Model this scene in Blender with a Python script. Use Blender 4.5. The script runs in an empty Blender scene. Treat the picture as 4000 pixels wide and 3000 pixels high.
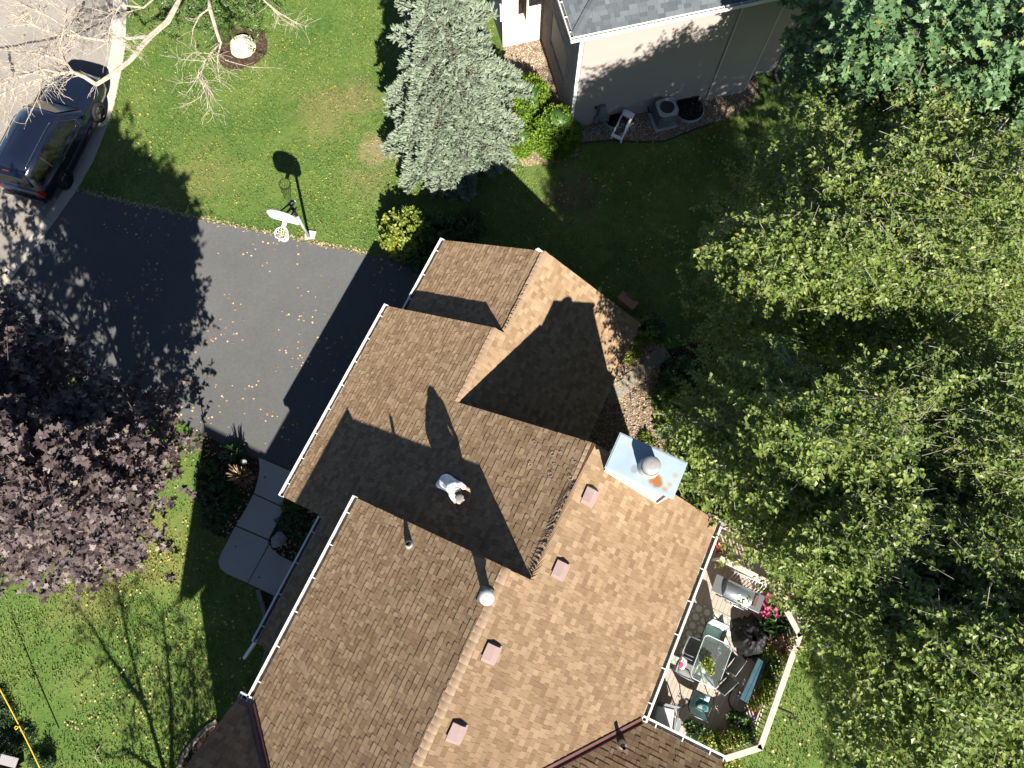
import bpy, bmesh, math, random
import numpy as np
from mathutils import Vector, Matrix, noise as mnoise

random.seed(7)
rng = np.random.default_rng(11)
SC = bpy.context.scene
COL = SC.collection

# ------------------------------------------------------------------ camera
CAM_H, CAM_TILT, CAM_F = 24.8, math.radians(15.77), 2834.0     # metres, radians off straight down, focal length in photo pixels (4000 wide)
cam_data = bpy.data.cameras.new('camera')
cam_data.sensor_width = 36.0
cam_data.lens = 36.0 * CAM_F / 4000.0
cam_data.clip_start = 0.1
cam_data.clip_end = 600.0
cam = bpy.data.objects.new('camera', cam_data)
cam.location = (0, 0, CAM_H)
cam.rotation_euler = (CAM_TILT, 0, 0)
COL.objects.link(cam)
SC.camera = cam

# ------------------------------------------------------------------ sky and sun
SUN = Vector((-0.369, 1.364, -1.0)).normalized()               # the way the light travels
W = bpy.data.worlds.new('World')
SC.world = W
W.use_nodes = True
wn = W.node_tree.nodes
sky = wn.new('ShaderNodeTexSky')
sky.sky_type = 'NISHITA'
sky.sun_disc = False
sky.sun_elevation = math.asin(-SUN.z)
sky.sun_rotation = math.atan2(-SUN.x, -SUN.y)
sky.air_density = 0.6
sky.dust_density = 0.15
sky.ozone_density = 1.6
W.node_tree.links.new(sky.outputs[0], wn['Background'].inputs[0])
wn['Background'].inputs[1].default_value = 0.05
sl = bpy.data.lights.new('sun', 'SUN')
sl.energy = 4.8
sl.angle = math.radians(0.53)
sl.color = (1.0, 0.95, 0.87)
so = bpy.data.objects.new('sun', sl)
so.rotation_euler = SUN.to_track_quat('-Z', 'Y').to_euler()
so.location = (10, -40, 40)
COL.objects.link(so)
SC.view_settings.view_transform = 'Standard'
SC.view_settings.look = 'None'
SC.view_settings.gamma = 1.0
SC.view_settings.exposure = 1.5
SC.view_settings.use_curve_mapping = False

# ------------------------------------------------------------------ survey: from a place in the photograph to a place on the site
_s, _c = math.sin(CAM_TILT), math.cos(CAM_TILT)
def _ray(u, v):
    x = (u - 2000) / CAM_F; y = (1500 - v) / CAM_F
    return Vector((x, _s + y * _c, -_c + y * _s))
def at(u, v, z=0.0):
    """the point of the site at height z that the photograph shows at (u, v)"""
    r = _ray(u, v)
    return Vector((0, 0, CAM_H)) + r * ((z - CAM_H) / r.z)
PHI = math.radians(-25.08)                                      # the house is turned by this angle
PX = Vector((math.cos(PHI), math.sin(PHI), 0)); RX = Vector((-math.sin(PHI), math.cos(PHI), 0))
def loc(u, v, z=0.0):
    """the same in the house's own axes: across the ridge, along the ridge, up"""
    p = at(u, v, z)
    return Vector((p.dot(PX), p.dot(RX), z))
def wld(a, b, z=0.0):
    p = PX * a + RX * b
    return Vector((p.x, p.y, z))
HM = Matrix.Rotation(PHI, 4, 'Z')

# ------------------------------------------------------------------ objects
def tag(o, label=None, cat=None, group=None, kind=None):
    if label: o['label'] = label
    if cat: o['category'] = cat
    if group: o['group'] = group
    if kind: o['kind'] = kind
    return o
def empty(name, location=(0, 0, 0), rz=0.0, label=None, cat=None, group=None, parent=None):
    o = bpy.data.objects.new(name, None)
    o.empty_display_size = 0.2
    COL.objects.link(o)
    o.location = location
    o.rotation_euler = (0, 0, rz)
    if parent: o.parent = parent
    return tag(o, label, cat, group)
def link(name, me, mat=None, parent=None, kind=None):
    o = bpy.data.objects.new(name, me)
    COL.objects.link(o)
    if mat is not None and len(me.materials) == 0: me.materials.append(mat)
    if parent: o.parent = parent
    if kind: o['kind'] = kind
    return o
def copy_tree(o, parent=None):
    c = o.copy(); COL.objects.link(c)
    if parent: c.parent = parent
    for ch in list(o.children): copy_tree(ch, c)
    return c
def np_mesh(name, V, F, smooth=False):
    """V (n,3); F list of arrays, each (m,k)"""
    me = bpy.data.meshes.new(name)
    V = np.asarray(V, np.float32)
    if len(V) == 0: return me
    if not isinstance(F, (list, tuple)): F = [F]
    F = [np.asarray(f, np.int32) for f in F if len(f)]
    me.vertices.add(len(V)); me.vertices.foreach_set('co', V.ravel())
    tot = sum(f.size for f in F); np_ = sum(len(f) for f in F)
    me.loops.add(tot); me.loops.foreach_set('vertex_index', np.concatenate([f.ravel() for f in F]))
    me.polygons.add(np_)
    st, k = [], 0
    for f in F:
        st.append(k + np.arange(len(f)) * f.shape[1]); k += f.size
    me.polygons.foreach_set('loop_start', np.concatenate(st).astype(np.int32))
    me.polygons.foreach_set('use_smooth', np.full(np_, bool(smooth)))
    me.update(calc_edges=True)
    return me
def instance(tv, tf, P, X, Y, Z, sx=1, sy=None, sz=None):
    """arrays of many copies of one small template, one frame each"""
    tv = np.asarray(tv, float); P = np.asarray(P, float); n = len(P)
    sx = np.broadcast_to(np.asarray(sx, float), (n,)); sy = sx if sy is None else np.broadcast_to(np.asarray(sy, float), (n,))
    sz = sx if sz is None else np.broadcast_to(np.asarray(sz, float), (n,))
    V = (P[:, None, :] + tv[None, :, 0, None] * (X * sx[:, None])[:, None, :] + tv[None, :, 1, None] * (Y * sy[:, None])[:, None, :]
         + tv[None, :, 2, None] * (Z * sz[:, None])[:, None, :]).reshape(-1, 3)
    off = (np.arange(n) * len(tv))[:, None, None]
    F = [(np.asarray(f)[None] + off).reshape(-1, len(f[0])) for f in tf]
    return V, F
def norm(a): return a / np.maximum(np.linalg.norm(a, axis=-1, keepdims=True), 1e-9)
def frames(Y, up):
    Y = norm(Y); X = norm(np.cross(Y, up)); return X, Y, np.cross(X, Y)
def in_poly(P, poly):
    x, y = P[:, 0], P[:, 1]; r = np.zeros(len(P), bool); q = np.asarray([(p[0], p[1]) for p in poly])
    for i in range(len(q)):
        x0, y0 = q[i]; x1, y1 = q[i - 1]
        c = (y0 > y) != (y1 > y)
        r ^= c & (x < (x1 - x0) * (y - y0) / (y1 - y0 + 1e-12) + x0)
    return r
_g = rng.random((32, 32, 32))
def vnoise(P, f):
    """smooth noise 0..1 at points P"""
    q = np.asarray(P, float) * f; i = np.floor(q).astype(int); t = q - i; t = t * t * (3 - 2 * t); r = 0
    for dx in (0, 1):
        for dy in (0, 1):
            for dz in (0, 1):
                w = (t[:, 0] if dx else 1 - t[:, 0]) * (t[:, 1] if dy else 1 - t[:, 1]) * (t[:, 2] if dz else 1 - t[:, 2])
                r = r + w * _g[(i[:, 0] + dx) % 32, (i[:, 1] + dy) % 32, (i[:, 2] + dz) % 32]
    return r

class MB:
    """collects boxes, tubes and sheets; build() links them as one mesh object"""
    def __init__(s): s.b = bmesh.new(); s.mi = 0
    def box(s, x0, y0, z0, x1, y1, z1, M=None, bevel=0.0):
        vs = [s.b.verts.new((x, y, z)) for x in (x0, x1) for y in (y0, y1) for z in (z0, z1)]
        if M is not None:
            for v in vs: v.co = M @ v.co
        fs = []
        for f in ((0, 1, 3, 2), (4, 6, 7, 5), (0, 4, 5, 1), (2, 3, 7, 6), (0, 2, 6, 4), (1, 5, 7, 3)):
            fs.append(s.b.faces.new([vs[i] for i in f]))
        if bevel:
            es = list({e for f in fs for e in f.edges})
            bmesh.ops.bevel(s.b, geom=es, offset=bevel, segments=2, affect='EDGES', profile=0.6)
        return s
    def obox(s, c, X, Y, Z, hx, hy, hz, bevel=0.0):
        X = Vector(X).normalized(); Y = Vector(Y).normalized(); Z = Vector(Z).normalized()
        M = Matrix.Translation(Vector(c)) @ Matrix((X, Y, Z)).transposed().to_4x4()
        return s.box(-hx, -hy, -hz, hx, hy, hz, M, bevel)
    def beam(s, p, q, w, h, up=(0, 0, 1), bevel=0.0):
        p = Vector(p); q = Vector(q); d = q - p; up = Vector(up)
        X = d.normalized(); Y = up.cross(X)
        if Y.length < 1e-4: Y = Vector((1, 0, 0)).cross(X)
        Y.normalize(); Z = X.cross(Y)
        return s.obox((p + q) / 2, X, Y, Z, d.length / 2, w / 2, h / 2, bevel)
    def prism(s, pts, z0, z1, M=None):
        """closed outline (x, y) or (x, y, z) pulled from z0 to z1"""
        def cr(z): return [s.b.verts.new((M @ Vector((p[0], p[1], z))) if M else Vector((p[0], p[1], z))) for p in pts]
        lo, hi = cr(z0), cr(z1); n = len(pts)
        a = sum(pts[i - 1][0] * pts[i][1] - pts[i][0] * pts[i - 1][1] for i in range(n))
        if a < 0: lo.reverse(); hi.reverse()
        s.b.faces.new(hi); s.b.faces.new(lo[::-1])
        for i in range(n): s.b.faces.new((lo[i - 1], lo[i], hi[i], hi[i - 1]))
        return s
    def slab(s, pts, th, nrm):
        """flat polygon in space given thickness th along -nrm"""
        pts = [Vector(p) for p in pts]; nrm = Vector(nrm).normalized(); n = len(pts)
        ar = Vector((0, 0, 0))
        for i in range(n): ar += pts[i - 1].cross(pts[i])
        if ar.dot(nrm) < 0: pts.reverse()
        hi = [s.b.verts.new(p) for p in pts]; lo = [s.b.verts.new(p - nrm * th) for p in pts]
        s.b.faces.new(hi); s.b.faces.new(lo[::-1])
        for i in range(n): s.b.faces.new((lo[i - 1], lo[i], hi[i], hi[i - 1]))
        return s
    def tube(s, pts, r, seg=8, caps=True):
        pts = [Vector(p) for p in pts]; n = len(pts)
        rr = list(r) if isinstance(r, (list, tuple)) else [r] * n
        rings = []; ref = None
        for i, p in enumerate(pts):
            d = (pts[min(i + 1, n - 1)] - pts[max(i - 1, 0)]).normalized()
            if ref is None: ref = Vector((0, 0, 1)) if abs(d.z) < 0.9 else Vector((1, 0, 0))
            X = d.cross(ref)
            if X.length < 1e-3: X = d.cross(Vector((0, 1, 0.3)))
            X.normalize(); Y = d.cross(X); ref = X.cross(d)
            rings.append([s.b.verts.new(p + (X * math.cos(k * 2 * math.pi / seg) + Y * math.sin(k * 2 * math.pi / seg)) * rr[i]) for k in range(seg)])
        for i in range(n - 1):
            for k in range(seg):
                f = s.b.faces.new((rings[i][k], rings[i + 1][k], rings[i + 1][(k + 1) % seg], rings[i][(k + 1) % seg])); f.smooth = seg > 5
        if caps:
            s.b.faces.new(rings[0]); s.b.faces.new(rings[-1][::-1])
        return s
    def lathe(s, prof, c=(0, 0, 0), seg=20, M=None):
        """prof: (radius, z) from bottom to top"""
        c = Vector(c); rings = []
        for r, z in prof:
            ring = []
            for k in range(seg if r > 1e-5 else 1):
                a = 2 * math.pi * k / seg; v = Vector((r * math.cos(a), r * math.sin(a), z))
                ring.append(s.b.verts.new((M @ v if M else v) + c))
            rings.append(ring)
        for A, B in zip(rings, rings[1:]):
            for k in range(seg):
                k2 = (k + 1) % seg
                if len(A) == 1 and len(B) == 1: continue
                if len(A) == 1: f = s.b.faces.new((A[0], B[k2], B[k]))
                elif len(B) == 1: f = s.b.faces.new((A[k], A[k2], B[0]))
                else: f = s.b.faces.new((A[k], A[k2], B[k2], B[k]))
                f.smooth = True
        return s
    def grid(s, rows, closed=False, smooth=True):
        vs = [[s.b.verts.new(p) for p in r] for r in rows]
        for A, B in zip(vs, vs[1:]):
            n = len(A)
            for k in range(n if closed else n - 1):
                f = s.b.faces.new((A[k], A[(k + 1) % n], B[(k + 1) % n], B[k])); f.smooth = smooth
        return vs
    def ico(s, c, r, sub=2, scale=(1, 1, 1), rough=0.0, freq=2.0, seed=0.0):
        M = Matrix.Translation(Vector(c)) @ Matrix.Diagonal((*scale, 1))
        g = bmesh.ops.create_icosphere(s.b, subdivisions=sub, radius=r)
        for v in g['verts']:
            if rough:
                v.co *= 1 + rough * (mnoise.noise(v.co.normalized() * freq + Vector((seed, seed * 1.7, 3.1))))
            v.co = M @ v.co
            for f in v.link_faces: f.smooth = True
        return s
    def mesh(s, name, recalc=True):
        if recalc: bmesh.ops.recalc_face_normals(s.b, faces=s.b.faces)
        me = bpy.data.meshes.new(name); s.b.to_mesh(me); s.b.free(); return me
    def build(s, name, mat, parent=None, kind=None, recalc=True):
        return link(name, s.mesh(name, recalc), mat, parent, kind)

# ------------------------------------------------------------------ materials
def mat(name, cols, rough=0.8, spec=0.3, island=False, obj=False, noise=None, noise2=None, bump=None, metal=0.0, transl=0.0, coat=0.0, coord='pos', sheen=0.0, stain=None, mixn=0.5):
    """cols: ramp stops [(pos, (r, g, b))] or one colour. The ramp reads a random number per piece (island / obj) mixed with noise (scale, detail)."""
    m = bpy.data.materials.new(name); m.use_nodes = True
    nt = m.node_tree; N = nt.nodes; L = nt.links; bs = N['Principled BSDF']
    bs.inputs['Roughness'].default_value = rough
    bs.inputs['Specular IOR Level'].default_value = spec
    bs.inputs['Metallic'].default_value = metal
    if rough >= 0.9: bs.inputs['Diffuse Roughness'].default_value = 1.0     # granular surfaces
    if coat: bs.inputs['Coat Weight'].default_value = coat; bs.inputs['Coat Roughness'].default_value = 0.06
    if isinstance(cols[0], (int, float)): cols = [(0.0, cols), (1.0, cols)]
    geo = N.new('ShaderNodeNewGeometry'); tc = N.new('ShaderNodeTexCoord')
    co = geo.outputs['Position'] if coord == 'pos' else tc.outputs['Object']
    def mth(op, a, b):
        n = N.new('ShaderNodeMath'); n.operation = op
        for i, v in enumerate((a, b)):
            if isinstance(v, (int, float)): n.inputs[i].default_value = v
            else: L.new(v, n.inputs[i])
        return n.outputs[0]
    def nz(sc, det, off=0.0):
        n = N.new('ShaderNodeTexNoise'); n.inputs['Scale'].default_value = sc; n.inputs['Detail'].default_value = det
        n.inputs['Roughness'].default_value = 0.6
        if off:
            mp = N.new('ShaderNodeVectorMath'); mp.inputs[1].default_value = (off, off * 2, off * 3); L.new(co, mp.inputs[0]); L.new(mp.outputs[0], n.inputs['Vector'])
        else: L.new(co, n.inputs['Vector'])
        return n.outputs[0]
    fac = None
    if island or obj:
        f = geo.outputs['Random Per Island'] if island else None
        if obj:
            oi = N.new('ShaderNodeObjectInfo')
            f = oi.outputs['Random'] if f is None else mth('FRACT', mth('ADD', f, oi.outputs['Random']), 0)
        fac = f
    if noise:
        v = mth('MULTIPLY_ADD', nz(*noise), 2.0); v.node.inputs[2].default_value = -0.5
        if noise2: 
            w = mth('MULTIPLY_ADD', nz(noise2[0], noise2[1], 7.3), 2.0); w.node.inputs[2].default_value = -0.5
            mx = N.new('ShaderNodeMix'); mx.inputs[0].default_value = noise2[2] if len(noise2) > 2 else 0.5
            L.new(v, mx.inputs[2]); L.new(w, mx.inputs[3]); v = mx.outputs[0]
        if fac is None: fac = v
        else:
            mx = N.new('ShaderNodeMix'); mx.inputs[0].default_value = mixn; L.new(fac, mx.inputs[2]); L.new(v, mx.inputs[3]); fac = mx.outputs[0]
    rp = N.new('ShaderNodeValToRGB'); el = rp.color_ramp.elements
    while len(el) < len(cols): el.new(0.5)
    for e, (p, c) in zip(el, cols): e.position = p; e.color = (*c, 1)
    if fac is not None: L.new(fac, rp.inputs[0])
    colr = rp.outputs[0]
    for st in (stain or []):
        # st: centre (x, y), radius, colour, strength: a patch of wear that belongs to the surface
        (cx, cy), rad, c, k = st
        vm = N.new('ShaderNodeVectorMath'); vm.operation = 'DISTANCE'
        sp = N.new('ShaderNodeVectorMath'); sp.operation = 'MULTIPLY'; sp.inputs[1].default_value = (1, 1, 0); L.new(co, sp.inputs[0])
        L.new(sp.outputs[0], vm.inputs[0]); vm.inputs[1].default_value = (cx, cy, 0)
        d = mth('ADD', mth('DIVIDE', vm.outputs['Value'], rad), mth('MULTIPLY', mth('SUBTRACT', nz(2.2, 6, 3.0), 0.5), 2.2))
        mr = N.new('ShaderNodeMapRange'); mr.interpolation_type = 'SMOOTHSTEP'; L.new(d, mr.inputs[0]); mr.inputs[1].default_value = 0.3; mr.inputs[2].default_value = 1.15; mr.inputs[3].default_value = k; mr.inputs[4].default_value = 0
        mx = N.new('ShaderNodeMix'); mx.data_type = 'RGBA'; L.new(mr.outputs[0], mx.inputs[0]); L.new(colr, mx.inputs[6]); mx.inputs[7].default_value = (*c, 1); colr = mx.outputs[2]
    L.new(colr, bs.inputs['Base Color'])
    if bump:
        b = N.new('ShaderNodeBump'); b.inputs['Strength'].default_value = bump[1]; b.inputs['Distance'].default_value = bump[2] if len(bump) > 2 else 0.01
        L.new(nz(bump[0], 4, 1.3), b.inputs['Height']); L.new(b.outputs[0], bs.inputs['Normal'])
    if transl:
        t = N.new('ShaderNodeBsdfTranslucent'); L.new(colr, t.inputs[0])
        ms = N.new('ShaderNodeMixShader'); ms.inputs[0].default_value = transl
        L.new(bs.outputs[0], ms.inputs[1]); L.new(t.outputs[0], ms.inputs[2]); L.new(ms.outputs[0], N['Material Output'].inputs[0])
    return m
def glass(name, col=(0.9, 1, 0.97), rough=0.02, sky_haze=0.0):
    m = bpy.data.materials.new(name); m.use_nodes = True; nt = m.node_tree; N = nt.nodes; L = nt.links
    g = N.new('ShaderNodeBsdfGlossy'); g.inputs['Roughness'].default_value = rough
    t = N.new('ShaderNodeBsdfTransparent'); t.inputs[0].default_value = (*col, 1)
    f = N.new('ShaderNodeFresnel'); f.inputs[0].default_value = 1.5
    d = N.new('ShaderNodeBsdfDiffuse'); d.inputs[0].default_value = (0.6, 0.66, 0.64, 1); m2 = N.new('ShaderNodeMixShader'); m2.inputs[0].default_value = sky_haze; L.new(t.outputs[0], m2.inputs[1]); L.new(d.outputs[0], m2.inputs[2])  # pale diffuse mix stands in for the sky reflected in the glass
    mx = N.new('ShaderNodeMixShader'); L.new(f.outputs[0], mx.inputs[0]); L.new(m2.outputs[0], mx.inputs[1]); L.new(g.outputs[0], mx.inputs[2])
    L.new(mx.outputs[0], N['Material Output'].inputs[0]); return m

M = {}
M['white'] = mat('white_paint', [(0.0, (0.72, 0.71, 0.68)), (1, (0.82, 0.81, 0.78))], 0.45, 0.4, noise=(3, 4))
M['shingle'] = mat('tan_shingle', [(0.0, (0.196, 0.128, 0.074)), (0.2, (0.233, 0.155, 0.09)), (0.42, (0.266, 0.18, 0.106)), (0.62, (0.295, 0.203, 0.122)), (0.82, (0.328, 0.23, 0.142)), (1.0, (0.368, 0.264, 0.167))],
                   0.95, 0.1, island=True, obj=True, noise=(1.1, 3), mixn=0.18, bump=(160, 0.1, 0.004))
M['shingle_base'] = mat('shingle_base', (0.07, 0.042, 0.024), 0.95, 0.1)
M['ridge'] = mat('ridge_shingle', [(0, (0.25, 0.176, 0.114)), (1, (0.3, 0.216, 0.145))], 0.95, 0.1, obj=True, island=True, bump=(160, 0.1, 0.004))
M['flash'] = mat('brown_flashing', [(0, (0.075, 0.03, 0.028)), (1, (0.12, 0.05, 0.042))], 0.5, 0.4, noise=(4, 3))
M['vent'] = mat('mauve_vent', [(0, (0.235, 0.165, 0.15)), (1, (0.275, 0.197, 0.18))], 0.6, 0.3, noise=(5, 3))
M['dark'] = mat('dark_opening', (0.012, 0.012, 0.013), 0.8, 0.2)
M['black'] = mat('black_metal', (0.018, 0.018, 0.02), 0.5, 0.4)
M['siding'] = mat('beige_siding', [(0, (0.42, 0.365, 0.31)), (1, (0.47, 0.41, 0.35))], 0.75, 0.2, obj=True, noise=(3, 3))
M['asphalt'] = mat('asphalt', [(0, (0.075, 0.075, 0.075)), (0.5, (0.1, 0.1, 0.098)), (1, (0.128, 0.127, 0.124))], 0.92, 0.2, noise=(0.35, 6), noise2=(9, 8, 0.42), bump=(60, 0.12, 0.005))
M['street'] = mat('street_concrete', [(0, (0.14, 0.13, 0.115)), (0.5, (0.19, 0.174, 0.153)), (1, (0.235, 0.214, 0.188))], 0.95, 0.15, noise=(0.5, 7), noise2=(14, 8, 0.4), bump=(50, 0.3, 0.006))
M['kerb'] = mat('kerb_concrete', [(0, (0.29, 0.265, 0.225)), (1, (0.4, 0.365, 0.31))], 0.95, 0.15, noise=(1.2, 7), bump=(60, 0.3, 0.005))
M['concrete'] = mat('walk_concrete', [(0, (0.36, 0.345, 0.315)), (0.5, (0.42, 0.405, 0.375)), (1, (0.47, 0.455, 0.425))], 0.93, 0.15, noise=(1.0, 6), noise2=(22, 6, 0.4), bump=(80, 0.25, 0.004))
M['mulch'] = mat('mulch', [(0, (0.022, 0.015, 0.01)), (0.5, (0.05, 0.033, 0.022)), (1, (0.095, 0.066, 0.045))], 0.95, 0.1, noise=(14, 8), noise2=(2, 4, 0.3), bump=(30, 0.9, 0.03))
M['chips'] = mat('mulch_chips', [(0, (0.02, 0.014, 0.009)), (0.6, (0.06, 0.04, 0.026)), (1, (0.16, 0.115, 0.08))], 0.95, 0.1, island=True)
M['gravel'] = mat('gravel', [(0, (0.14, 0.1, 0.075)), (0.35, (0.27, 0.2, 0.15)), (0.7, (0.4, 0.31, 0.235)), (1, (0.55, 0.46, 0.37))], 0.9, 0.2, island=True)
M['gravel_base'] = mat('gravel_bed', [(0, (0.1, 0.075, 0.055)), (1, (0.26, 0.2, 0.15))], 0.95, 0.1, noise=(26, 6), bump=(40, 0.8, 0.02))
M['paver'] = mat('paver', [(0, (0.2, 0.18, 0.145)), (1, (0.3, 0.27, 0.225))], 0.93, 0.15, obj=True, noise=(4, 6), bump=(60, 0.3, 0.005))
M['bark'] = mat('bark', [(0, (0.09, 0.075, 0.06)), (1, (0.2, 0.175, 0.145))], 0.95, 0.1, noise=(9, 6), bump=(30, 0.7, 0.02))
M['birch'] = mat('pale_bark', [(0, (0.16, 0.14, 0.115)), (0.5, (0.33, 0.3, 0.255)), (1, (0.5, 0.46, 0.39))], 0.9, 0.15, noise=(7, 6), bump=(25, 0.6, 0.015))
M['deadwood'] = mat('dead_wood', [(0, (0.15, 0.125, 0.1)), (0.5, (0.34, 0.285, 0.225)), (1, (0.5, 0.43, 0.33))], 0.9, 0.15, noise=(6, 6), bump=(25, 0.6, 0.015))
M['birch_leaf'] = mat('birch_leaf', [(0, (0.085, 0.14, 0.026)), (0.35, (0.145, 0.21, 0.04)), (0.7, (0.205, 0.265, 0.055)), (0.93, (0.29, 0.32, 0.08)), (0.955, (0.5, 0.33, 0.04)), (1, (0.45, 0.24, 0.03))], 0.45, 0.45, island=True, obj=True, noise=(0.55, 3), mixn=0.22, transl=0.38)
M['maple_leaf'] = mat('green_maple_leaf', [(0, (0.07, 0.14, 0.05)), (0.6, (0.12, 0.21, 0.085)), (0.97, (0.18, 0.27, 0.11)), (1, (0.36, 0.28, 0.06))], 0.5, 0.4, island=True, obj=True, transl=0.25)
M['purple_leaf'] = mat('purple_maple_leaf', [(0, (0.045, 0.03, 0.031)), (0.5, (0.085, 0.06, 0.058)), (0.9, (0.14, 0.105, 0.098)), (1, (0.2, 0.16, 0.11))], 0.55, 0.35, island=True, obj=True, transl=0.1)
M['spruce'] = mat('blue_spruce_needles', [(0, (0.1, 0.125, 0.075)), (0.3, (0.14, 0.175, 0.115)), (0.7, (0.185, 0.225, 0.158)), (0.9, (0.235, 0.275, 0.195)), (0.94, (0.2, 0.18, 0.07)), (1, (0.22, 0.19, 0.08))], 0.7, 0.25, island=True, noise=(0.8, 3), mixn=0.25)
M['cedar'] = mat('arborvitae_spray', [(0, (0.07, 0.14, 0.012)), (0.5, (0.13, 0.22, 0.018)), (1, (0.19, 0.28, 0.03))], 0.6, 0.3, island=True, noise=(1.5, 3), mixn=0.3, transl=0.2)
M['shrub'] = mat('shrub_leaf', [(0, (0.035, 0.09, 0.016)), (0.5, (0.075, 0.15, 0.024)), (1, (0.14, 0.22, 0.04))], 0.4, 0.5, island=True, obj=True, transl=0.25)
M['yellow_shrub'] = mat('yellow_green_leaf', [(0, (0.09, 0.15, 0.02)), (0.6, (0.18, 0.24, 0.03)), (1, (0.36, 0.33, 0.05))], 0.45, 0.5, island=True, transl=0.25)
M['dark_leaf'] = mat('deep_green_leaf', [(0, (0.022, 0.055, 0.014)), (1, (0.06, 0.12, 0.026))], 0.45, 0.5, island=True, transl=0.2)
M['hosta'] = mat('hosta_leaf', [(0, (0.07, 0.15, 0.05)), (0.6, (0.15, 0.24, 0.1)), (1, (0.42, 0.45, 0.3))], 0.45, 0.4, island=True, transl=0.2)
M['bronze'] = mat('dry_stem', [(0, (0.16, 0.09, 0.055)), (0.6, (0.34, 0.22, 0.14)), (1, (0.5, 0.36, 0.24))], 0.8, 0.2, island=True)
M['straw'] = mat('dry_grass', [(0, (0.2, 0.16, 0.08)), (1, (0.42, 0.35, 0.2))], 0.85, 0.2, island=True)
dry = [(at(1270, 430).xy[:], 1.5, (0.185, 0.165, 0.062), 0.6), (at(1400, 380).xy[:], 1.1, (0.2, 0.175, 0.072), 0.6), (at(1480, 590).xy[:], 0.9, (0.25, 0.2, 0.11), 0.8), (at(800, 690).xy[:], 1.5, (0.17, 0.165, 0.055), 0.45),
       (at(2240, 760).xy[:], 1.3, (0.13, 0.1, 0.06), 0.7), (at(600, 2150).xy[:], 1.7, (0.2, 0.185, 0.055), 0.6), (at(2130, 560).xy[:], 0.8, (0.2, 0.15, 0.08), 0.8), (at(350, 2320).xy[:], 1.6, (0.2, 0.185, 0.06), 0.5), (at(1430, 700).xy[:], 1.0, (0.17, 0.16, 0.06), 0.5)]
M['soil'] = mat('lawn_ground', [(0, (0.042, 0.09, 0.018)), (0.3, (0.07, 0.128, 0.026)), (0.6, (0.11, 0.16, 0.037)), (1, (0.2, 0.22, 0.07))], 0.85, 0.1, noise=(0.42, 7), noise2=(6.0, 9, 0.45), bump=(22, 0.8, 0.03), stain=dry)
M['grass'] = mat('grass_blade', [(0, (0.052, 0.112, 0.02)), (0.35, (0.092, 0.162, 0.031)), (0.7, (0.145, 0.205, 0.044)), (0.92, (0.25, 0.275, 0.085)), (1, (0.38, 0.35, 0.17))], 0.6, 0.35, island=True, noise=(0.42, 6), mixn=0.45, transl=0.2, stain=[(a, b, (c[0] * 1.25, c[1] * 1.2, c[2] * 1.3), d * 0.9) for a, b, c, d in dry])
M['fallen'] = mat('fallen_leaf', [(0, (0.2, 0.11, 0.04)), (0.4, (0.42, 0.27, 0.09)), (0.75, (0.55, 0.38, 0.16)), (1, (0.62, 0.5, 0.28))], 0.7, 0.3, island=True)
M['fallen_lawn'] = mat('yellow_fallen_leaf', [(0, (0.3, 0.2, 0.04)), (0.5, (0.42, 0.33, 0.06)), (1, (0.5, 0.43, 0.15))], 0.6, 0.3, island=True)
M['deckwood'] = mat('deck_board', [(0, (0.36, 0.29, 0.235)), (1, (0.44, 0.365, 0.3))], 0.7, 0.25, obj=True, noise=(3, 5), bump=(30, 0.2, 0.004))
M['railwood'] = mat('rail_board', [(0, (0.43, 0.36, 0.29)), (1, (0.52, 0.45, 0.375))], 0.7, 0.25, obj=True, noise=(3, 5))
M['steel'] = mat('brushed_steel', (0.5, 0.53, 0.56), 0.32, 0.5, metal=0.85)
M['galv'] = mat('galvanised', [(0, (0.34, 0.34, 0.335)), (1, (0.45, 0.45, 0.44))], 0.5, 0.5, metal=0.3, noise=(8, 4))
M['grey'] = mat('grey_metal', (0.28, 0.29, 0.3), 0.5, 0.4)
M['rubber'] = mat('tyre_rubber', (0.02, 0.02, 0.021), 0.85, 0.2)
# ------------------------------------------------------------------ ground, street, drive, paths, beds
def pix(pts, z=0.0): return [at(u, v, z) for u, v in pts]
def sheet(name, poly, z, m, kind='structure', parent=None):
    b = MB(); vs = [b.b.verts.new((p[0], p[1], z)) for p in poly]; f = b.b.faces.new(vs)
    b.b.normal_update()
    if f.normal.z < 0: f.normal_flip()
    b.b.normal_update()
    bmesh.ops.triangulate(b.b, faces=b.b.faces[:])
    o = b.build(name, m, parent, recalc=False); o['kind'] = kind; return o
sheet('lawn', [(-90, -90), (90, -90), (90, 110), (-90, 110)], 0.0, M['soil'])

KERB_OUT = [(-14.9, 40), (-15.05, 30)] + [tuple(at(u, v).xy) for u, v in ((497, 0), (491, 180), (476, 270), (449, 400), (425, 480), (365, 630), (300, 745), (215, 865), (120, 990), (30, 1110), (-120, 1300))] + [(-24, 3), (-30, -6)]
KERB_IN = [(-15.7, 40), (-15.8, 30)] + [tuple(at(u, v).xy) for u, v in ((443, 0), (438, 180), (421, 270), (396, 400), (372, 480), (318, 610), (255, 735), (180, 850), (88, 972), (0, 1085), (-160, 1275))] + [(-24.8, 3), (-31, -6)]
STREET = [(-15.0, 40)] + KERB_IN[1:-1] + [(-31, -6), (-60, -6), (-60, 40)]
STREET = KERB_IN + [(-60, -6), (-60, 40)]
sheet('street', STREET, 0.004, M['street'])
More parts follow.
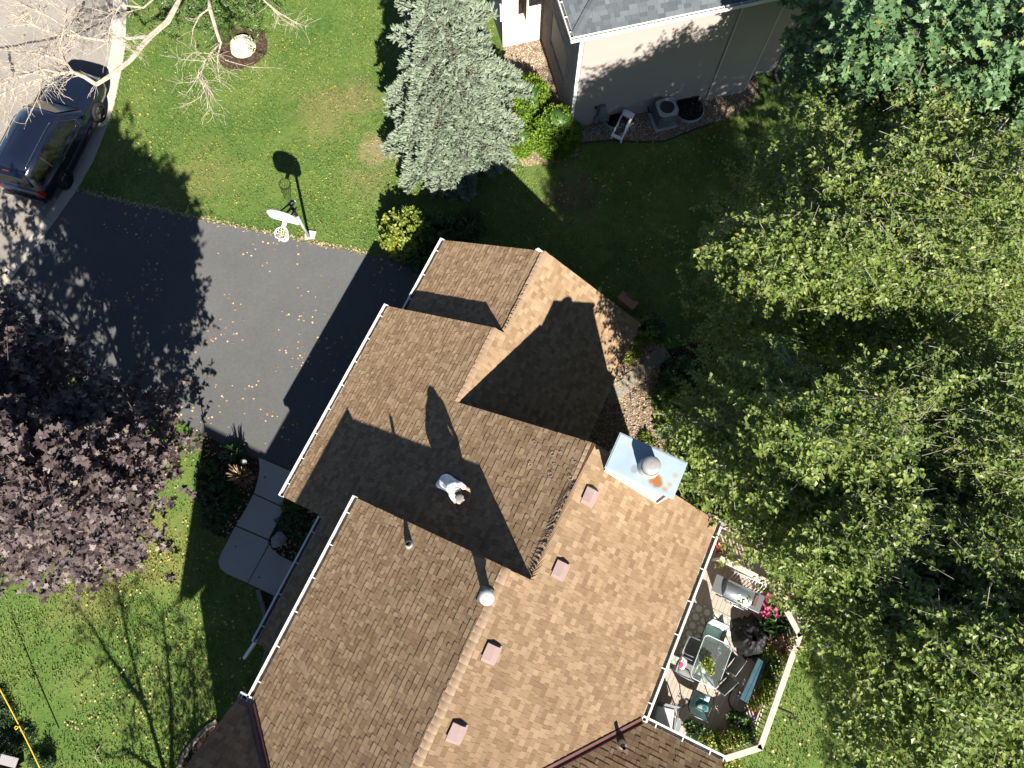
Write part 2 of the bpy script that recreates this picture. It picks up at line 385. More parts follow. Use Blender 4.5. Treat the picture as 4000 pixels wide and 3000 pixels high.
# kerb: low gutter pan in cast lengths
b = MB()
for i in range(len(KERB_OUT) - 1):
    q = [KERB_OUT[i], KERB_OUT[i + 1], KERB_IN[i + 1], KERB_IN[i]]
    ln = math.dist(q[0], q[1]); n = max(1, round(ln / 1.9))
    for k in range(n):
        t0, t1 = k / n + 0.004, (k + 1) / n - 0.004
        def lp(a, c, t): return (a[0] + (c[0] - a[0]) * t, a[1] + (c[1] - a[1]) * t)
        b.prism([lp(q[0], q[1], t0), lp(q[0], q[1], t1), lp(q[3], q[2], t1), lp(q[3], q[2], t0)], -0.1, 0.045)
tag(b.build('kerb', M['kerb']), kind='structure')
# tar-filled cracks on the street
def ribbon(name, pts, w, z, m, wob=0.3):
    b = MB(); L_, R_ = [], []
    for i, p in enumerate(pts):
        d = (Vector(pts[min(i + 1, len(pts) - 1)]) - Vector(pts[max(i - 1, 0)])); d.z = 0; d.normalize(); s = Vector((-d.y, d.x, 0)) * w * (0.5 + wob * (random.random() - 0.5))
        L_.append(Vector((p[0], p[1], z)) + s); R_.append(Vector((p[0], p[1], z)) - s)
    b.grid([L_, R_], smooth=False)
    o = b.build(name, m, recalc=False); 
    for f in o.data.polygons:
        if f.normal.z < 0: o.data.flip_normals(); break
    o['kind'] = 'structure'; return o
def dense(pts, n=6, wob=0.03):
    out = []
    for a, c in zip(pts, pts[1:]):
        for k in range(n): 
            t = k / n; p = Vector(a).lerp(Vector(c), t); out.append(p + Vector((random.uniform(-wob, wob), random.uniform(-wob, wob), 0)))
    return out + [Vector(pts[-1])]
M['tar'] = mat('tar_seal', (0.045, 0.043, 0.042), 0.8, 0.3)
for pts in ([(-60, 190), (0, 188), (90, 172), (185, 155), (260, 140), (330, 120), (400, 90)], [(30, 186), (38, 215), (45, 245), (55, 290)], [(330, 5), (318, 40), (300, 68), (315, 92)]):
    ribbon('road_crack', dense(pix(pts)), 0.11, 0.009, M['tar'])

DRIVE = [tuple(at(u, v).xy) for u, v in ((300, 745), (400, 772), (510, 797), (620, 818), (760, 850), (900, 884), (1040, 912), (1150, 934), (1250, 957), (1440, 994), (1560, 1018), (1700, 1045))] + [tuple(wld(-6.0, 9.2).xy), tuple(wld(-6.0, 0.0).xy)] + \
        [tuple(at(u, v).xy) for u, v in ((1140, 1838), (1012, 1786), (960, 1776), (880, 1735), (795, 1692), (700, 1645), (605, 1606), (500, 1560), (380, 1505), (200, 1440), (60, 1400), (-80, 1385), (30, 1110), (120, 990), (215, 865))]
sheet('driveway', DRIVE, 0.012, M['asphalt'])

# concrete walk: four cast slabs
walk = tag(empty('walkway', at(970, 2100)), kind='structure'); walk['kind'] = 'structure'
SL = [[(1012, 1788), (1150, 1848), (1165, 1900), (1118, 1958), (1115, 1983), (994, 1927), (1008, 1880), (1016, 1835)],
      [(992, 1931), (1113, 1988), (1085, 2040), (1064, 2077), (1050, 2106), (924, 2052), (960, 1992)],
      [(921, 2057), (1047, 2111), (1050, 2126), (968, 2276), (885, 2240), (862, 2220), (855, 2195), (864, 2165), (882, 2133)],
      [(1054, 2129), (1064, 2145), (1085, 2163), (1112, 2181), (1150, 2198), (1180, 2212), (1250, 2243), (1180, 2375), (1100, 2340), (971, 2278)]]
WALK_POLYS = []
for k, s_ in enumerate(SL):
    pl = pix(s_); b = MB(); b.prism(pl, -0.05, 0.05)
    o = b.build('slab', M['concrete'], walk); o.matrix_parent_inverse = Matrix.Translation(-walk.location); WALK_POLYS.append(pl)

# planting beds
BED1 = pix([(800, 1700), (880, 1742), (955, 1780), (1010, 1790), (1016, 1835), (1006, 1880), (990, 1930), (958, 1990), (918, 2058), (885, 2100), (840, 2090), (800, 2050), (785, 1950), (782, 1850), (790, 1760)])
BED2 = pix([(1118, 1985), (1125, 1955), (1165, 1900), (1330, 1950), (1250, 2240), (1150, 2196), (1085, 2160), (1056, 2130), (1054, 2108), (1088, 2042)])
BED3 = pix([(1008, 2300), (1035, 2400), (1048, 2470), (1042, 2560), (1020, 2660), (985, 2730), (930, 2790), (850, 2825), (740, 2920), (690, 3020), (690, 3200), (1100, 3200), (1150, 2500), (1110, 2345)])
BED4 = pix([(845, 130), (880, 100), (960, 105), (1030, 120), (1046, 170), (1040, 215), (1000, 250), (935, 275), (880, 265), (850, 240), (845, 190)])
for q in (BED1, BED2, BED3, BED4): sheet('garden_bed', q, 0.016, M['mulch'])
YARD = pix([(2290, 1650), (2330, 1480), (2440, 1370), (2500, 1290), (2590, 1370), (2570, 1480), (2540, 1580), (2590, 1660), (2640, 1780), (2600, 1900), (2300, 1900)])
sheet('gravel_bed', YARD, 0.014, M['gravel_base'])
MULCH5 = pix([(2590, 1370), (2760, 1330), (2900, 1500), (2950, 1900), (2750, 2000), (2640, 1780), (2590, 1660), (2540, 1580), (2570, 1480)])
sheet('garden_bed', MULCH5, 0.017, M['mulch'])
NBED = pix([(1958, 60), (1965, 185), (1975, 330), (2000, 420), (2120, 480), (2245, 560), (2300, 556), (2390, 548), (2490, 556), (2590, 553), (2640, 535), (2700, 510), (2790, 480), (2870, 450), (2915, 430), (2960, 380), (2960, 300), (2800, 250), (2300, 380), (2150, 100)])
sheet('gravel_bed', NBED, 0.014, M['gravel_base'])
NB2 = pix([(2010, 590), (2100, 500), (2245, 565), (2260, 610), (2150, 640), (2040, 650)])
sheet('garden_bed', NB2, 0.017, mat('dry_mulch', [(0, (0.11, 0.07, 0.045)), (1, (0.3, 0.21, 0.14))], 0.95, 0.1, noise=(20, 6), bump=(30, 0.8, 0.02)))

# stones of the gravel beds, bark chips
def scatter(poly, n, z=0.0):
    q = np.array([(p[0], p[1]) for p in poly]); lo, hi = q.min(0), q.max(0); out = np.zeros((0, 2))
    while len(out) < n:
        P = rng.uniform(lo, hi, (n * 2, 2)); out = np.vstack([out, P[in_poly(P, q)]])
    return np.column_stack([out[:n], np.full(n, z)])
STONE = ([(0.5, 0, 0), (-0.5, 0, 0), (0, 0.42, 0), (0, -0.42, 0), (0.12, 0.05, 0.42)], [np.array([(0, 2, 4), (2, 1, 4), (1, 3, 4), (3, 0, 4)])])
def pebbles(name, poly, n, smin, smax, m, tmpl=STONE, flat=0.9):
    P = scatter(poly, n, 0.012); a = rng.uniform(0, 6.283, n)
    X = np.column_stack([np.cos(a), np.sin(a), rng.normal(0, 0.2, n)]); X = norm(X); Y = norm(np.column_stack([-np.sin(a), np.cos(a), rng.normal(0, 0.2, n)])); Z = np.cross(X, Y)
    s = rng.uniform(smin, smax, n)
    V, F = instance(tmpl[0], tmpl[1], P, X, Y, Z, s, s * rng.uniform(0.6, 1, n), s * flat)
    return tag(link(name, np_mesh(name, V, F), m), kind='stuff')
pebbles('gravel', YARD, 9000, 0.035, 0.085, M['gravel'])
pebbles('gravel', NBED, 14000, 0.035, 0.08, mat('buff_gravel', [(0, (0.2, 0.145, 0.09)), (0.5, (0.4, 0.3, 0.2)), (1, (0.6, 0.5, 0.36))], 0.9, 0.2, island=True))
for q, n in ((BED1, 2500), (BED2, 2500), (BED3, 3500), (BED4, 900), (MULCH5, 3500)):
    pebbles('bark_chips', q, n, 0.05, 0.12, M['chips'], flat=0.35)

# edging blocks along the front bed
def edging(pts, w, L_, label_group, m=None):
    P = dense(pix(pts), 1, 0)
    acc = []
    for a, c in zip(P, P[1:]):
        d = c - a; n = max(1, round(d.length / L_)); 
        for k in range(n): acc.append((a.lerp(c, (k + 0.5) / n), d.normalized(), d.length / n))
    return acc
blk = MB().box(-0.5, -0.07, 0, 0.5, 0.07, 0.09, bevel=0.012).mesh('edging_block')
blk.materials.append(M['paver'])
edge_root = tag(empty('garden_edging', at(1008, 2300)), 'curved row of grey concrete edging blocks along the front bed below the porch', 'garden edging')
for p, d, ln in edging([(1009, 2303), (1022, 2350), (1036, 2400), (1046, 2450)], 0.14, 0.3, 0) + edging([(1046, 2490), (1040, 2560), (1025, 2620), (1000, 2680)], 0.14, 0.3, 0) + edging([(850, 2815), (800, 2850), (755, 2900), (715, 2960), (690, 3030)], 0.14, 0.3, 0):
    o = link('edging_block', blk, None, edge_root); q = p - edge_root.location
    o.location = (q.x, q.y, 0.0); o.rotation_euler = (0, 0, math.atan2(d.y, d.x) + random.uniform(-.04, .04)); o.scale = (ln - 0.012, 1, 1)
# black plastic edging of the neighbour's bed
b = MB(); b.tube([p + Vector((0, 0, 0.03)) for p in dense(pix([(2255, 566), (2300, 557), (2390, 549), (2490, 557), (2590, 554), (2640, 536), (2700, 511), (2790, 481)]), 4, 0.01)], 0.035, 6)
tag(b.build('bed_edging', M['black']), 'black plastic edging between the neighbour gravel bed and lawn', 'garden edging')
# ------------------------------------------------------------------ the house
house = empty('house', (0, 0, 0), PHI, 'large house under stepped tan shingle roofs with a metal topped chimney', 'house')
S0 = 0.63; LS = math.hypot(1, S0)
def zL(a): return 2.67 + S0 * (a + 7.44)          # low front slope
def zM(a): return 5.19 + S0 * (a + 4.76)          # high front slope
def zR(a): return 8.0 - S0 * (a + 0.3)            # main rear slope
def zG(a): return 5.16 - S0 * (a + 3.49)          # garage rear slope
def zG1(a): return 2.70 + S0 * (a + 6.83)         # garage end, front slope
SF = 0.97
def zF(b): return 5.19 + SF * (-5.27 - b)         # front gable, north side
def zF2(b): return 5.19 + SF * (b + 10.39)
def zW(b): return 5.13 + S0 * (-1.5 - b)          # rear wing, north side
YS = -10.6
PLANES = {   # name: (z function, axis it rises along, sign, outline (a, b))
 'L': (zL, 'a', 1, [(-7.44, -0.5), (-7.44, 6.34), (-3.49, 6.34), (-3.49, 3.9), (0.33, 3.9), (0.33, 0.2), (-4.3, 0.2), (-4.3, -4.25), (-5.74, -4.25), (-5.74, -0.5)]),
 'G': (zG, 'a', -1, [(0.24, 9.23), (-3.22, 9.23), (-3.22, 6.36), (-3.49, 6.34), (-3.49, 3.3), (0.24, 3.3)]),
 'G1': (zG1, 'a', 1, [(-6.83, 9.23), (-3.22, 9.23), (-3.22, 6.0), (-6.83, 6.0)]),
 'M': (zM, 'a', 1, [(-4.76, 0.36), (-0.3, 0.36), (-0.3, YS), (-1.06, -7.83), (-4.65, -5.27), (-4.76, -5.27)]),
 'R': (zR, 'a', -1, [(4.25, 3.9), (0.33, 3.9), (0.33, 0.36), (-0.3, 0.36), (-0.3, -6.03), (4.25, -1.5)]),
 'F': (zF, 'b', -1, [(-5.09, -5.27), (-4.66, -5.27), (-1.06, -7.83), (-5.09, -7.83)]),
 'F2': (zF2, 'b', 1, [(-5.09, -10.39), (-4.7, -10.39), (-1.06, -7.83), (-5.09, -7.83)]),
 'W': (zW, 'b', -1, [(4.25, -1.5), (6.42, -1.5), (6.42, -6.03), (-0.3, -6.03)]),
}
def P3(zf, ax, a, b): return Vector((a, b, zf(a if ax == 'a' else b)))
def pl_frame(ax, sg, sl):
    l = math.hypot(1, sl)
    if ax == 'a': et = Vector((sg, 0, sl)) / l; ec = Vector((0, -sg, 0))
    else: et = Vector((0, sg, sl)) / l; ec = Vector((sg, 0, 0))
    return ec, et, ec.cross(et)
roof_mb = MB()
for nme, (zf, ax, sg, poly) in PLANES.items():
    sl = SF if nme in ('F', 'F2') else S0
    ec, et, n = pl_frame(ax, sg, sl)
    roof_mb.slab([P3(zf, ax, a, b) - n * 0.012 for a, b in poly], 0.09, n)
roof = roof_mb.build('roof', M['shingle_base'], house)
EXPO = 0.138
WID = [0.085, 0.11, 0.14, 0.17, 0.21]
TAB_F = [np.array([(0, 1, 2, 3), (4, 5, 1, 0)]), np.array([(4, 0, 3), (1, 5, 2)])]
def tab_verts(w, h, e=EXPO * 1.03): return [(0, 0, h), (w, 0, h), (w, e, 0.003), (0, e, 0.003), (0, 0, -0.008), (w, 0, -0.008)]
def span(poly, t):
    xs = []
    for i in range(len(poly)):
        (c0, t0), (c1, t1) = poly[i - 1], poly[i]
        if (t0 > t) != (t1 > t): xs.append(c0 + (c1 - c0) * (t - t0) / (t1 - t0))
    xs.sort(); return list(zip(xs[::2], xs[1::2]))
def lay_shingles(planes, keep=lambda q: True, slope=lambda nme: S0, expo=EXPO, wid=WID, hh=(0.005, 0.012)):
    """rows of tabs over each roof plane: whole tabs as frames, tabs cut by an edge as corner points"""
    full, frag = [], []
    for nme, (zf, ax, sg, poly) in planes.items():
        ec, et, n = pl_frame(ax, sg, slope(nme)); n = n.normalized()
        pts = [P3(zf, ax, a, b) for a, b in poly]; O = min(pts, key=lambda p: p.z)
        ct = [((p - O).dot(ec), (p - O).dot(et)) for p in pts]
        tmax = max(t for _, t in ct)
        for r in range(int(tmax / expo)):
            t0, t1 = r * expo + 1e-4, min((r + 1) * expo, tmax) - 1e-4
            A, B = span(ct, t0), span(ct, t1)
            if len(A) != len(B): A = B = span(ct, (t0 + t1) / 2)
            for (a0, a1), (b0, b1) in zip(A, B):
                lo, hi = min(a0, b0), max(a1, b1); x = lo - random.random() * 0.2
                while x < hi:
                    w = random.choice(wid); h = random.choice(hh) if random.random() < 0.85 else sum(hh) / 2
                    x0, x1 = x, x + w - 0.005; x += w
                    if x0 >= max(a0, b0) and x1 <= min(a1, b1):
                        q = O + ec * x0 + et * t0
                        if keep(q): full.append((q, ec, et, n, w, round(h, 4), nme))
                    else:
                        c0, c1 = max(x0, a0), min(x1, a1); d0, d1 = max(x0, b0), min(x1, b1)
                        if c1 - c0 < 0.01 and d1 - d0 < 0.01: continue
                        if c1 < c0: c0 = c1 = (c0 + c1) / 2
                        if d1 < d0: d0 = d1 = (d0 + d1) / 2
                        e = (t1 - t0) * 1.03; q0 = O + ec * c0 + et * t0
                        if keep(q0): frag.append([q0 + n * h, O + ec * c1 + et * t0 + n * h, O + ec * d1 + et * (t0 + e) + n * .003, O + ec * d0 + et * (t0 + e) + n * .003, q0 - n * .008, O + ec * c1 + et * t0 - n * .008])
    return full, frag
def fix_shingles(full, frag, single, m, rf, expo=EXPO):
    """the tabs in single become objects of their own, all others one field"""
    ids = {id(t) for t in single}; tm = {}
    for q, ec, et, n, w, h, nme in single:
        if (w, h) not in tm:
            tm[(w, h)] = np_mesh('shingle', tab_verts(w - 0.005, h, expo * 1.03), TAB_F); tm[(w, h)].materials.append(m)
        o = link('shingle', tm[(w, h)], None, rf)
        Mx = Matrix((ec, et, n)).transposed().to_4x4(); Mx.translation = q; o.matrix_local = Mx
    V = []
    for q, ec, et, n, w, h, nme in (t for t in full if id(t) not in ids):
        V += [q + ec * x + et * y + n * z for x, y, z in tab_verts(w - 0.005, h, expo * 1.03)]
    for q in frag: V += q
    off = (np.arange(len(V) // 6) * 6)[:, None, None]
    link('shingle_field', np_mesh('shingle_field', [tuple(v) for v in V], [(TAB_F[0][None] + off).reshape(-1, 4), (TAB_F[1][None] + off).reshape(-1, 3)]), m, rf, 'stuff')
fullV, frag = lay_shingles(PLANES, lambda q: q.y > -9, lambda k: SF if k in ('F', 'F2') else S0)
camL = HM.inverted() @ Vector((0, 0, CAM_H))
vis = sorted([t for t in fullV if t[6] in 'RM' and -3.6 < t[0].y < 3.5 and (t[6] == 'R' or t[0].y < 0.2)], key=lambda t: (t[0] - camL).length)[:300]
fix_shingles(fullV, frag, vis, M['shingle'], roof)

# ridge caps, one folded shingle after another
def cap_mesh(slope):
    l = math.hypot(1, slope); pr = []
    for d in (-0.13, -0.07, -0.02, 0.02, 0.07, 0.13):
        pr.append((d / l * 1.0, -abs(d) * slope / l * 0.97 + (0.012 if abs(d) < 0.05 else 0.0)))
    V = [(x, 0, z + 0.018) for x, z in pr] + [(x, 0.2, z + 0.008) for x, z in pr] + [(x, 0, z + 0.008) for x, z in pr]
    F = [np.array([(i, i + 1, i + 7, i + 6) for i in range(5)] + [(i + 12, i + 13, i + 1, i) for i in range(5)])]
    me = np_mesh('ridge_shingle', V, F, True); me.materials.append(M['ridge']); return me
cm, cmf = cap_mesh(S0), cap_mesh(SF)
for a, z, b0, b1 in ((0.33, zL(0.33), 0.4, 3.9), (-0.3, 8.0, -6.6, 0.36), (-3.49, 5.16, 3.92, 6.34), (-3.22, zG(-3.22), 6.4, 9.23)):
    n = int((b1 - b0) / 0.17)
    for i in range(n + 1):
        o = link('ridge_shingle', cm, None, roof); o.location = (a + random.uniform(-.006, .006), b0 + (b1 - b0 - 0.2) * i / n, z - 0.004)
for i in range(24):
    o = link('ridge_shingle', cmf, None, roof); o.location = (-5.1 + 0.17 * i, -7.83, zF(-7.83) - 0.004); o.rotation_euler = (0, 0, -math.pi / 2)
# valley metal
def strip(p, q, w, n1, n2, up=0.03):
    p = Vector(p); q = Vector(q); d = (q - p).normalized(); b = MB()
    s1 = d.cross(Vector(n1)).normalized(); s2 = -d.cross(Vector(n2)).normalized()
    def side(s, n):
        n = Vector(n).normalized()
        o = [p + n * up, q + n * up, q + s * w + n * up, p + s * w + n * up]
        b.slab(o, 0.02, n)
        b.slab([p + s * w + n * (up + .012), q + s * w + n * (up + .012), q + s * (w + .02) + n * (up + .012), p + s * (w + .02) + n * (up + .012)], 0.03, n)
    side(s1, n1); side(s2, n2); return b
nR, nW, nM, nF = Vector((S0, 0, 1)), Vector((0, S0, 1)), Vector((-S0, 0, 1)), Vector((0, SF, 1))
strip((4.25, -1.5, 5.135), (0.2, -5.53, 7.68), 0.075, nR, nW).build('valley_flashing', M['flash'], roof)
strip((-4.66, -5.27, 5.25), (-1.1, -7.83, 7.5), 0.085, nF, nM).build('valley_flashing', M['flash'], roof)

# walls under the roofs
w = MB()
def profA(pts, b0, b1):
    lo = [w.b.verts.new((a, b0, z)) for a, z in pts]; hi = [w.b.verts.new((a, b1, z)) for a, z in pts]; n = len(pts)
    w.b.faces.new(lo); w.b.faces.new(hi[::-1])
    for i in range(n): w.b.faces.new((lo[i - 1], hi[i - 1], hi[i], lo[i]))
def profB(pts, a0, a1):
    lo = [w.b.verts.new((a0, b, z)) for b, z in pts]; hi = [w.b.verts.new((a1, b, z)) for b, z in pts]; n = len(pts)
    w.b.faces.new(lo); w.b.faces.new(hi[::-1])
    for i in range(n): w.b.faces.new((lo[i - 1], hi[i - 1], hi[i], lo[i]))
D = 0.13
profA([(-6.95, 0), (-0.15, 0), (-0.15, zG(-0.15) - D), (-3.49, 5.16 - D), (-6.95, zL(-6.95) - D)], -0.2, 6.04)
profA([(-6.4, 0), (-0.2, 0), (-0.2, zG(-0.2) - D), (-3.22, zG(-3.22) - D), (-6.4, zG1(-6.4) - D)], 6.04, 8.95)
profA([(-6.5, 0), (3.9, 0), (3.9, zR(3.9) - D), (0.33, 7.6 - D), (-6.5, zL(-6.5) - D)], 0.1, 3.6)
profA([(-4.35, 0), (3.93, 0), (3.93, zR(3.93) - D), (-0.3, 8.0 - D), (-4.35, zM(-4.35) - D)], YS + 0.3, 0.06)
profB([(-9.6, 0), (-5.62, 0), (-5.62, zF(-5.62) - D), (-7.83, zF(-7.83) - D), (-9.6, zF2(-9.6) - D)], -4.6, -0.8)
profB([(-7.6, 0), (-1.85, 0), (-1.85, zW(-1.85) - D), (-6.03, zW(-6.03) - D), (-7.6, zW(-6.03) - 1.1)], 0.2, 6.12)
wall = w.build('wall', M['siding'], house)
# rake boards
b = MB()
for (a0, a1, bb, zf) in ((-7.44, -3.49, 6.31, zL), (-3.49, 0.24, 9.20, zG), (-6.83, -3.22, 9.20, zG1), (-3.4, 0.33, 3.87, zL), (0.33, 4.25, 3.87, zR), (-4.76, -0.3, 0.33, zM), (-0.3, 0.6, 0.33, zR), (-7.44, -5.76, -0.47, zL), (-5.74, -4.4, -4.22, zL)):
    b.beam((a0, bb, zf(a0) - 0.17), (a1, bb, zf(a1) - 0.17), 0.025, 0.15)
for (b0, b1, aa, zf) in ((-5.27, -7.83, -5.06, zF), (-10.39, -7.83, -5.06, zF2), (-1.5, -6.03, 6.39, zW)):
    b.beam((aa, b0, zf(b0) - 0.17), (aa, b1, zf(b1) - 0.17), 0.025, 0.15)
b.build('rake_board', M['white'], house)
# gutters: open troughs with straps
M['gutter'] = mat('gutter_enamel', [(0, (0.66, 0.65, 0.6)), (1, (0.8, 0.79, 0.75))], 0.4, 0.5, noise=(2, 4))
M['gutter_in'] = mat('gutter_inside', [(0, (0.05, 0.045, 0.04)), (1, (0.16, 0.14, 0.12))], 0.8, 0.2, noise=(5, 5))  # dark tone stands in for the shade inside the trough
def gutter(p, q, out, label=None, step=0.85, width=0.125):
    p = Vector(p); q = Vector(q); o = Vector(out); d = (q - p).normalized(); U = Vector((0, 0, 1)); b = MB(); L_ = (q - p).length; c = (p + q) / 2
    b.obox(c + o * width + U * -0.045, d, o, U, L_ / 2, 0.014, 0.062)         # outer face
    b.obox(c + o * width + U * 0.02, d, o, U, L_ / 2, 0.024, 0.009)         # rolled lip
    b.obox(c + o * 0.004 + U * -0.05, d, o, U, L_ / 2, 0.004, 0.055)
    for e in (p, q): b.obox(e + o * width / 2 + U * -0.045, d, o, U, 0.006, width / 2, 0.06)
    g = b.build('gutter', M['gutter'], house)
    f = MB(); f.obox(c + o * (width / 2) + U * -0.098, d, o, U, L_ / 2 - .004, width / 2 - .003, 0.006); f.build('gutter_floor', M['gutter_in'], g)
    sm = None; n = max(1, round(L_ / step))
    for i in range(n):
        t = (i + 0.5) / n; k = p + d * (L_ * t)
        if sm is None: sm = MB().box(-0.012, -0.01, -0.006, 0.012, width, 0.006).mesh('gutter_strap'); sm.materials.append(M['gutter'])
        s = link('gutter_strap', sm, None, g); s.location = k + U * 0.02; s.rotation_euler = (0, 0, math.atan2(o.y, o.x) - math.pi / 2)
    return g
def down(a): return a - 0.01
gutter((-7.44, -0.52, zL(-7.44)), (-7.44, 6.36, zL(-7.44)), (-1, 0, 0))
gutter((-6.83, 6.38, 2.69), (-6.83, 9.25, 2.69), (-1, 0, 0))
gutter((-5.74, -4.27, zL(-5.74)), (-5.74, -0.53, zL(-5.74)), (-1, 0, 0), step=0.9)
gutter((-4.76, -5.2, 5.18), (-4.76, 0.38, 5.18), (-1, 0, 0), step=0.95)
gutter((-5.11, -5.27, 5.18), (-4.78, -5.27, 5.18), (0, 1, 0), step=0.16)
gutter((4.25, -1.48, zR(4.25)), (4.25, 3.92, zR(4.25)), (1, 0, 0))
gutter((4.27, -1.5, 5.12), (6.42, -1.5, 5.12), (0, 1, 0))
# downspout elbow at the end of the porch gutter
b = MB(); b.beam((-5.81, -4.25, 3.62), (-5.93, -4.82, 3.4), 0.085, 0.1, bevel=0.015); b.beam((-5.78, -4.2, 3.66), (-5.81, -4.3, 3.58), 0.08, 0.09); b.build('downspout', M['white'], house)
for a, bb, zt in ((-5.6, -4.1, zL(-5.6)), (-5.6, -2.2, zL(-5.6)), (-5.6, -0.62, zL(-5.6))):
    MB().box(a - .07, bb - .07, 0, a + .07, bb + .07, zt - .14).build('porch_post', M['white'], house)
# doors and windows that the eaves hide from above
for b0 in (0.2, 3.1):
    g = MB().box(-6.99, b0, 0.02, -6.952, b0 + 2.6, 2.1).build('garage_door', M['white'], house)
    for i in range(4):
        for j in range(4): MB().box(-7.002, b0 + 0.12 + j * 0.61, 0.12 + i * 0.5, -6.985, b0 + 0.63 + j * 0.61, 0.5 + i * 0.5, bevel=0.006).build('door_panel', M['white'], g)
fd = MB().box(-4.4, -2.6, 0.1, -4.352, -1.7, 2.1).build('front_door', M['flash'], house); MB().box(-4.44, -2.5, 1.0, -4.4, -2.46, 1.12).build('handle', M['steel'], fd)
for a0, a1, b0, b1, z0, z1 in ((3.932, 3.96, -1.0, 0.2, 1.9, 3.9), (3.902, 3.93, 1.2, 2.6, 2.2, 3.8), (-4.38, -4.352, -4.6, -3.2, 1.2, 2.4)):
    wd = MB().box(a0, b0, z0, a1, b1, z1).build('window', M['white'], house)
    s = 1 if a0 > 0 else -1; x = (a1 if s > 0 else a0)
    MB().box(x - .001, b0 + .07, z0 + .07, x + s * .01, b1 - .07, z1 - .07).build('pane', mat('window_glass', (0.02, 0.025, 0.03), 0.08, 0.6), wd)

# roof vents
def roof_vent(a, b, zf, sg):
    n = Vector((S0, 0, 1)).normalized() if sg < 0 else Vector((-S0, 0, 1)).normalized(); et = Vector((1, 0, -S0 if sg < 0 else S0)).normalized(); eb = Vector((0, 1, 0))
    o = Vector((a, b, zf(a))); m = MB()
    def q(x, y, z): return o + et * x + eb * y + n * z
    m.slab([q(-.16, -.25, .03), q(.22, -.25, .03), q(.22, .2, .03), q(-.16, .2, .03)], 0.012, n)
    fl = m.build('vent_flange', M['vent'])
    h = MB(); V = h.b.verts.new
    A = [V(q(x, y, z)) for x, y, z in ((-.19, -.18, .075), (0, -.18, .15), (.19, -.18, .1), (-.19, .16, .075), (0, .16, .15), (.19, .16, .1))]
    Bt = [V(q(x, y, z)) for x, y, z in ((-.15, -.15, .02), (0, -.15, .02), (.15, -.15, .02), (-.15, .13, .02), (0, .13, .02), (.15, .13, .02))]
    for f in ((0, 1, 4, 3), (1, 2, 5, 4)): h.b.faces.new([A[i] for i in f])
    for f in ((0, 1), (1, 2), (2, 5), (5, 4), (4, 3), (3, 0)): h.b.faces.new((A[f[0]], Bt[f[0]], Bt[f[1]], A[f[1]]))
    v = h.build('roof_vent', M['vent'], house); fl.parent = v
    return v
for u, v_ in ((2300, 1935), (2185, 2220), (1915, 2545), (1780, 2855)):
    q = loc(u, v_, 7.35); q = loc(u, v_, zR(q.x)); q = loc(u, v_, zR(q.x)); roof_vent(q.x, q.y, zR, -1)
def pipe(a, b, z, h, r, n=None):
    m = MB(); m.lathe([(r * 2.3, z - 0.06), (r * 2.2, z + 0.02), (r * 1.3, z + 0.13), (r * 1.15, z + 0.15)], (a, b, 0), 16); pv = m.build('pipe_vent', M['galv'], house)
    m = MB(); m.lathe([(r, z), (r, z + h), (r * 0.8, z + h), (r * 0.8, z + h - 0.12), (0, z + h - 0.12)], (a, b, 0), 16); m.build('pipe', M['black'], pv); return pv
pipe(-2.74, -0.12, zM(-2.74), 0.36, 0.05)
q = loc(2438, 2922, 5.9); pipe(q.x, q.y, zW(q.y), 0.36, 0.05)
m = MB(); m.lathe([(0.11, 7.7), (0.11, 8.28)], (-0.42, -0.40, 0), 20); fv = m.build('flue_vent', M['galv'], house)
m = MB(); m.lathe([(0.12, 8.26), (0.165, 8.27), (0.17, 8.33), (0.15, 8.36), (0.08, 8.375), (0.03, 8.376), (0.0, 8.39)], (-0.42, -0.40, 0), 28); m.build('vent_cap', mat('pale_zinc', (0.55, 0.54, 0.52), 0.5, 0.4, metal=0.2), fv)
m = MB(); m.slab([(-0.62, -0.58, zM(-0.62) + .03), (-0.34, -0.58, zM(-0.34) + .03), (-0.34, -0.2, zM(-0.34) + .03), (-0.62, -0.2, zM(-0.62) + .03)], 0.01, nM); m.build('vent_flange', mat('dull_lead', [(0, (.2, .18, .16)), (1, (.3, .27, .24))], .7, .3, noise=(6, 4)), fv)
# chimney
ch = MB().box(0.86, 3.44, 3.0, 2.46, 4.25, 7.95).build('chimney', M['white'], house)
sw = lambda u, v_: at(u, v_, 8.0).xy[:]
M['chase'] = mat('chase_cover', [(0, (0.25, 0.33, 0.385)), (0.6, (0.31, 0.385, 0.43)), (1, (0.36, 0.425, 0.46))], 0.42, 0.45, noise=(1.6, 5),
    stain=[(sw(2557, 1872), 0.17, (0.27, 0.11, 0.03), 1.0), (sw(2570, 1892), 0.13, (0.27, 0.11, 0.03), 0.95), (sw(2596, 1912), 0.11, (0.36, 0.2, 0.08), 0.9), (sw(2615, 1895), 0.08, (0.36, 0.22, 0.1), 0.7), (sw(2638, 1858), 0.07, (0.36, 0.24, 0.14), 0.6), (sw(2478, 1836), 0.1, (0.2, 0.2, 0.2), 0.7), (sw(2432, 1712), 0.12, (0.36, 0.36, 0.34), 0.9), (sw(2462, 1735), 0.1, (0.36, 0.36, 0.34), 0.8), (sw(2478, 1765), 0.08, (0.36, 0.36, 0.34), 0.7)])
m = MB(); m.box(0.8, 3.38, 7.9, 2.52, 4.31, 8.0, bevel=0.008); m.box(0.83, 3.41, 7.99, 2.49, 4.28, 8.012); cv = m.build('chase_cover', M['chase'], ch)
fx, fy = 1.73, 3.8
m = MB(); m.lathe([(0.26, 8.01), (0.255, 8.05), (0.235, 8.09), (0.225, 8.3)], (fx, fy, 0), 28); m.build('flue', M['galv'], ch)
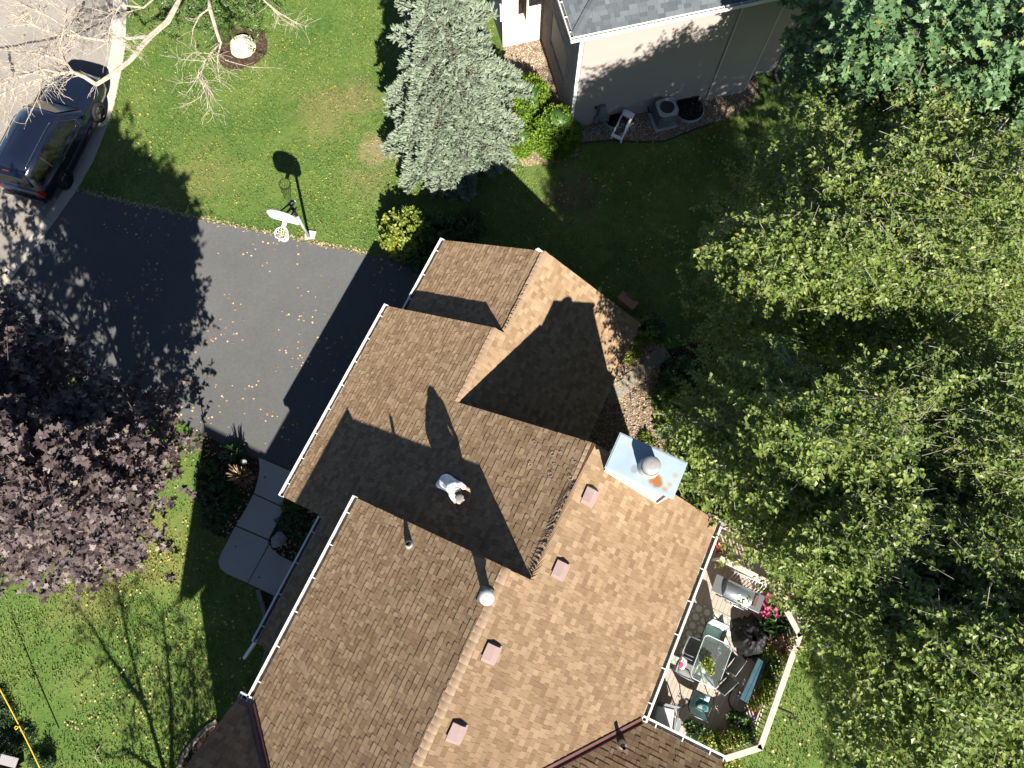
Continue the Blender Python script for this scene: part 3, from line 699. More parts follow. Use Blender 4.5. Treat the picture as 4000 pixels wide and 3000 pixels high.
m = MB(); m.lathe([(0.2, 8.26), (0.215, 8.3), (0.215, 8.42), (0.19, 8.455), (0.1, 8.47), (0.05, 8.472), (0, 8.485)], (fx, fy, 0), 32); fc = m.build('flue_cap', mat('weathered_cap', [(0, (0.3, 0.295, 0.285)), (1, (0.4, 0.39, 0.375))], 0.45, 0.5, metal=0.3, noise=(6, 4)), ch)
m = MB()
for k in range(16):
    a = k / 16 * 2 * math.pi; m.beam((fx + .21 * math.cos(a), fy + .21 * math.sin(a), 8.18), (fx + .21 * math.cos(a), fy + .21 * math.sin(a), 8.3), 0.012, 0.012)
m.build('cap_louvre', M['dark'], ch)
# slanted brace on the side of the chase
m = MB(); m.beam((2.36, 3.43, 7.85), (2.40, 3.43, 6.5), 0.03, 0.045); m.build('flashing_strip', M['flash'], ch)
# chalk rings drawn by the inspector
ring = MB(); pr = [Vector((0.05 * math.cos(k * .35) * 1.25, 0.05 * math.sin(k * .35) * 0.85, 0)) for k in range(18)]; ring.tube(pr, 0.004, 5); rm = ring.mesh('chalk_ring'); rm.materials.append(mat('chalk', (0.45, 0.4, 0.34), 0.95, 0.1))
for u, v_ in ((2090, 1730), (2160, 1775), (2168, 1818), (2152, 1855), (2228, 1868), (2072, 1816), (2193, 1772), (2252, 1810)):
    q = loc(u, v_, 6.5)
    for _ in range(4): q = loc(u, v_, zL(q.x))
    o = link('chalk_ring', rm, None, roof); o.location = q + nM.normalized() * 0.02; o.rotation_euler = (0, -math.atan(S0), random.uniform(-.5, .5)); k = random.uniform(.7, 1.1); o.scale = (k, k, 1)
# ------------------------------------------------------------------ the person bent over on the shaded roof
def bake(o):
    dg = bpy.context.evaluated_depsgraph_get()
    me = bpy.data.meshes.new_from_object(o.evaluated_get(dg)); old = o.data; mats = list(old.materials)
    o.modifiers.clear(); o.data = me
    if not len(me.materials):
        for m_ in mats: me.materials.append(m_)
    return o
def flesh(name, caps, m, parent=None, vox=0.012, smooth=6, balls=()):
    """one continuous skin grown over tapered limbs [(p, r, q, r2)]"""
    b = MB()
    for p, r, q, r2 in caps:
        p = Vector(p); q = Vector(q); b.tube([p, p.lerp(q, .5), q], [r, (r + r2) / 2, r2], 12)
        b.ico(p, r, 2); b.ico(q, r2, 2)
    for c, r, sc in balls: b.ico(c, r, 3, sc)
    o = b.build(name, m, parent)
    md = o.modifiers.new('skin', 'REMESH'); md.mode = 'VOXEL'; md.voxel_size = vox; md.use_smooth_shade = True
    if smooth:
        s = o.modifiers.new('soft', 'SMOOTH'); s.iterations = smooth; s.factor = 0.5
    bpy.context.view_layer.update()
    return bake(o)
def roof_at(u, v):
    q = loc(u, v, 5.8)
    for _ in range(6): q = loc(u, v, zL(q.x))
    return q.z
def on_roof(u, v, h, k=0.0):
    """point seen at (u, v) that stands h above the low front slope"""
    z = roof_at(u, v) + h
    for _ in range(6):
        q = loc(u, v, z); z = zL(q.x) + h
    p = at(u, v, z); return p
M['skin'] = mat('skin', (0.36, 0.19, 0.12), 0.55, 0.35)
M['shirt'] = mat('white_shirt', [(0, (0.62, 0.63, 0.64)), (1, (0.72, 0.73, 0.74))], 0.85, 0.15, noise=(9, 4), bump=(16, 0.9, 0.03))
M['jeans'] = mat('blue_jeans', [(0, (0.03, 0.04, 0.075)), (1, (0.09, 0.105, 0.16))], 0.9, 0.15, noise=(7, 6), bump=(20, 0.5, 0.02))
M['hair'] = mat('dark_hair', (0.03, 0.018, 0.012), 0.6, 0.3)
hip = on_roof(1735, 1874, .50); sp = on_roof(1756, 1889, .64); chest = on_roof(1772, 1903, .78); neck = on_roof(1786, 1921, .84); head = on_roof(1794, 1943, .78)
person = empty('person', on_roof(1738, 1882, 0.0), 0, 'person in a white shirt, jeans and grey cap bent over marking the shaded roof', 'person')
PM = Matrix.Translation(-person.location)
Rs, Re, Rw = on_roof(1767, 1931, .74), on_roof(1780, 1966, .42), on_roof(1785, 1984, .09)
Ls, Le, Lw = on_roof(1796, 1894, .76), on_roof(1830, 1911, .48), on_roof(1836, 1944, .11)
def hand(wr, d, side):
    """palm, four unequal bent fingers and a thumb from the side of the palm"""
    d = Vector(d).normalized(); n = Vector((0, 0, 1)); s = d.cross(n).normalized() * side; out = []
    palm = wr + d * .075
    out.append((wr, .027, palm, .03)); out.append((wr + s * .02, .02, palm + s * .022, .02)); out.append((wr - s * .02, .02, palm - s * .022, .02))
    for k, (off, ln) in enumerate(((.033, .07), (.011, .082), (-.011, .076), (-.032, .06))):
        a = palm + s * off; m_ = a + d * ln * .55 + n * .004; t = m_ + d * ln * .4 - n * .03
        out += [(a, .0105, m_, .0095), (m_, .0095, t, .008)]
    a = wr + d * .03 + s * .03; m_ = a + (d * .5 + s).normalized() * .035; t = m_ + (d + s * .2).normalized() * .03 - n * .012
    out += [(a, .013, m_, .011), (m_, .011, t, .009)]
    return out
fwd = (head - neck); fwd.z = 0; fwd.normalize()
sk = [(hip, .15, sp, .15), (sp, .15, chest, .16), (chest, .15, neck, .07), (neck, .062, head, .07), (chest, .1, Rs, .075), (chest, .1, Ls, .075),
      (Rs, .06, Re, .045), (Re, .043, Rw, .03), (Ls, .06, Le, .045), (Le, .043, Lw, .03)]
sk += hand(Rw, (on_roof(1786, 1998, .05) - Rw), -1) + hand(Lw, on_roof(1832, 1960, .05) - Lw, 1)
legs = []
for hu, hv, ku, kv, fu, fv in ((1748, 1861, 1790, 1880, 1752, 1868), (1722, 1888, 1760, 1915, 1727, 1896)):
    h_, k_, a_ = on_roof(hu, hv, .46), on_roof(ku, kv, .40), on_roof(fu, fv, .07)
    legs.append((h_, k_, a_)); sk += [(hip, .12, h_, .11), (h_, .095, k_, .06), (k_, .058, a_, .04)]
body = flesh('body', sk, M['skin'], person, 0.009, 5, [(head, .098, (0.86, 1.0, 1.08)), (head + fwd * .095 - Vector((0, 0, .015)), .018, (1, 1, 1.3)), (head + Vector((fwd.y, -fwd.x, 0)) * .09, .022, (.6, 1, 1.4)), (head - Vector((fwd.y, -fwd.x, 0)) * .09, .022, (.6, 1, 1.4))])
body.matrix_parent_inverse = PM
shirt = flesh('shirt', [(hip + (sp - hip) * .35, .19, sp, .185), (sp, .185, chest, .2), (chest, .19, neck.lerp(chest, .35), .11), (chest, .13, Rs, .1), (chest, .13, Ls, .1), (Rs, .095, Rs.lerp(Re, .45), .075), (Ls, .095, Ls.lerp(Le, .42), .075)], M['shirt'], person, 0.012, 4); shirt.matrix_parent_inverse = PM
jc = []
for h_, k_, a_ in legs: jc += [(hip, .17, h_, .14), (h_, .125, k_, .085), (k_, .08, a_.lerp(k_, .12), .068)]
jeans = flesh('jeans', jc + [(hip, .175, hip.lerp(sp, .3), .165)], M['jeans'], person, 0.012, 4); jeans.matrix_parent_inverse = PM
sd = Vector((fwd.y, -fwd.x, 0))
for h_, k_, a_ in legs:
    b = MB(); q = a_ + fwd * .07; b.ico(q - Vector((0, 0, .02)), .05, 2, (1, 1, .8)); b.ico(a_, .052, 2); b.ico(q + fwd * .08 - Vector((0, 0, .02)), .046, 2, (1, 1, .7))
    o = b.build('shoe', M['rubber'], person); md = o.modifiers.new('s', 'REMESH'); md.voxel_size = .015; md.use_smooth_shade = True; bake(o); o.matrix_parent_inverse = PM
# cap with a peak, hair showing below it
b = MB(); hd = head + Vector((0, 0, .02)); rows = []
axis = (Vector((0, 0, 1)) * .8 - fwd * 0 + fwd * .35).normalized(); X = sd; Y = axis.cross(X)
for i in range(8):
    t = i / 7 * math.pi / 2; rows.append([hd + axis * (.118 * math.sin(t)) + (X * math.cos(k * math.pi / 10) + Y * math.sin(k * math.pi / 10)) * (.112 * max(math.cos(t), .001)) for k in range(20)])
b.grid(rows, closed=True); cap = b.build('cap', mat('grey_cap', [(0, (0.14, 0.13, 0.12)), (1, (0.22, 0.205, 0.19))], 0.9, 0.15, noise=(20, 5)), person); cap.matrix_parent_inverse = PM
b = MB(); fr = (fwd - axis * fwd.dot(axis)).normalized(); s2 = axis.cross(fr); rows = []
for r_ in (.1, .14, .175): rows.append([hd + axis * (.012 - (r_ - .1) * .15) + (fr * math.cos(a) + s2 * math.sin(a) * .82) * r_ for a in [(-1.1 + 2.2 * k / 12) * (1 - (r_ - .1) * 3.2) for k in range(13)]])
b.grid(rows); pk = b.build('cap_peak', mat('cap_peak_cloth', (0.33, 0.31, 0.29), 0.9, 0.15), cap)
sm = pk.modifiers.new('t', 'SOLIDIFY'); sm.thickness = .006
hr = flesh('hair', [(head - fwd * .06 + Vector((0, 0, .03)), .08, neck.lerp(head, .35) + Vector((0, 0, .03)), .06)], M['hair'], person, .012, 3); hr.matrix_parent_inverse = PM
b = MB(); d_ = (Lw - Le).normalized(); b.tube([Lw - d_ * .035, Lw - d_ * .005], .037, 12); o = b.build('wristwatch', mat('watch', (0.35, 0.36, 0.38), .3, .5, metal=.7), person); o.matrix_parent_inverse = PM
b = MB(); q = on_roof(1827, 1961, .035); b.obox(q, fwd, sd, (0, 0, 1), .07, .035, .018, .008); tag(b.build('chalk_block', mat('pink_chalk', (0.45, 0.2, 0.3), .9, .1)), 'pink block of marking chalk under the bent person left hand', 'chalk')

# ------------------------------------------------------------------ dark sport utility car at the kerb
cd = Vector((0.27, 0.963, 0)).normalized(); car = empty('parked_car', (-17.9, 15.22, 0.004), math.atan2(cd.y, cd.x), 'dark navy sport utility car parked on the street against the kerb', 'car')
M['paint'] = mat('navy_car_paint', (0.006, 0.009, 0.02), 0.22, 0.5, coat=0.9)
M['tint'] = mat('tinted_glass', (0.008, 0.009, 0.009), 0.05, 0.7)
M['chrome'] = mat('chrome', (0.62, 0.63, 0.65), 0.18, 0.5, metal=1.0)
def car_ring(x, w, zt, zb=.3):
    pts = [(0, zb), (w * .86, zb), (w * .97, zb + .12), (w, .62), (w * .985, .86), (w * .955, zt - .1), (w * .88, zt - .02), (w * .5, zt + .018), (0, zt + .025)]
    return [(x, -y, z) for y, z in pts] + [(x, y, z) for y, z in pts[-2:0:-1]]
b = MB(); R = b.grid([car_ring(*a) for a in ((-1.12, .72, .98, .42), (-1.08, .86, 1.06, .36), (-.95, .94, 1.12, .32), (-.5, .985, 1.13), (.3, 1.0, 1.12), (1.2, 1.0, 1.12), (2.2, 1.0, 1.13), (2.75, .995, 1.13), (3.3, .98, 1.1), (3.8, .95, 1.06), (4.1, .88, 1.0, .32), (4.25, .78, .92, .36), (4.3, .62, .86, .42))], closed=True)
b.b.faces.new(R[0]); b.b.faces.new(R[-1][::-1]); b.build('body', M['paint'], car)
def gh(x, w, z): return [(x, -w, z), (x, -w * .96, z + .035), (x, 0, z + .075), (x, w * .96, z + .035), (x, w, z)]
# greenhouse: pillars and roof in paint, glass set in
b = MB()
low = [(-1.0, .9), (0, .93), (1.2, .94), (2.2, .93), (2.62, .88)]; top = [(-.78, .70), (0, .735), (1.0, .74), (1.55, .72), (1.85, .66)]
zb, ztp = 1.1, 1.84
rows = []
for (xl, wl), (xt, wt) in zip(low, top):
    zz = ztp - (0.0 if xt < 1.6 else .05) - (.03 if xt < -.5 else 0)
    rows.append([(xl, -wl, zb), (xl * .5 + xt * .5, -(wl * .48 + wt * .52), (zb + zz) / 2), (xt, -wt, zz - .04), (xt, -wt * .93, zz), (xt, 0, zz + .035), (xt, wt * .93, zz), (xt, wt, zz - .04), (xl * .5 + xt * .5, wl * .48 + wt * .52, (zb + zz) / 2), (xl, wl, zb)])
G = b.grid(rows)
b.b.faces.new(G[0]); b.b.faces.new(G[-1][::-1]); b.build('cabin', M['paint'], car)
def gpane(name, quad, off, m_=M['tint'], parent=car):
    q = [Vector(p) for p in quad]; n = (q[1] - q[0]).cross(q[3] - q[0]).normalized(); b = MB(); b.slab([p + n * off for p in q], .012, n); return b.build(name, m_, parent)
for s in (-1, 1):
    def sp_(x, t):   # point on the cabin side: x along, t up the glass
        fl, ft = np.interp(x, [p[0] for p in low], [p[1] for p in low]), np.interp(x, [p[0] for p in top], [p[1] for p in top])
        return Vector((x, s * (fl + (ft - fl) * t), zb + (ztp - .06 - zb) * t))
    for x0, x1, c0, c1, nm in ((-.72, -.0, -.62, -.02, 'quarter_window'), (.06, 1.0, .06, .98, 'rear_side_window'), (1.06, 2.15, 1.06, 1.62, 'front_side_window')):
        q = [sp_(x0, .1), sp_(x1, .1), sp_(c1, .86), sp_(c0, .86)]
        if s > 0: q = [q[1], q[0], q[3], q[2]]
        g = gpane(nm, q, .014)
        if nm != 'quarter_window':
            t = MB(); qq = [Vector(p) for p in q]; n = (qq[1] - qq[0]).cross(qq[3] - qq[0]).normalized() * .022
            for i in range(4):
                if nm == 'rear_side_window' and i == (1 if s < 0 else 3): continue
                if nm == 'front_side_window' and i == (3 if s < 0 else 1): continue
                t.beam(qq[i] + n, qq[(i + 1) % 4] + n, .022, .016)
            t.build('window_trim', M['chrome'], g)
    rl = MB(); rl.tube([(-.62, s * .66, 1.875), (-.5, s * .66, 1.915), (1.25, s * .67, 1.925), (1.4, s * .67, 1.885)], .017, 8); rl.build('roof_rail', M['chrome'], car)
    mr = MB(); mr.box(2.0, s * .99 - .02, 1.12, 2.16, s * .99 + s * .2, 1.27, bevel=.03); mr.build('wing_mirror', M['paint'], car)
    ht = MB(); ht.box(3.95, s * .6 - .15, .78, 4.2, s * .6 + .19, .93, bevel=.03); ht.build('headlight', mat('lamp_lens', (.5, .5, .5), .15, .6), car)
    tl = MB(); tl.box(-1.1, s * .86 - .08, .8, -.93, s * .86 + .075, 1.1, bevel=.02); tl.build('tail_light', mat('red_lens', (.28, .012, .012), .2, .5), car)
    for xx in (.45, 1.5):
        dh = MB(); dh.box(xx, s * 1.0 - .01, .93, xx + .2, s * 1.0 + s * .025, .965, bevel=.008); dh.build('door_handle', M['chrome'], car)
    rb = MB(); rb.beam((.3, s * 1.06, .42), (2.6, s * 1.06, .42), .14, .05, bevel=.015); rb.build('running_board', M['black'], car)
    st = MB(); st.beam((.35, s * 1.006, .56), (2.55, s * 1.006, .56), .02, .025); st.build('side_trim', M['chrome'], car)
gpane('windshield', [(2.57, .80, zb + .07), (2.57, -.80, zb + .07), (1.89, -.58, 1.765), (1.89, .58, 1.765)][::-1], .02)
gpane('rear_window', [(-.985, -.72, zb + .12), (-.985, .72, zb + .12), (-.8, .6, 1.73), (-.8, -.6, 1.73)][::-1], .02)
b = MB(); b.box(-1.0, -.68, 1.825, -.72, .68, 1.86, bevel=.012); b.build('spoiler', M['paint'], car)
b = MB(); b.beam((-.83, -.12, 1.885), (-.83, .12, 1.885), .03, .02); b.build('brake_lamp', mat('brake_lens', (.2, .02, .02), .3, .5), car)
b = MB(); b.beam((-1.155, -.85, .62), (-1.155, .85, .62), .1, .16, bevel=.03); b.beam((-1.2, -.5, .72), (-1.2, .5, .72), .03, .02); b.build('rear_bumper', M['black'], car)
b = MB(); b.beam((-1.105, -.34, .98), (-1.105, .34, .98), .03, .04, bevel=.008); b.build('tailgate_trim', M['chrome'], car)
b = MB(); b.beam((4.31, -.62, .52), (4.31, .62, .52), .08, .2, bevel=.03); b.build('front_bumper', M['black'], car)
b = MB(); b.beam((4.29, -.42, .8), (4.29, .42, .8), .03, .16, bevel=.01); b.build('grille', M['chrome'], car)
for s in (-1, 1):
    b = MB(); b.beam((2.85, s * .55, 1.15), (4.0, s * .5, 1.055), .05, .014, bevel=.006); b.build('bonnet_crease', M['paint'], car)
b = MB(); b.beam((2.66, -.7, 1.155), (2.6, .1, 1.175), .02, .02); b.beam((2.66, .05, 1.155), (2.6, .75, 1.175), .02, .02); b.build('wiper', M['black'], car)
for x in (0, 3.08):
    for s in (-1, 1):
        Mx = Matrix.Translation((x, s * .9, .4)) @ Matrix.Rotation(math.pi / 2, 4, 'X')
        t = MB(); t.lathe([(.26, -.12), (.37, -.13), (.4, -.09), (.4, .09), (.37, .13), (.26, .12)], (0, 0, 0), 28, Mx); w_ = t.build('wheel', M['rubber'], car)
        r_ = MB(); r_.lathe([(.26, -.1), (.25, .1), (.05, .1), (0, .11)] if s < 0 else [(0, -.11), (.05, -.1), (.25, -.1), (.26, .1)], (0, 0, 0), 24, Mx)
        for k in range(5):
            a = k * 2 * math.pi / 5; r_.beam(Mx @ Vector((0, 0, -s * .112)), Mx @ Vector((.24 * math.cos(a), .24 * math.sin(a), -s * .112)), .06, .02)
        r_.build('rim', mat('dark_rim', (.1, .1, .105), .35, .5, metal=.7), w_)

# ------------------------------------------------------------------ basketball hoop beside the drive
hb = at(1207, 925, 0); hoop = empty('basketball_hoop', hb, 0, 'basketball hoop with white fan backboard on a pole beside the driveway', 'basketball hoop')
def HL(u, v, z): return at(u, v, z) - hb
b = MB(); b.tube([(0, 0, 0), (0, 0, 1.62)], .055, 14); b.build('pole', M['grey'], hoop)
b = MB(); b.tube([(0, 0, 1.62), (0, 0, 2.32)], .056, 14); b.build('pole_sleeve', M['black'], hoop)
b = MB(); b.prism([(-.12, -.14), (.2, -.08), (.26, .2), (.02, .24), (-.16, .1)], -.1, .06); b.build('footing', M['concrete'], hoop)
bl, br = HL(1038, 831, 2.88), HL(1168, 872, 2.72)
bx = (br - bl); bx.z = 0; bw = 1.12; bx.normalize(); bn = Vector((bx.y, -bx.x, 0)); bc = HL(1103, 848, 2.85)
prof = [(-.54, -.24), (-.44, -.34), (.44, -.34), (.54, -.24), (.545, .06), (.47, .22), (.3, .33), (0, .37), (-.3, .33), (-.47, .22), (-.545, .06)]
def bp(x, z, d=0): return bc + bx * x + Vector((0, 0, z)) + bn * d
b = MB(); b.slab([bp(x, z) for x, z in prof], .03, bn); bd = b.build('backboard', mat('backboard_white', (.8, .81, .82), .4, .5), hoop)
b = MB(); ed = [bp(x * .93, z * .9, .004) for x, z in prof]
for i in range(len(ed)): b.beam(ed[i - 1], ed[i], .004, .028, up=bn)
sq = [bp(x, z, .004) for x, z in ((-.23, -.22), (-.23, .12), (.23, .12), (.23, -.22))]
for p, q in zip(sq, sq[1:]): b.beam(p, q, .004, .022, up=bn)
b.build('board_markings', mat('navy_print', (.03, .04, .07), .6, .3), bd)
b = MB(); b.tube([bp(x, z, -.015) for x, z in prof] + [bp(*prof[0], -.015)], .02, 6); b.build('board_rim', M['grey'], bd)
ptop = Vector((0, 0, 2.3))
for dx in (-.12, .12):
    for zz, pz in ((.14, 2.3), (-.2, 2.0)):
        b = MB(); b.beam(ptop + bx * dx * .5 + Vector((0, 0, pz - 2.3)) - bn * .12, bp(dx, zz, -.03), .035, .05); b.build('support_arm', M['black'], hoop)
    b = MB(); b.beam(ptop + bx * dx * .7 + Vector((0, 0, .02)) - bn * .2, ptop + bx * dx * .7 + Vector((0, 0, .06)) + bn * .05, .05, .06); b.build('arm_end', M['white'], hoop)
b = MB(); b.tube([ptop - bn * .18 - bx * .08, ptop - bn * .18 + bx * .08], .04, 10); b.build('spring', M['flash'], hoop)
rc = bc + Vector((0, 0, -.36)) + bn * .42
b = MB(); b.tube([rc + Vector((math.cos(k * .2618), math.sin(k * .2618), 0)) * .228 for k in range(25)], .011, 8, False); b.build('rim', mat('rim_paint', (.7, .7, .68), .4, .5), hoop)
b = MB(); b.beam(bp(-.0, -.3, .0), rc - bn * .22 + Vector((0, 0, 0)), .14, .03); b.build('rim_bracket', M['white'], hoop)
nt = MB()
for k in range(12):
    a = k * math.pi / 6
    for s in (1, -1):
        pts = []
        for i in range(6):
            t = i / 5; r_ = .225 - .12 * t + .02 * t * t; aa = a + s * t * math.pi / 3.2; pts.append(rc + Vector((math.cos(aa) * r_, math.sin(aa) * r_, -.42 * t)))
        nt.tube(pts, .0055, 4, False)
nt.build('net', mat('net_cord', (.75, .73, .68), .9, .1), hoop)
# ------------------------------------------------------------------ the neighbour's house at the top
NO = at(2242, 145, 5.4); NR = math.radians(13.94)
nb = empty('neighbour_house', (NO.x, NO.y, 0), NR, 'beige sided house with grey shingle roof, white gutters and a pale brick front', 'house')
NM = Matrix.Translation((NO.x, NO.y, 0)) @ Matrix.Rotation(NR, 4, 'Z'); NI = NM.inverted()
def nloc(u, v, z=0.0): return NI @ at(u, v, z)
def wall_pt(u, v, p0, n):
    """the point of a wall (a local plane) seen at (u, v)"""
    o = NI @ Vector((0, 0, CAM_H)); d = (NI.to_3x3() @ _ray(u, v)); n = Vector(n); return o + d * ((Vector(p0) - o).dot(n) / d.dot(n))
ZE = 5.4; YW = 0.32; XW = 0.37
xA = nloc(2760, 398).x; xB = nloc(2911, 371).x; pc = nloc(2946, 305); xC = nloc(3034, 288).x; YC = max(pc.y, YW + .6)
M['nsiding'] = mat('taupe_siding', [(0, (0.285, 0.25, 0.222)), (1, (0.31, 0.272, 0.242))], 0.7, 0.25, obj=True, noise=(0.8, 3))
w = MB(); w.box(XW + .02, YW + .02, 0, xA, 9, ZE - .02); w.box(xA, YW - .02, 0, xB - .02, 9, ZE + 2.5); w.box(xB - .02, YC + .02, 0, xC - .02, 9, ZE + 2.5); w.build('wall', M['nsiding'], nb)
def boards(x0, x1, y, z1, z0=0.25):
    me = MB(); e = 0.115
    V = [(0, 0, 0), (x1 - x0, 0, 0), (x1 - x0, .004, e), (0, .004, e), (0, .006, 0), (x1 - x0, .006, 0)]
    m_ = np_mesh('siding_board', V, [np.array([(0, 1, 2, 3), (5, 4, 3, 2)[::1], (0, 4, 5, 1)])]); m_.materials.append(M['nsiding'])
    for i in range(int((z1 - z0) / e)):
        o = link('siding_board', m_, None, nb); o.location = (x0, y - .005, z0 + i * e)
boards(XW + .1, xA - .01, YW, ZE - .05); boards(xA + .02, xB - .03, YW - .04, ZE + .6); boards(xB, xC - .02, YC, ZE + .6)
M['foundation'] = mat('foundation', [(0, (.2, .19, .18)), (1, (.32, .3, .28))], .95, .1, noise=(4, 6))
b = MB(); b.box(XW + .03, YW + .005, -.1, xA, YW + .03, .25); b.box(xA, YW - .035, -.1, xB - .03, YW, .25); b.build('foundation', M['foundation'], nb)
b = MB(); b.box(XW - .02, YW - .03, 0.1, XW + .12, YW + .05, ZE - .02); b.build('corner_board', M['white'], nb)
b = MB(); b.box(XW + .1, YW - .035, 0.1, XW + .14, YW - .003, ZE - .02); b.build('corner_channel', mat('channel_grey', (.2, .19, .19), .6, .3), nb)
b = MB(); b.box(xB - .07, YW - .06, 0.1, xB + .0, YW + .05, ZE + 2.4); b.box(xA - .03, YW - .055, .1, xA + .03, YW - .03, ZE + .4); b.build('corner_board', mat('taupe_trim', (.45, .4, .35), .6, .3), nb)
# brick west wall with window, and the front block
M['brick'] = mat('pale_brick', [(0, (0.30, 0.235, 0.18)), (0.5, (0.38, 0.31, 0.24)), (1, (0.46, 0.39, 0.31))], 0.9, 0.15, island=True, obj=True, noise=(2, 3), mixn=.3)
M['mortar'] = mat('mortar', (0.36, 0.32, 0.27), 0.95, 0.1)
YB = nloc(2121, 163).y; xL = nloc(1963, 180).x; YBL = (nloc(1963, 180).y + nloc(2118, 158).y) / 2
s0 = wall_pt(2150, 159, (XW, 0, 0), (1, 0, 0)); s1 = wall_pt(2202, 315, (XW, 0, 0), (1, 0, 0)); h0 = wall_pt(2156, 34, (XW, 0, 0), (1, 0, 0))
wy0, wy1 = min(s0.y, s1.y), max(s0.y, s1.y); wz0, wz1 = (s0.z + s1.z) / 2, max(h0.z, (s0.z + s1.z) / 2 + 1.0)
b = MB()
for y0, y1, z0, z1 in ((YW + .05, wy0, 0, ZE), (wy1, YBL, 0, ZE), (wy0, wy1, 0, wz0), (wy0, wy1, wz1, ZE)): b.box(XW, y0, z0, XW + .16, y1, z1 - .02)
b.build('brick_backing', M['mortar'], nb)
BR = ([(0, 0, 0), (1, 0, 0), (1, 0, 1), (0, 0, 1), (.02, -1, .06), (.98, -1, .06), (.98, -1, .94), (.02, -1, .94)], [np.array([(4, 5, 6, 7), (0, 1, 5, 4), (2, 3, 7, 6), (1, 2, 6, 5), (3, 0, 4, 7)])])
def brick_field(o, U, N, length, height, holes, parent, m):
    """running bond of separate bricks standing 6 mm proud of the mortar"""
    P = []
    r = 0; z = 0.02
    while z < height:
        x = -0.1 if r % 2 else 0.0
        while x < length:
            if x >= 0 and x + .2 <= length and not any(h[0] - .2 < x < h[1] and h[2] - .07 < z < h[3] for h in holes): P.append(Vector(o) + Vector(U) * x + Vector((0, 0, z)))
            x += 0.212
        z += 0.076; r += 1
    n = len(P); P = np.array([tuple(p) for p in P]); one = np.ones((n, 1))
    V, F = instance(BR[0], BR[1], P, one * np.array([U]), one * -np.array([N]), one * np.array([(0, 0, 1.)]), .2, .006, .064)
    tag(link('brick_field', np_mesh('brick_field', V, F), m, parent), kind='stuff')
brick_field((XW, YBL, 0), (0, -1, 0), (-1, 0, 0), YBL - YW - .1, ZE - .1, [(YBL - wy1, YBL - wy0, wz0 - .22, wz1)], nb, M['brick'])
wn_ = MB()
for y0, y1, z0, z1 in ((wy0, wy1, wz0, wz0 + .05), (wy0, wy1, wz1 - .05, wz1), (wy0, wy0 + .05, wz0, wz1), (wy1 - .05, wy1, wz0, wz1), (wy0 + (wy1 - wy0) * .36 - .03, wy0 + (wy1 - wy0) * .36 + .03, wz0, wz1), (wy0 + (wy1 - wy0) * .66 - .03, wy0 + (wy1 - wy0) * .66 + .03, wz0, wz1)): wn_.box(XW + .1, y0, z0, XW + .15, y1, z1)
wn_ = wn_.build('window', mat('tan_frame', (.42, .37, .3), .6, .3), nb)
MB().box(XW + .12, wy0 + .02, wz0 + .02, XW + .135, wy1 - .02, wz1 - .02).build('pane', mat('curtained_glass', [(0, (.2, .19, .14)), (1, (.3, .28, .2))], .1, .6, noise=(1, 2)), wn_)
bm_ = np_mesh('brick', [(x * .09, y * .035 , z * .2) for x, y, z in BR[0]], BR[1]); bm_.materials.append(M['brick'])
nS = int((wy1 - wy0) / .076)
for i in range(nS):
    o = link('brick', bm_, None, nb); o.location = (XW, wy1 - (i + .97) * (wy1 - wy0) / nS + .06, wz0 - .2); o.rotation_euler = (0, 0, -math.pi / 2); o.scale = (.68, 1, 1)
# the front block with a narrow arched slot
zT = 5.0; wx = wall_pt(2040, 92, (0, YBL, 0), (0, 1, 0)); aw = .17
b = MB(); b.box(xL, YBL + .16, 0, wx.x - aw, YBL + 3, zT); b.box(wx.x + aw, YBL + .16, 0, XW + .1, YBL + 3, zT); b.box(wx.x - aw, YBL + .5, 0, wx.x + aw, YBL + 3, zT)
b.box(xL, YBL, 0, wx.x - aw, YBL + .16, zT - .01); b.box(wx.x + aw, YBL, 0, XW, YBL + .16, zT - .01); b.box(wx.x - aw, YBL, 0, wx.x + aw, YBL + .5, wx.z); b.box(wx.x - aw, YBL, wx.z + 1.5, wx.x + aw, YBL + .5, zT - .01)
M['cream'] = mat('cream_brick', [(0, (0.52, 0.45, 0.37)), (0.5, (0.6, 0.53, 0.44)), (1, (0.66, 0.59, 0.5))], 0.9, 0.15, island=True, obj=True)
b.build('entry_block', M['cream'], nb)
brick_field((xL, YBL, 0), (1, 0, 0), (0, -1, 0), XW - xL, zT - .1, [(wx.x - aw - xL, wx.x + aw - xL, wx.z - .02, wx.z + 1.6)], nb, M['cream'])
MB().box(wx.x - aw + .01, YBL + .46, wx.z + .01, wx.x + aw - .01, YBL + .49, wx.z + 1.5).build('window', M['tint'], nb)
b = MB(); b.box(xL - .06, YBL + .1, 1.3, xL + .02, YBL + .2, 2.1); b.build('wall_lamp', M['white'], nb)
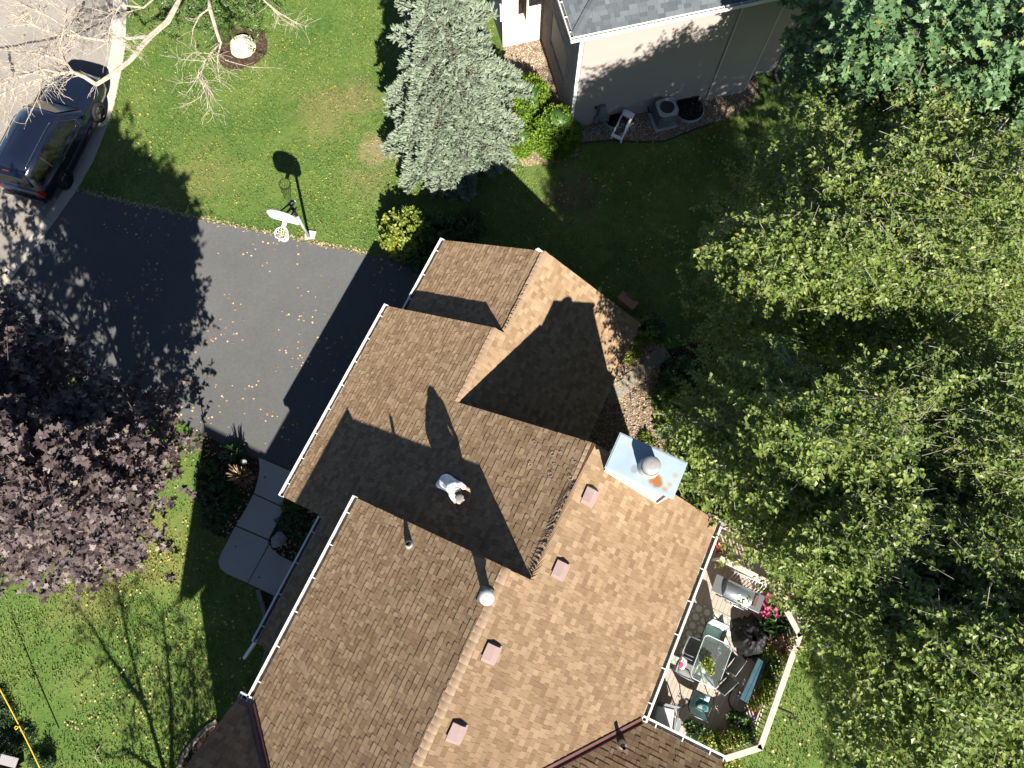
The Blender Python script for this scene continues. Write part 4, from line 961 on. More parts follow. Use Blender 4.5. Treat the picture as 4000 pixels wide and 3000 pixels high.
# roof
def nzS(y): return ZE + .02 + .5 * y
def nzW(x): return ZE + .02 + .5 * x
NP = {'S': (nzS, 'b', 1, [(0, 0), (14, 0), (14, 4.4), (4.4, 4.4)]), 'T': (nzW, 'a', 1, [(0, 0), (4.4, 4.4), (4.4, 9), (0, 9)])}
r_ = MB()
for k, (zf, ax, sg, poly) in NP.items():
    ec, et, n = pl_frame(ax, sg, .5); r_.slab([P3(zf, ax, a, b) - n * .012 for a, b in poly], .08, n)
M['grey_shingle'] = mat('grey_shingle', [(0, (0.072, 0.081, 0.09)), (0.5, (0.1, 0.111, 0.12)), (1, (0.145, 0.157, 0.168))], 0.95, 0.12, island=True, obj=True, noise=(1, 3), mixn=.2, bump=(140, .4, .004))
nroof = r_.build('roof', M['grey_shingle'], nb)
fl_, fg_ = lay_shingles(NP, lambda q: q.x < 8 and q.y < 2.6, lambda k: .5, 0.15, [.16, .22, .3, .36], (0.004, 0.008))
cn = NI @ Vector((0, 0, CAM_H)); sg_ = sorted([t for t in fl_ if t[0].y < 1.7], key=lambda t: (t[0] - cn).length)[:300]
fix_shingles(fl_, fg_, sg_, M['grey_shingle'], nroof, 0.15)
hc = np_mesh('ridge_shingle', [(-.14, 0, -.03), (0, 0, .03), (.14, 0, -.03), (-.14, .24, -.045), (0, .24, .012), (.14, .24, -.045), (-.14, 0, -.05), (0, 0, .008), (.14, 0, -.05)], [np.array([(0, 1, 4, 3), (1, 2, 5, 4), (6, 7, 1, 0), (7, 8, 2, 1)])]); hc.materials.append(M['grey_shingle'])
for i in range(30):
    o = link('ridge_shingle', hc, None, nroof); d = i * .14 + .05; o.location = (d, d, nzS(d) + .03); o.rotation_euler = Vector((1, 1, .5)).to_track_quat('Y', 'Z').to_euler()
def ngutter(p, q, out, step=.62):
    p = Vector(p); q = Vector(q); o = Vector(out); d = (q - p).normalized(); U = Vector((0, 0, 1)); L_ = (q - p).length; c = (p + q) / 2; b = MB()
    b.obox(c + o * .125 + U * -.05, d, o, U, L_ / 2, .006, .06); b.obox(c + o * .12 + U * .012, d, o, U, L_ / 2, .016, .008); b.obox(c + o * .006 + U * -.05, d, o, U, L_ / 2, .006, .06)
    for e in (p, q): b.obox(e + o * .06 + U * -.05, d, o, U, .006, .06, .06)
    g = b.build('gutter', M['gutter'], nb); f = MB(); f.obox(c + o * .062 + U * -.085, d, o, U, L_ / 2 - .01, .055, .008); f.build('gutter_floor', M['gutter_in'], g)
    sm = MB().box(-.018, 0, -.006, .018, .125, .008).mesh('gutter_strap'); sm.materials.append(M['gutter']); n = round(L_ / step)
    for i in range(n):
        s = link('gutter_strap', sm, None, g); s.location = p + d * (L_ * (i + .5) / n) + U * .012; s.rotation_euler = (0, 0, math.atan2(o.y, o.x) - math.pi / 2)
ngutter((-.12, 0, ZE), (9, 0, ZE), (0, -1, 0)); ngutter((0, 9, ZE), (0, -.1, ZE), (-1, 0, 0))
b = MB(); b.box(.02, .01, ZE - .14, 12, YW, ZE - .11); b.box(.02, YW, ZE - .14, XW, 9, ZE - .112); b.build('soffit', M['white'], nb)
# things along the foundation
def wallx(u, v): return nloc(u, v).x
b = MB(); x = nloc(2330, 455).x; b.box(x - .13, YW - .2, .65, x + .13, YW - .03, 1.15, bevel=.02); b.box(x - .2, YW - .1, .3, x + .2, YW - .03, .6, bevel=.02); b.tube([(x, YW - .08, 0), (x, YW - .08, .7)], .03, 8); b.tube([(x - .22, YW - .08, 0), (x - .22, YW - .08, .45), (x - .05, YW - .08, .5)], .025, 8); b.build('utility_meter', mat('meter_grey', (.12, .16, .18), .5, .4), nb)
b = MB(); b.lathe([(.05, 0), (.05, .04), (0, .05)], (XW + .95, YW - .02, 1.05), 12, Matrix.Rotation(math.pi / 2, 4, 'X')); b.build('dryer_vent', M['dark'], nb)
def well(xc, w_, dpt, hh, nme, m_):
    b = MB(); rows = []
    for z in (-.6, hh):
        rows.append([(xc + w_ * c, YW - .06 - dpt * s, z) for c, s in [(math.cos(a), abs(math.sin(a)) ** .7) for a in [math.pi * k / 16 for k in range(17)]]])
    b.grid(rows); o = b.build(nme, m_, nb); sd_ = o.modifiers.new('t', 'SOLIDIFY'); sd_.thickness = .03; return o
M['well'] = mat('well_steel', [(0, (.2, .21, .215)), (1, (.3, .31, .31))], .5, .4, noise=(6, 3))
for u, v, w_, d_, h_ in ((2690, 432, .62, .85, .14), (2400, 437, .5, .4, .1)):
    xc = nloc(u, v).x; well(xc, w_, d_, h_, 'window_well', M['well'])
    MB().prism([(xc + w_ * .97 * math.cos(a), YW - .07 - d_ * .97 * abs(math.sin(a)) ** .7) for a in [math.pi * k / 14 for k in range(15)]], .016, .03).build('well_floor', M['dark'], nb)
    MB().box(xc - w_ * .7, YW - .075, .04, xc + w_ * .7, YW - .05, .4).build('basement_window', M['tint'], nb)
# downspouts and drain ends at the two ends
b = MB(); b.beam((xC - .05, YC - .08, .05), (xC - .05, YC - .08, ZE), .07, .09); b.build('downspout', mat('taupe_spout', (.33, .29, .26), .6, .3), nb)
for u0, v0, u1, v1, lb in ((2242, 540, 2256, 588, 'short pale wooden board lying beside the round green bushes'), (3028, 290, 3046, 338, 'short pale board lying on dark ground off the taupe house corner')):
    p, q = at(u0, v0, .05), at(u1, v1, .05); b = MB(); b.beam(p, q, .1, .06, bevel=.01); tag(b.build('garden_board', M['railwood']), lb, 'board')

# air conditioner
ac = empty('air_conditioner', at(2590, 475), NR + .03, 'square grey air conditioning unit with round fan grille beside the neighbour wall', 'air conditioner')
M['ac'] = mat('ac_enamel', [(0, (.32, .34, .35)), (1, (.4, .42, .43))], .5, .4, noise=(3, 3)); M['acd'] = mat('ac_louvre', (.07, .075, .08), .6, .3)
b = MB(); b.box(-.45, -.4, 0, .45, .48, .07, bevel=.01); b.build('pad', M['concrete'], ac)
b = MB(); b.box(-.37, -.33, .07, .37, .41, .8, bevel=.05); b.build('cabinet', M['acd'], ac)
lm = MB().box(-.375, -.338, 0, .375, .415, .014, bevel=.004).mesh('louvre'); lm.materials.append(mat('louvre_grey', (.16, .17, .175), .5, .4))
for i in range(12): o = link('louvre', lm, None, ac); o.location = (0, 0, .12 + i * .053)
b = MB(); n = 32; rows = []
for r0, z in ((.3, .83), (.285, .855), (None, .86), (None, .81)):
    ring_ = []
    for k in range(n):
        a = 2 * math.pi * k / n; c, s = math.cos(a), math.sin(a)
        if r0: ring_.append((r0 * c, .04 + r0 * s, z))
        else:
            f = .4 / max(abs(c), abs(s)); f = min(f, .48); ring_.append((f * c * .98, .04 + f * s * .98, z))
    rows.append(ring_)
b.grid(rows, closed=True, smooth=False); b.build('top_panel', M['ac'], ac)
b = MB(); b.lathe([(0, .6), (.3, .6), (.3, .84)], (0, .04, 0), 28); b.lathe([(.0, .74), (.07, .74), (.09, .7), (.09, .62)], (0, .04, 0), 16); b.build('fan_well', M['black'], ac)
for k in range(4):
    a = k * math.pi / 2 + .4; b = MB(); b.slab([(.07 * math.cos(a), .04 + .07 * math.sin(a), .68), (.26 * math.cos(a - .2), .04 + .26 * math.sin(a - .2), .66), (.26 * math.cos(a + .5), .04 + .26 * math.sin(a + .5), .71), (.07 * math.cos(a + .7), .04 + .07 * math.sin(a + .7), .71)], .008, (0, 0, 1)); b.build('fan_blade', M['acd'], ac)
b = MB()
for r0 in (.09, .14, .19, .24): b.tube([(r0 * math.cos(k * .2618), .04 + r0 * math.sin(k * .2618), .845) for k in range(25)], .004, 4, False)
for k in range(8): b.tube([(.05 * math.cos(k * .785), .04 + .05 * math.sin(k * .785), .85), (.29 * math.cos(k * .785), .04 + .29 * math.sin(k * .785), .85)], .004, 4)
b.build('fan_guard', M['black'], ac)
b = MB(); b.lathe([(0, .78), (.05, .78), (.055, .74)], (0, .04, 0), 14); b.build('fan_hub', M['steel'], ac)
p0 = Vector((-.38, .35, .25)); b = MB(); b.tube([p0, p0 + Vector((-.12, .08, 0)), p0 + Vector((-.14, .4, .25)), p0 + Vector((.1, .75, .45))], .03, 8); b.build('refrigerant_line', M['black'], ac)
# hose reel cart
hr_ = empty('hose_reel', at(2428, 512), math.radians(62), 'white hose reel cart with dark hose standing on the gravel bed', 'hose reel')
b = MB()
for y in (-.2, .2): b.beam((-.5, y, .25), (.45, y, .62), .06, .05, bevel=.012); b.beam((-.5, y, .02), (-.5, y, .3), .06, .05); b.beam((.1, y, .02), (.1, y, .5), .05, .05)
b.beam((.45, -.24, .62), (.45, .24, .62), .07, .07, bevel=.02); b.beam((-.5, -.24, .26), (-.5, .24, .26), .14, .05, bevel=.015); b.build('frame', M['white'], hr_)
b = MB(); Mx = Matrix.Translation((.02, 0, .47)) @ Matrix.Rotation(math.pi / 2, 4, 'X'); b.lathe([(.08, -.16), (.1, 0), (.08, .16)], (0, 0, 0), 16, Mx); b.build('drum', M['white'], hr_)
for s in (-.17, .17): b = MB(); b.lathe([(.0, s - .01), (.23, s - .01), (.24, s), (.23, s + .01), (0, s + .01)], (0, 0, 0), 24, Mx); b.build('reel_disc', M['white'], hr_)
b = MB(); pts = [Mx @ Vector((.15 * math.cos(t), .15 * math.sin(t), -.14 + .28 * abs(((t / 32) % 2) - 1))) for t in [k * .5 for k in range(120)]]; b.tube(pts, .014, 5); b.build('hose', M['black'], hr_)
b = MB(); b.box(.2, -.16, .6, .46, .16, .72, bevel=.03); b.build('tray', M['white'], hr_)
b = MB(); b.tube([Mx @ Vector((0, 0, .2)), Mx @ Vector((0, .02, .3)), Mx @ Vector((.14, .02, .3)), Mx @ Vector((.14, .02, .36))], .014, 6); b.build('crank', M['white'], hr_)
b = MB(); b.tube([at(u, v, z) for u, v, z in ((2364, 432, .5), (2362, 455, .05), (2352, 480, .04), (2352, 505, .04), (2365, 522, .04), (2385, 516, .04), (2402, 495, .2))], .014, 6); tag(b.build('garden_hose', mat('green_hose', (.03, .16, .11), .4, .5)), 'green garden hose running from the wall tap to the hose reel', 'hose')
b = MB(); b.tube([at(2318, 498, .05), at(2326, 512, .05), at(2318, 518, .05), at(2312, 505, .05), at(2330, 498, .05), at(2334, 506, .04)], .013, 6); tag(b.build('sprinkler_hose', mat('pale_blue_hose', (.4, .47, .5), .5, .4)), 'small pale coil of hose on gravel left of the hose reel', 'hose')
b = MB(); b.beam(at(2274, 512, .04), at(2288, 540, .04), .09, .05, bevel=.015); tag(b.build('splash_block', mat('teal_plastic', (.1, .3, .36), .5, .4)), 'teal plastic strip on the gravel beside the round bush', 'plastic strip')
# ------------------------------------------------------------------ trees
def at_np(U_, V_, Z_):
    x = (U_ - 2000) / CAM_F; y = (1500 - V_) / CAM_F
    r = np.column_stack([x, _s + y * _c, -_c + y * _s]); t = (Z_ - CAM_H) / r[:, 2]
    return np.array([0, 0, CAM_H]) + r * t[:, None]
def edge_dist(P, poly):
    q = np.asarray(poly, float); d = np.full(len(P), 1e9)
    for i in range(len(q)):
        a, b = q[i - 1], q[i]; ab = b - a; t = np.clip(((P - a) @ ab) / (ab @ ab + 1e-9), 0, 1)
        d = np.minimum(d, np.linalg.norm(P - (a + t[:, None] * ab), axis=1))
    return d
OVATE = ([(0, 0, 0), (-.36, .42, .1), (0, 1, -.04), (.36, .42, .1)], [np.array([(0, 3, 2), (0, 2, 1)])])
_st = [(0, 0), (.1, .06), (.42, -.06), (.34, .16), (.62, .42), (.32, .44), (.26, .56), (0, 1.0), (-.26, .56), (-.32, .44), (-.62, .42), (-.34, .16), (-.42, -.06), (-.1, .06)]
STAR = ([(x, y, .06 * abs(x) * 2 - .05 * y) for x, y in _st] + [(0, .3, 0)], [np.array([(i, (i + 1) % 14, 14) for i in range(14)])])
LANCE = ([(0, 0, 0), (-.16, .4, .05), (0, 1, -.08), (.16, .4, .05)], [np.array([(0, 3, 2), (0, 2, 1)])])
def spray_leaves(P, D, L_, n, ll, tmpl, droop=.2, flat=.65, spread=.95):
    """leaves set alternately along twigs that end at P and point along D"""
    m = len(P); k = np.tile(np.arange(n), m); i = np.repeat(np.arange(m), n); t = (k + .6) / n
    D = norm(D); side = norm(np.cross(D, np.array([[0, 0, 1.0]]) + rng.normal(0, .25, (m, 3))))
    base = P[i] - D[i] * (L_[i] * (1 - t))[:, None] + rng.normal(0, .02, (m * n, 3))
    sgn = np.where(k % 2 == 0, 1, -1)[:, None]
    Y = norm(D[i] * .55 + side[i] * sgn * spread + rng.normal(0, .32, (m * n, 3)) + np.array([[0, 0, -droop]]))
    up = norm(np.array([[0, 0, 1.0]]) * flat + rng.normal(0, .45, (m * n, 3)))
    X, Y, Z = frames(Y, up); s = ll * rng.uniform(.7, 1.15, m * n)
    return instance(tmpl[0], tmpl[1], base, X, Y, Z, s)
def twig_mesh(P, Q, r0, r1):
    """thin three-sided twigs from P to Q"""
    d = norm(Q - P); a = norm(np.cross(d, np.array([[.3, .2, 1.0]]))); b = np.cross(d, a); V = []
    for c, r in ((P, r0), (Q, r1)):
        for k in range(3):
            an = k * 2.0944; V.append(c + (a * math.cos(an) + b * math.sin(an)) * np.asarray(r).reshape(-1, 1))
    V = np.stack(V, 1).reshape(-1, 3); off = (np.arange(len(P)) * 6)[:, None, None]
    return V, [(np.array([(0, 1, 4, 3), (1, 2, 5, 4), (2, 0, 3, 5)])[None] + off).reshape(-1, 4)]
def curve(p, q, sag=.12, n=6, wob=.08):
    p = Vector(p); q = Vector(q); d = q - p; out = []
    for i in range(n + 1):
        t = i / n; o = p.lerp(q, t) + Vector((0, 0, 1)) * (math.sin(t * math.pi) * sag * d.length)
        if 0 < i < n: o += Vector((random.gauss(0, wob), random.gauss(0, wob), random.gauss(0, wob))) * d.length * .3
        out.append(o)
    return out
def canopy_points(poly, zedge, ztop, dmax, n, depth, freq, thr, jit=.35, thin=130):
    q = np.asarray(poly, float); lo, hi = q.min(0), q.max(0); out = []
    got = 0
    while got < n:
        P = rng.uniform(lo, hi, (n * 3, 2)); P = P[in_poly(P, q)]; d = edge_dist(P, q)
        t = np.clip(d / dmax, 0, 1); z = zedge + (ztop - zedge) * (1 - (1 - t) ** 2)
        X = at_np(P[:, 0], P[:, 1], z); c = vnoise(X + 3.7, freq); c2 = vnoise(X + 11.1, freq * 2.3)
        keep = ((c * .65 + c2 * .35) > thr) & (rng.random(len(P)) < np.clip(d / thin, .18, 1))
        X = X[keep]; cc = c[keep]
        X[:, 2] += (cc - .5) * 1.6 - np.minimum(rng.exponential(depth, len(X)), depth * 3.2) ; X += rng.normal(0, jit, X.shape) * np.array([1, 1, .6])
        out.append(X); got += len(X)
    return np.vstack(out)[:n]
def crown(root, P, D, L_, n, ll, tmpl, lm, bm, droop=.2, flat=.65, single=0, twr=.006, nm='leaf', spread=.95):
    V, F = spray_leaves(P, D, L_, n, ll, tmpl, droop, flat, spread); nt_ = len(tmpl[0])
    if single:
        me = np_mesh('leaf', tmpl[0], tmpl[1]); me.materials.append(lm)
    cr = tag(link('crown', np_mesh('crown', V, F), lm, root), kind='stuff'); cr.matrix_parent_inverse = Matrix.Translation(-root.location)
    V, F = twig_mesh(P - D * L_[:, None] * 1.25, P, np.full(len(P), twr), np.full(len(P), twr * .4))
    tw = tag(link('twigs', np_mesh('twigs', V, F), bm, root), kind='stuff'); tw.matrix_parent_inverse = Matrix.Translation(-root.location)
    if single:
        c = np.array([0, 0, CAM_H]); o_ = np.argsort(np.linalg.norm(P - c, axis=1))[:single * 3: 3]
        up = norm(np.array([[0, 0, 1.0]]) + rng.normal(0, .35, (len(o_), 3))); X, Y, Z = frames(D[o_] + rng.normal(0, .3, (len(o_), 3)), up)
        for p, x, y, z in zip(P[o_], X, Y, Z):
            k = ll * random.uniform(.85, 1.15); lf = link('leaf', me, None, root)
            Mx = Matrix((x * k, y * k, z * k)).transposed().to_4x4(); Mx.translation = Vector(p) - root.location; lf.matrix_local = Mx
    return cr
def limbs(root, base, top, P, n, r0, bm, sub=3, rmin=.012, name='limb'):
    """trunk from base to top, then curved limbs out to chosen parts of the crown, with side branches"""
    base = Vector(base); top = Vector(top); b = MB(); b.tube(curve(base, top, 0, 7, .04), [r0 * (1 - .09 * i) for i in range(8)], 10)
    b.lathe([(r0 * 1.5, -.05), (r0 * 1.2, .12), (r0, .35)], base, 10); t = b.build('trunk', bm, root); t.matrix_parent_inverse = Matrix.Translation(-root.location)
    pick = rng.permutation(len(P))[:n]; b = MB()
    for i in pick:
        q = Vector(P[i]); f = random.uniform(.35, 1.0); s = base.lerp(top, f)
        L_ = (q - s).length; rr = max(.02, r0 * .5 * min(1, L_ / 5) * (1.15 - .45 * f)); c = curve(s, q, .1, 7)
        b.tube(c, [rr * (1 - .85 * k / 7) + rmin * .5 for k in range(8)], 6)
        near = np.argsort(np.linalg.norm(P - P[i], axis=1))[5:sub * 14 + 5:14]
        for j in near:
            k = random.randint(2, 5); b.tube(curve(c[k], P[j], .08, 4), [rr * (1 - .85 * k / 7) * .55 * (1 - .75 * m_ / 4) + rmin * .4 for m_ in range(5)], 5)
    o = b.build('limbs', bm, root); o['kind'] = 'stuff'; o.matrix_parent_inverse = Matrix.Translation(-root.location); return o
def canopy_tree(name, label, cat, base, top, poly, zedge, ztop, dmax, n, leafn, ll, tmpl, lm, bm, r0=.2, nl=26, depth=1.1, freq=.75, thr=.42, spr=(.45, .8), upw=.25, droop=.2, flat=.65, group=None, single=0, jit=.35, thin=130):
    base = Vector(base); root = empty(name, base, 0, label, cat, group)
    P = canopy_points(poly, zedge, ztop, dmax, n, depth, freq, thr, jit, thin); ax = np.array(top, float)
    R_ = P - ax; R_[:, 2] = np.abs(R_[:, 2]) * .2; D = norm(norm(R_) + np.array([[0, 0, upw]]) + rng.normal(0, .45, P.shape))
    L_ = rng.uniform(*spr, len(P)); crown(root, P, D, L_, leafn, ll, tmpl, lm, bm, droop, flat, single)
    limbs(root, base, top, P, nl, r0, bm); return root
BG = 'birch trees along the right side of the yard'
canopy_tree('birch_tree', 'yellow green birch reaching over the lawn below the taupe sided wall', 'tree', (7.9, 9.2, 0), (7.9, 9.0, 7.0),
    [(2700, 880), (2690, 1040), (2730, 1180), (2900, 1270), (3300, 1330), (3800, 1300), (4250, 1250), (4400, 700), (4200, 430), (3900, 420), (3700, 300), (3560, 270), (3420, 400), (3330, 330), (3140, 210), (3080, 300), (3090, 430), (2900, 560), (2850, 600), (2960, 690), (2740, 735)],
    6.6, 10.4, 420, 4600, 16, .122, OVATE, M['birch_leaf'], M['birch'], .17, 30, .7, .95, .43, group=BG, single=250)
canopy_tree('birch_tree', 'broad birch crown beside the blue metal chimney top', 'tree', (8.2, 3.6, 0), (8.0, 3.4, 8.0),
    [(2720, 1230), (2720, 1400), (2600, 1560), (2580, 1650), (2600, 1760), (2680, 1830), (2640, 1880), (2700, 1950), (2760, 1960), (2800, 2050), (2880, 2200), (2960, 2240), (3150, 2200), (3500, 2200), (4250, 2150), (4450, 1700), (4350, 1200), (3900, 1150), (3300, 1200), (2950, 1180)],
    5.2, 11.4, 620, 5400, 16, .12, OVATE, M['birch_leaf'], M['birch'], .18, 34, .7, .85, .43, group=BG, single=250, thin=300)
canopy_tree('birch_tree', 'birch crown in the lower right beyond the deck stairs', 'tree', (10.2, -1.6, 0), (9.8, -1.5, 8.0),
    [(3060, 2160), (3060, 2260), (3190, 2400), (3250, 2560), (3210, 2650), (3330, 2700), (3300, 2790), (3420, 2830), (3380, 2900), (3480, 3000), (3550, 3250), (4300, 3250), (4500, 2700), (4400, 2100), (3600, 2080)],
    6.8, 11.8, 420, 5200, 16, .115, OVATE, M['birch_leaf'], M['birch'], .17, 30, .7, .85, .41, group=BG, single=200)
canopy_tree('birch_tree', 'inner birch crown between the chimney birch and the lower right birch', 'tree', (9.2, 1.2, 0), (9.0, 1.1, 7.5),
    [(3020, 2050), (3030, 2180), (3120, 2330), (3300, 2480), (3700, 2500), (4200, 2450), (4300, 2000), (3800, 1900), (3300, 1920), (3100, 1960)],
    6.4, 11.4, 260, 2800, 16, .115, OVATE, M['birch_leaf'], M['birch'], .15, 18, .7, .85, .4, group=BG, single=0)
canopy_tree('maple_tree', 'green maple with lobed leaves in the top right corner', 'tree', (13.2, 19.5, 0), (12.6, 18.6, 6.5),
    [(3040, -60), (3130, 60), (3080, 160), (3190, 300), (3420, 420), (3700, 500), (4000, 520), (4300, 520), (4500, 100), (4400, -200), (3700, -260), (3250, -200)],
    5.4, 10.4, 380, 3000, 11, .18, STAR, M['maple_leaf'], M['bark'], .2, 26, .9, .8, .42, flat=.9, single=150)
canopy_tree('purple_maple', 'dark purple leaved maple beside the driveway and front lawn', 'tree', (-12.6, 2.6, 0), (-12.4, 3.0, 5.0),
    [(-60, 1010), (90, 1070), (150, 1190), (300, 1180), (262, 1330), (180, 1440), (330, 1440), (480, 1430), (610, 1470), (655, 1560), (600, 1640), (700, 1720), (620, 1810), (560, 1890), (540, 1990), (580, 2050), (530, 2110), (440, 2160), (470, 2230), (300, 2290), (150, 2300), (0, 2270), (-300, 2330), (-520, 2000), (-560, 1500), (-400, 1100)],
    2.6, 9.2, 380, 4800, 9, .165, STAR, M['purple_leaf'], M['bark'], .16, 30, .9, .95, .43, spr=(.4, .7), flat=1.0, upw=.1, single=250)

# blue spruce: whorls of drooping boughs clothed with short needle shoots
def spruce(label, base, h, r, nb):
    base = Vector(base); root = empty('spruce_tree', base, 0, label, 'tree')
    b = MB(); b.tube([(0, 0, 0), (0, 0, h * .5), (0, 0, h)], [.16, .1, .015], 10); b.build('trunk', M['bark'], root)
    P, D, T0, T1 = [], [], [], []
    for i in range(nb):
        t = (i + .5) / nb; z = .35 + (h - .6) * t ** 1.25; a = i * 2.39996 + random.uniform(-.3, .3); ln = r * (1 - (z / h)) ** .56 * random.uniform(.62, 1.18) * (1 + .12 * math.sin(3 * a + 1.2)) + .12
        o = Vector((math.cos(a), math.sin(a), 0)); s = Vector((-o.y, o.x, 0)); st = Vector((0, 0, z)); drop = .1 + .16 * (1 - t)
        def bp_(f): return st + o * ln * f + Vector((0, 0, .12 * f * ln - (drop + .12) * ln * f * f))
        T0.append(st); T1.append(bp_(.95))
        m_ = int(6 + ln * 11)
        for k in range(m_):
            f = .12 + .88 * (k / m_) ** .8; p = bp_(f); sl_ = ln * .36 * (1.05 - f) + .14
            for sg in (-1, 1):
                d2 = (o * .65 + s * sg * .85 + Vector((0, 0, .05))).normalized(); nn_ = max(2, int(sl_ / .11)); T0.append(p); T1.append(p + d2 * sl_)
                for j in range(nn_):
                    q = p + d2 * sl_ * (j + .6) / nn_
                    for rr in range(3):
                        dd = (d2 * .7 + s * random.gauss(0, .5) + o * random.gauss(.25, .45) + Vector((0, 0, random.gauss(.32, .35)))).normalized(); P.append(q); D.append(dd)
    P = np.array([tuple(p) for p in P]); D = np.array([tuple(p) for p in D]); n = len(P)
    X, Y, Z = frames(D, norm(np.array([[0, 0, 1.0]]) + rng.normal(0, .4, (n, 3))))
    sh_ = ([(0, 0, 0), (-.16, .3, 0), (.16, .3, 0), (0, .35, .12), (-.13, .72, 0), (.13, .72, 0), (0, .7, .1), (0, 1, .03)], [np.array([(0, 3, 1), (0, 2, 3), (4, 6, 7), (6, 5, 7)]), np.array([(1, 3, 6, 4), (3, 2, 5, 6)])])
    s_ = rng.uniform(.12, .25, n); V, F = instance(sh_[0], sh_[1], P, X, Y, Z, s_ * 1.15, s_, s_)
    tag(link('crown', np_mesh('crown', V, F), M['spruce'], root), kind='stuff')
    V, F = twig_mesh(np.array([tuple(p) for p in T0]), np.array([tuple(p) for p in T1]), np.full(len(T0), .012), np.full(len(T0), .004)); tag(link('boughs', np_mesh('boughs', V, F), M['bark'], root), kind='stuff')
    return root
sb = at(1785, 560); spruce('large silver blue spruce on the lawn left of the neighbour house', sb, 8.6, 2.72, 125)

# bare tree over the street: limbs traced one by one, side branches and fine twigs grown from them
bare = empty('bare_tree', at(640, -60), 0, 'bare pale branched tree reaching over the street and parked car', 'tree')
BI = Matrix.Translation(-bare.location); fineP, fineQ, fineR = [], [], []
def grow(b, pts, r0, r1, gen, dens, side=None):
    n = len(pts); b.tube(pts, [r0 + (r1 - r0) * i / (n - 1) for i in range(n)], 7 if r0 > .03 else 5)
    Ln = sum((pts[i + 1] - pts[i]).length for i in range(n - 1))
    for _ in range(int(Ln * dens * 1.7 + .5)):
        t = random.uniform(.15, 1) ** .8 * (n - 1); i = min(int(t), n - 2); p = pts[i].lerp(pts[i + 1], t - i); d = (pts[i + 1] - pts[i]).normalized()
        s = Vector((random.gauss(0, 1), random.gauss(0, 1), random.gauss(.1, .55))).normalized(); dd = (d * .9 + s * .9).normalized(); L_ = random.uniform(.5, 1.3) * (1.0 if gen > 1 else .55)
        q = [p]; cur = dd
        for k in range(4):
            cur = (cur + Vector((random.gauss(0, .2), random.gauss(0, .2), random.gauss(-.03, .14)))).normalized(); q.append(q[-1] + cur * L_ / 4)
        rr = min(r0, r1 * 1.4 + .01) * .45
        if gen > 1: grow(b, q, max(rr, .011), .005, gen - 1, 4.2)
        else:
            for a_, c_ in zip(q, q[1:]): fineP.append(tuple(a_)); fineQ.append(tuple(c_)); fineR.append(.0065)
def limbp(pts): return [at(u, v, z) for u, v, z in pts]
tb = MB(); tb.tube([bare.location + Vector((0, 0, 0)), bare.location + Vector((-.1, 0, 2.2)), bare.location + Vector((.1, -.1, 4.2))], [.2, .16, .12], 10); o = tb.build('trunk', M['deadwood'], bare); o.matrix_parent_inverse = BI
FK = bare.location + Vector((.1, -.1, 4.2))
for pts, r0, r1, gen, dn in (
    ([(760, -120, 4.4), (655, 85, 4.9), (590, 140, 5.0), (545, 190, 5.0), (510, 235, 5.05), (440, 290, 5.05), (385, 325, 5.1), (372, 332, 5.1)], .09, .06, 1, 1.6),
    ([(376, 330, 5.1), (330, 300, 5.3), (285, 282, 5.45), (240, 287, 5.5), (170, 305, 5.6), (90, 330, 5.7), (0, 372, 5.7)], .07, .018, 2, 4.6),
    ([(285, 282, 5.45), (255, 240, 5.6), (232, 190, 5.7), (250, 110, 5.8), (262, 30, 5.8)], .035, .012, 2, 3.4),
    ([(590, 140, 5.0), (500, 150, 5.2), (400, 158, 5.3), (320, 145, 5.4), (250, 135, 5.4), (170, 118, 5.5), (60, 60, 5.6)], .06, .015, 2, 3.6),
    ([(240, 287, 5.5), (170, 270, 5.8), (80, 300, 6.0), (0, 330, 6.1)], .03, .01, 2, 5.2),
    ([(255, 240, 5.6), (170, 215, 5.9), (70, 200, 6.0), (-40, 190, 6.1)], .03, .01, 2, 4.6),
    ([(320, 145, 5.4), (200, 70, 5.8), (100, 20, 6.0), (0, -40, 6.2)], .03, .01, 2, 3.6),
    ([(170, 305, 5.6), (160, 350, 5.8), (140, 400, 5.9), (100, 480, 5.9)], .02, .008, 1, 4.0),
    ([(640, -40, 4.6), (560, 30, 5.0), (470, 20, 5.3), (440, 70, 5.4), (425, 130, 5.4)], .04, .01, 2, 3.0),
    ([(815, -30, 4.4), (822, 40, 4.6), (840, 100, 4.7), (855, 150, 4.8), (862, 170, 4.8)], .075, .045, 1, 1.0),
    ([(862, 165, 4.8), (830, 200, 4.9), (800, 240, 4.95), (782, 300, 5.0), (800, 360, 5.0)], .035, .01, 2, 4.6),
    ([(862, 170, 4.8), (850, 220, 4.8), (852, 270, 4.9), (858, 320, 4.9)], .03, .008, 1, 4.0),
    ([(822, 30, 4.6), (780, 60, 4.8), (755, 110, 4.9), (745, 180, 5.0)], .03, .008, 1, 2.4),
    ([(1000, -40, 4.6), (1040, 10, 4.8), (1090, 50, 4.9), (1150, 85, 4.9), (1200, 105, 4.9)], .03, .006, 1, 4.5),
    ([(1000, -40, 4.6), (1060, 30, 4.8), (1110, 80, 4.9), (1160, 110, 4.9)], .025, .006, 1, 4.5),
    ([(880, 235, 3.4), (930, 250, 3.3), (980, 262, 3.2), (1040, 265, 3.2)], .02, .006, 1, 3.0)):
    b = MB(); grow(b, [p for p in limbp(pts)], r0, r1, gen, dn); o = b.build('limb', M['deadwood'], bare); o.matrix_parent_inverse = BI
V, F = twig_mesh(np.array(fineP), np.array(fineQ), np.array(fineR), np.array(fineR) * .55); o = tag(link('twigs', np_mesh('twigs', V, F), M['deadwood'], bare), kind='stuff'); o.matrix_parent_inverse = BI

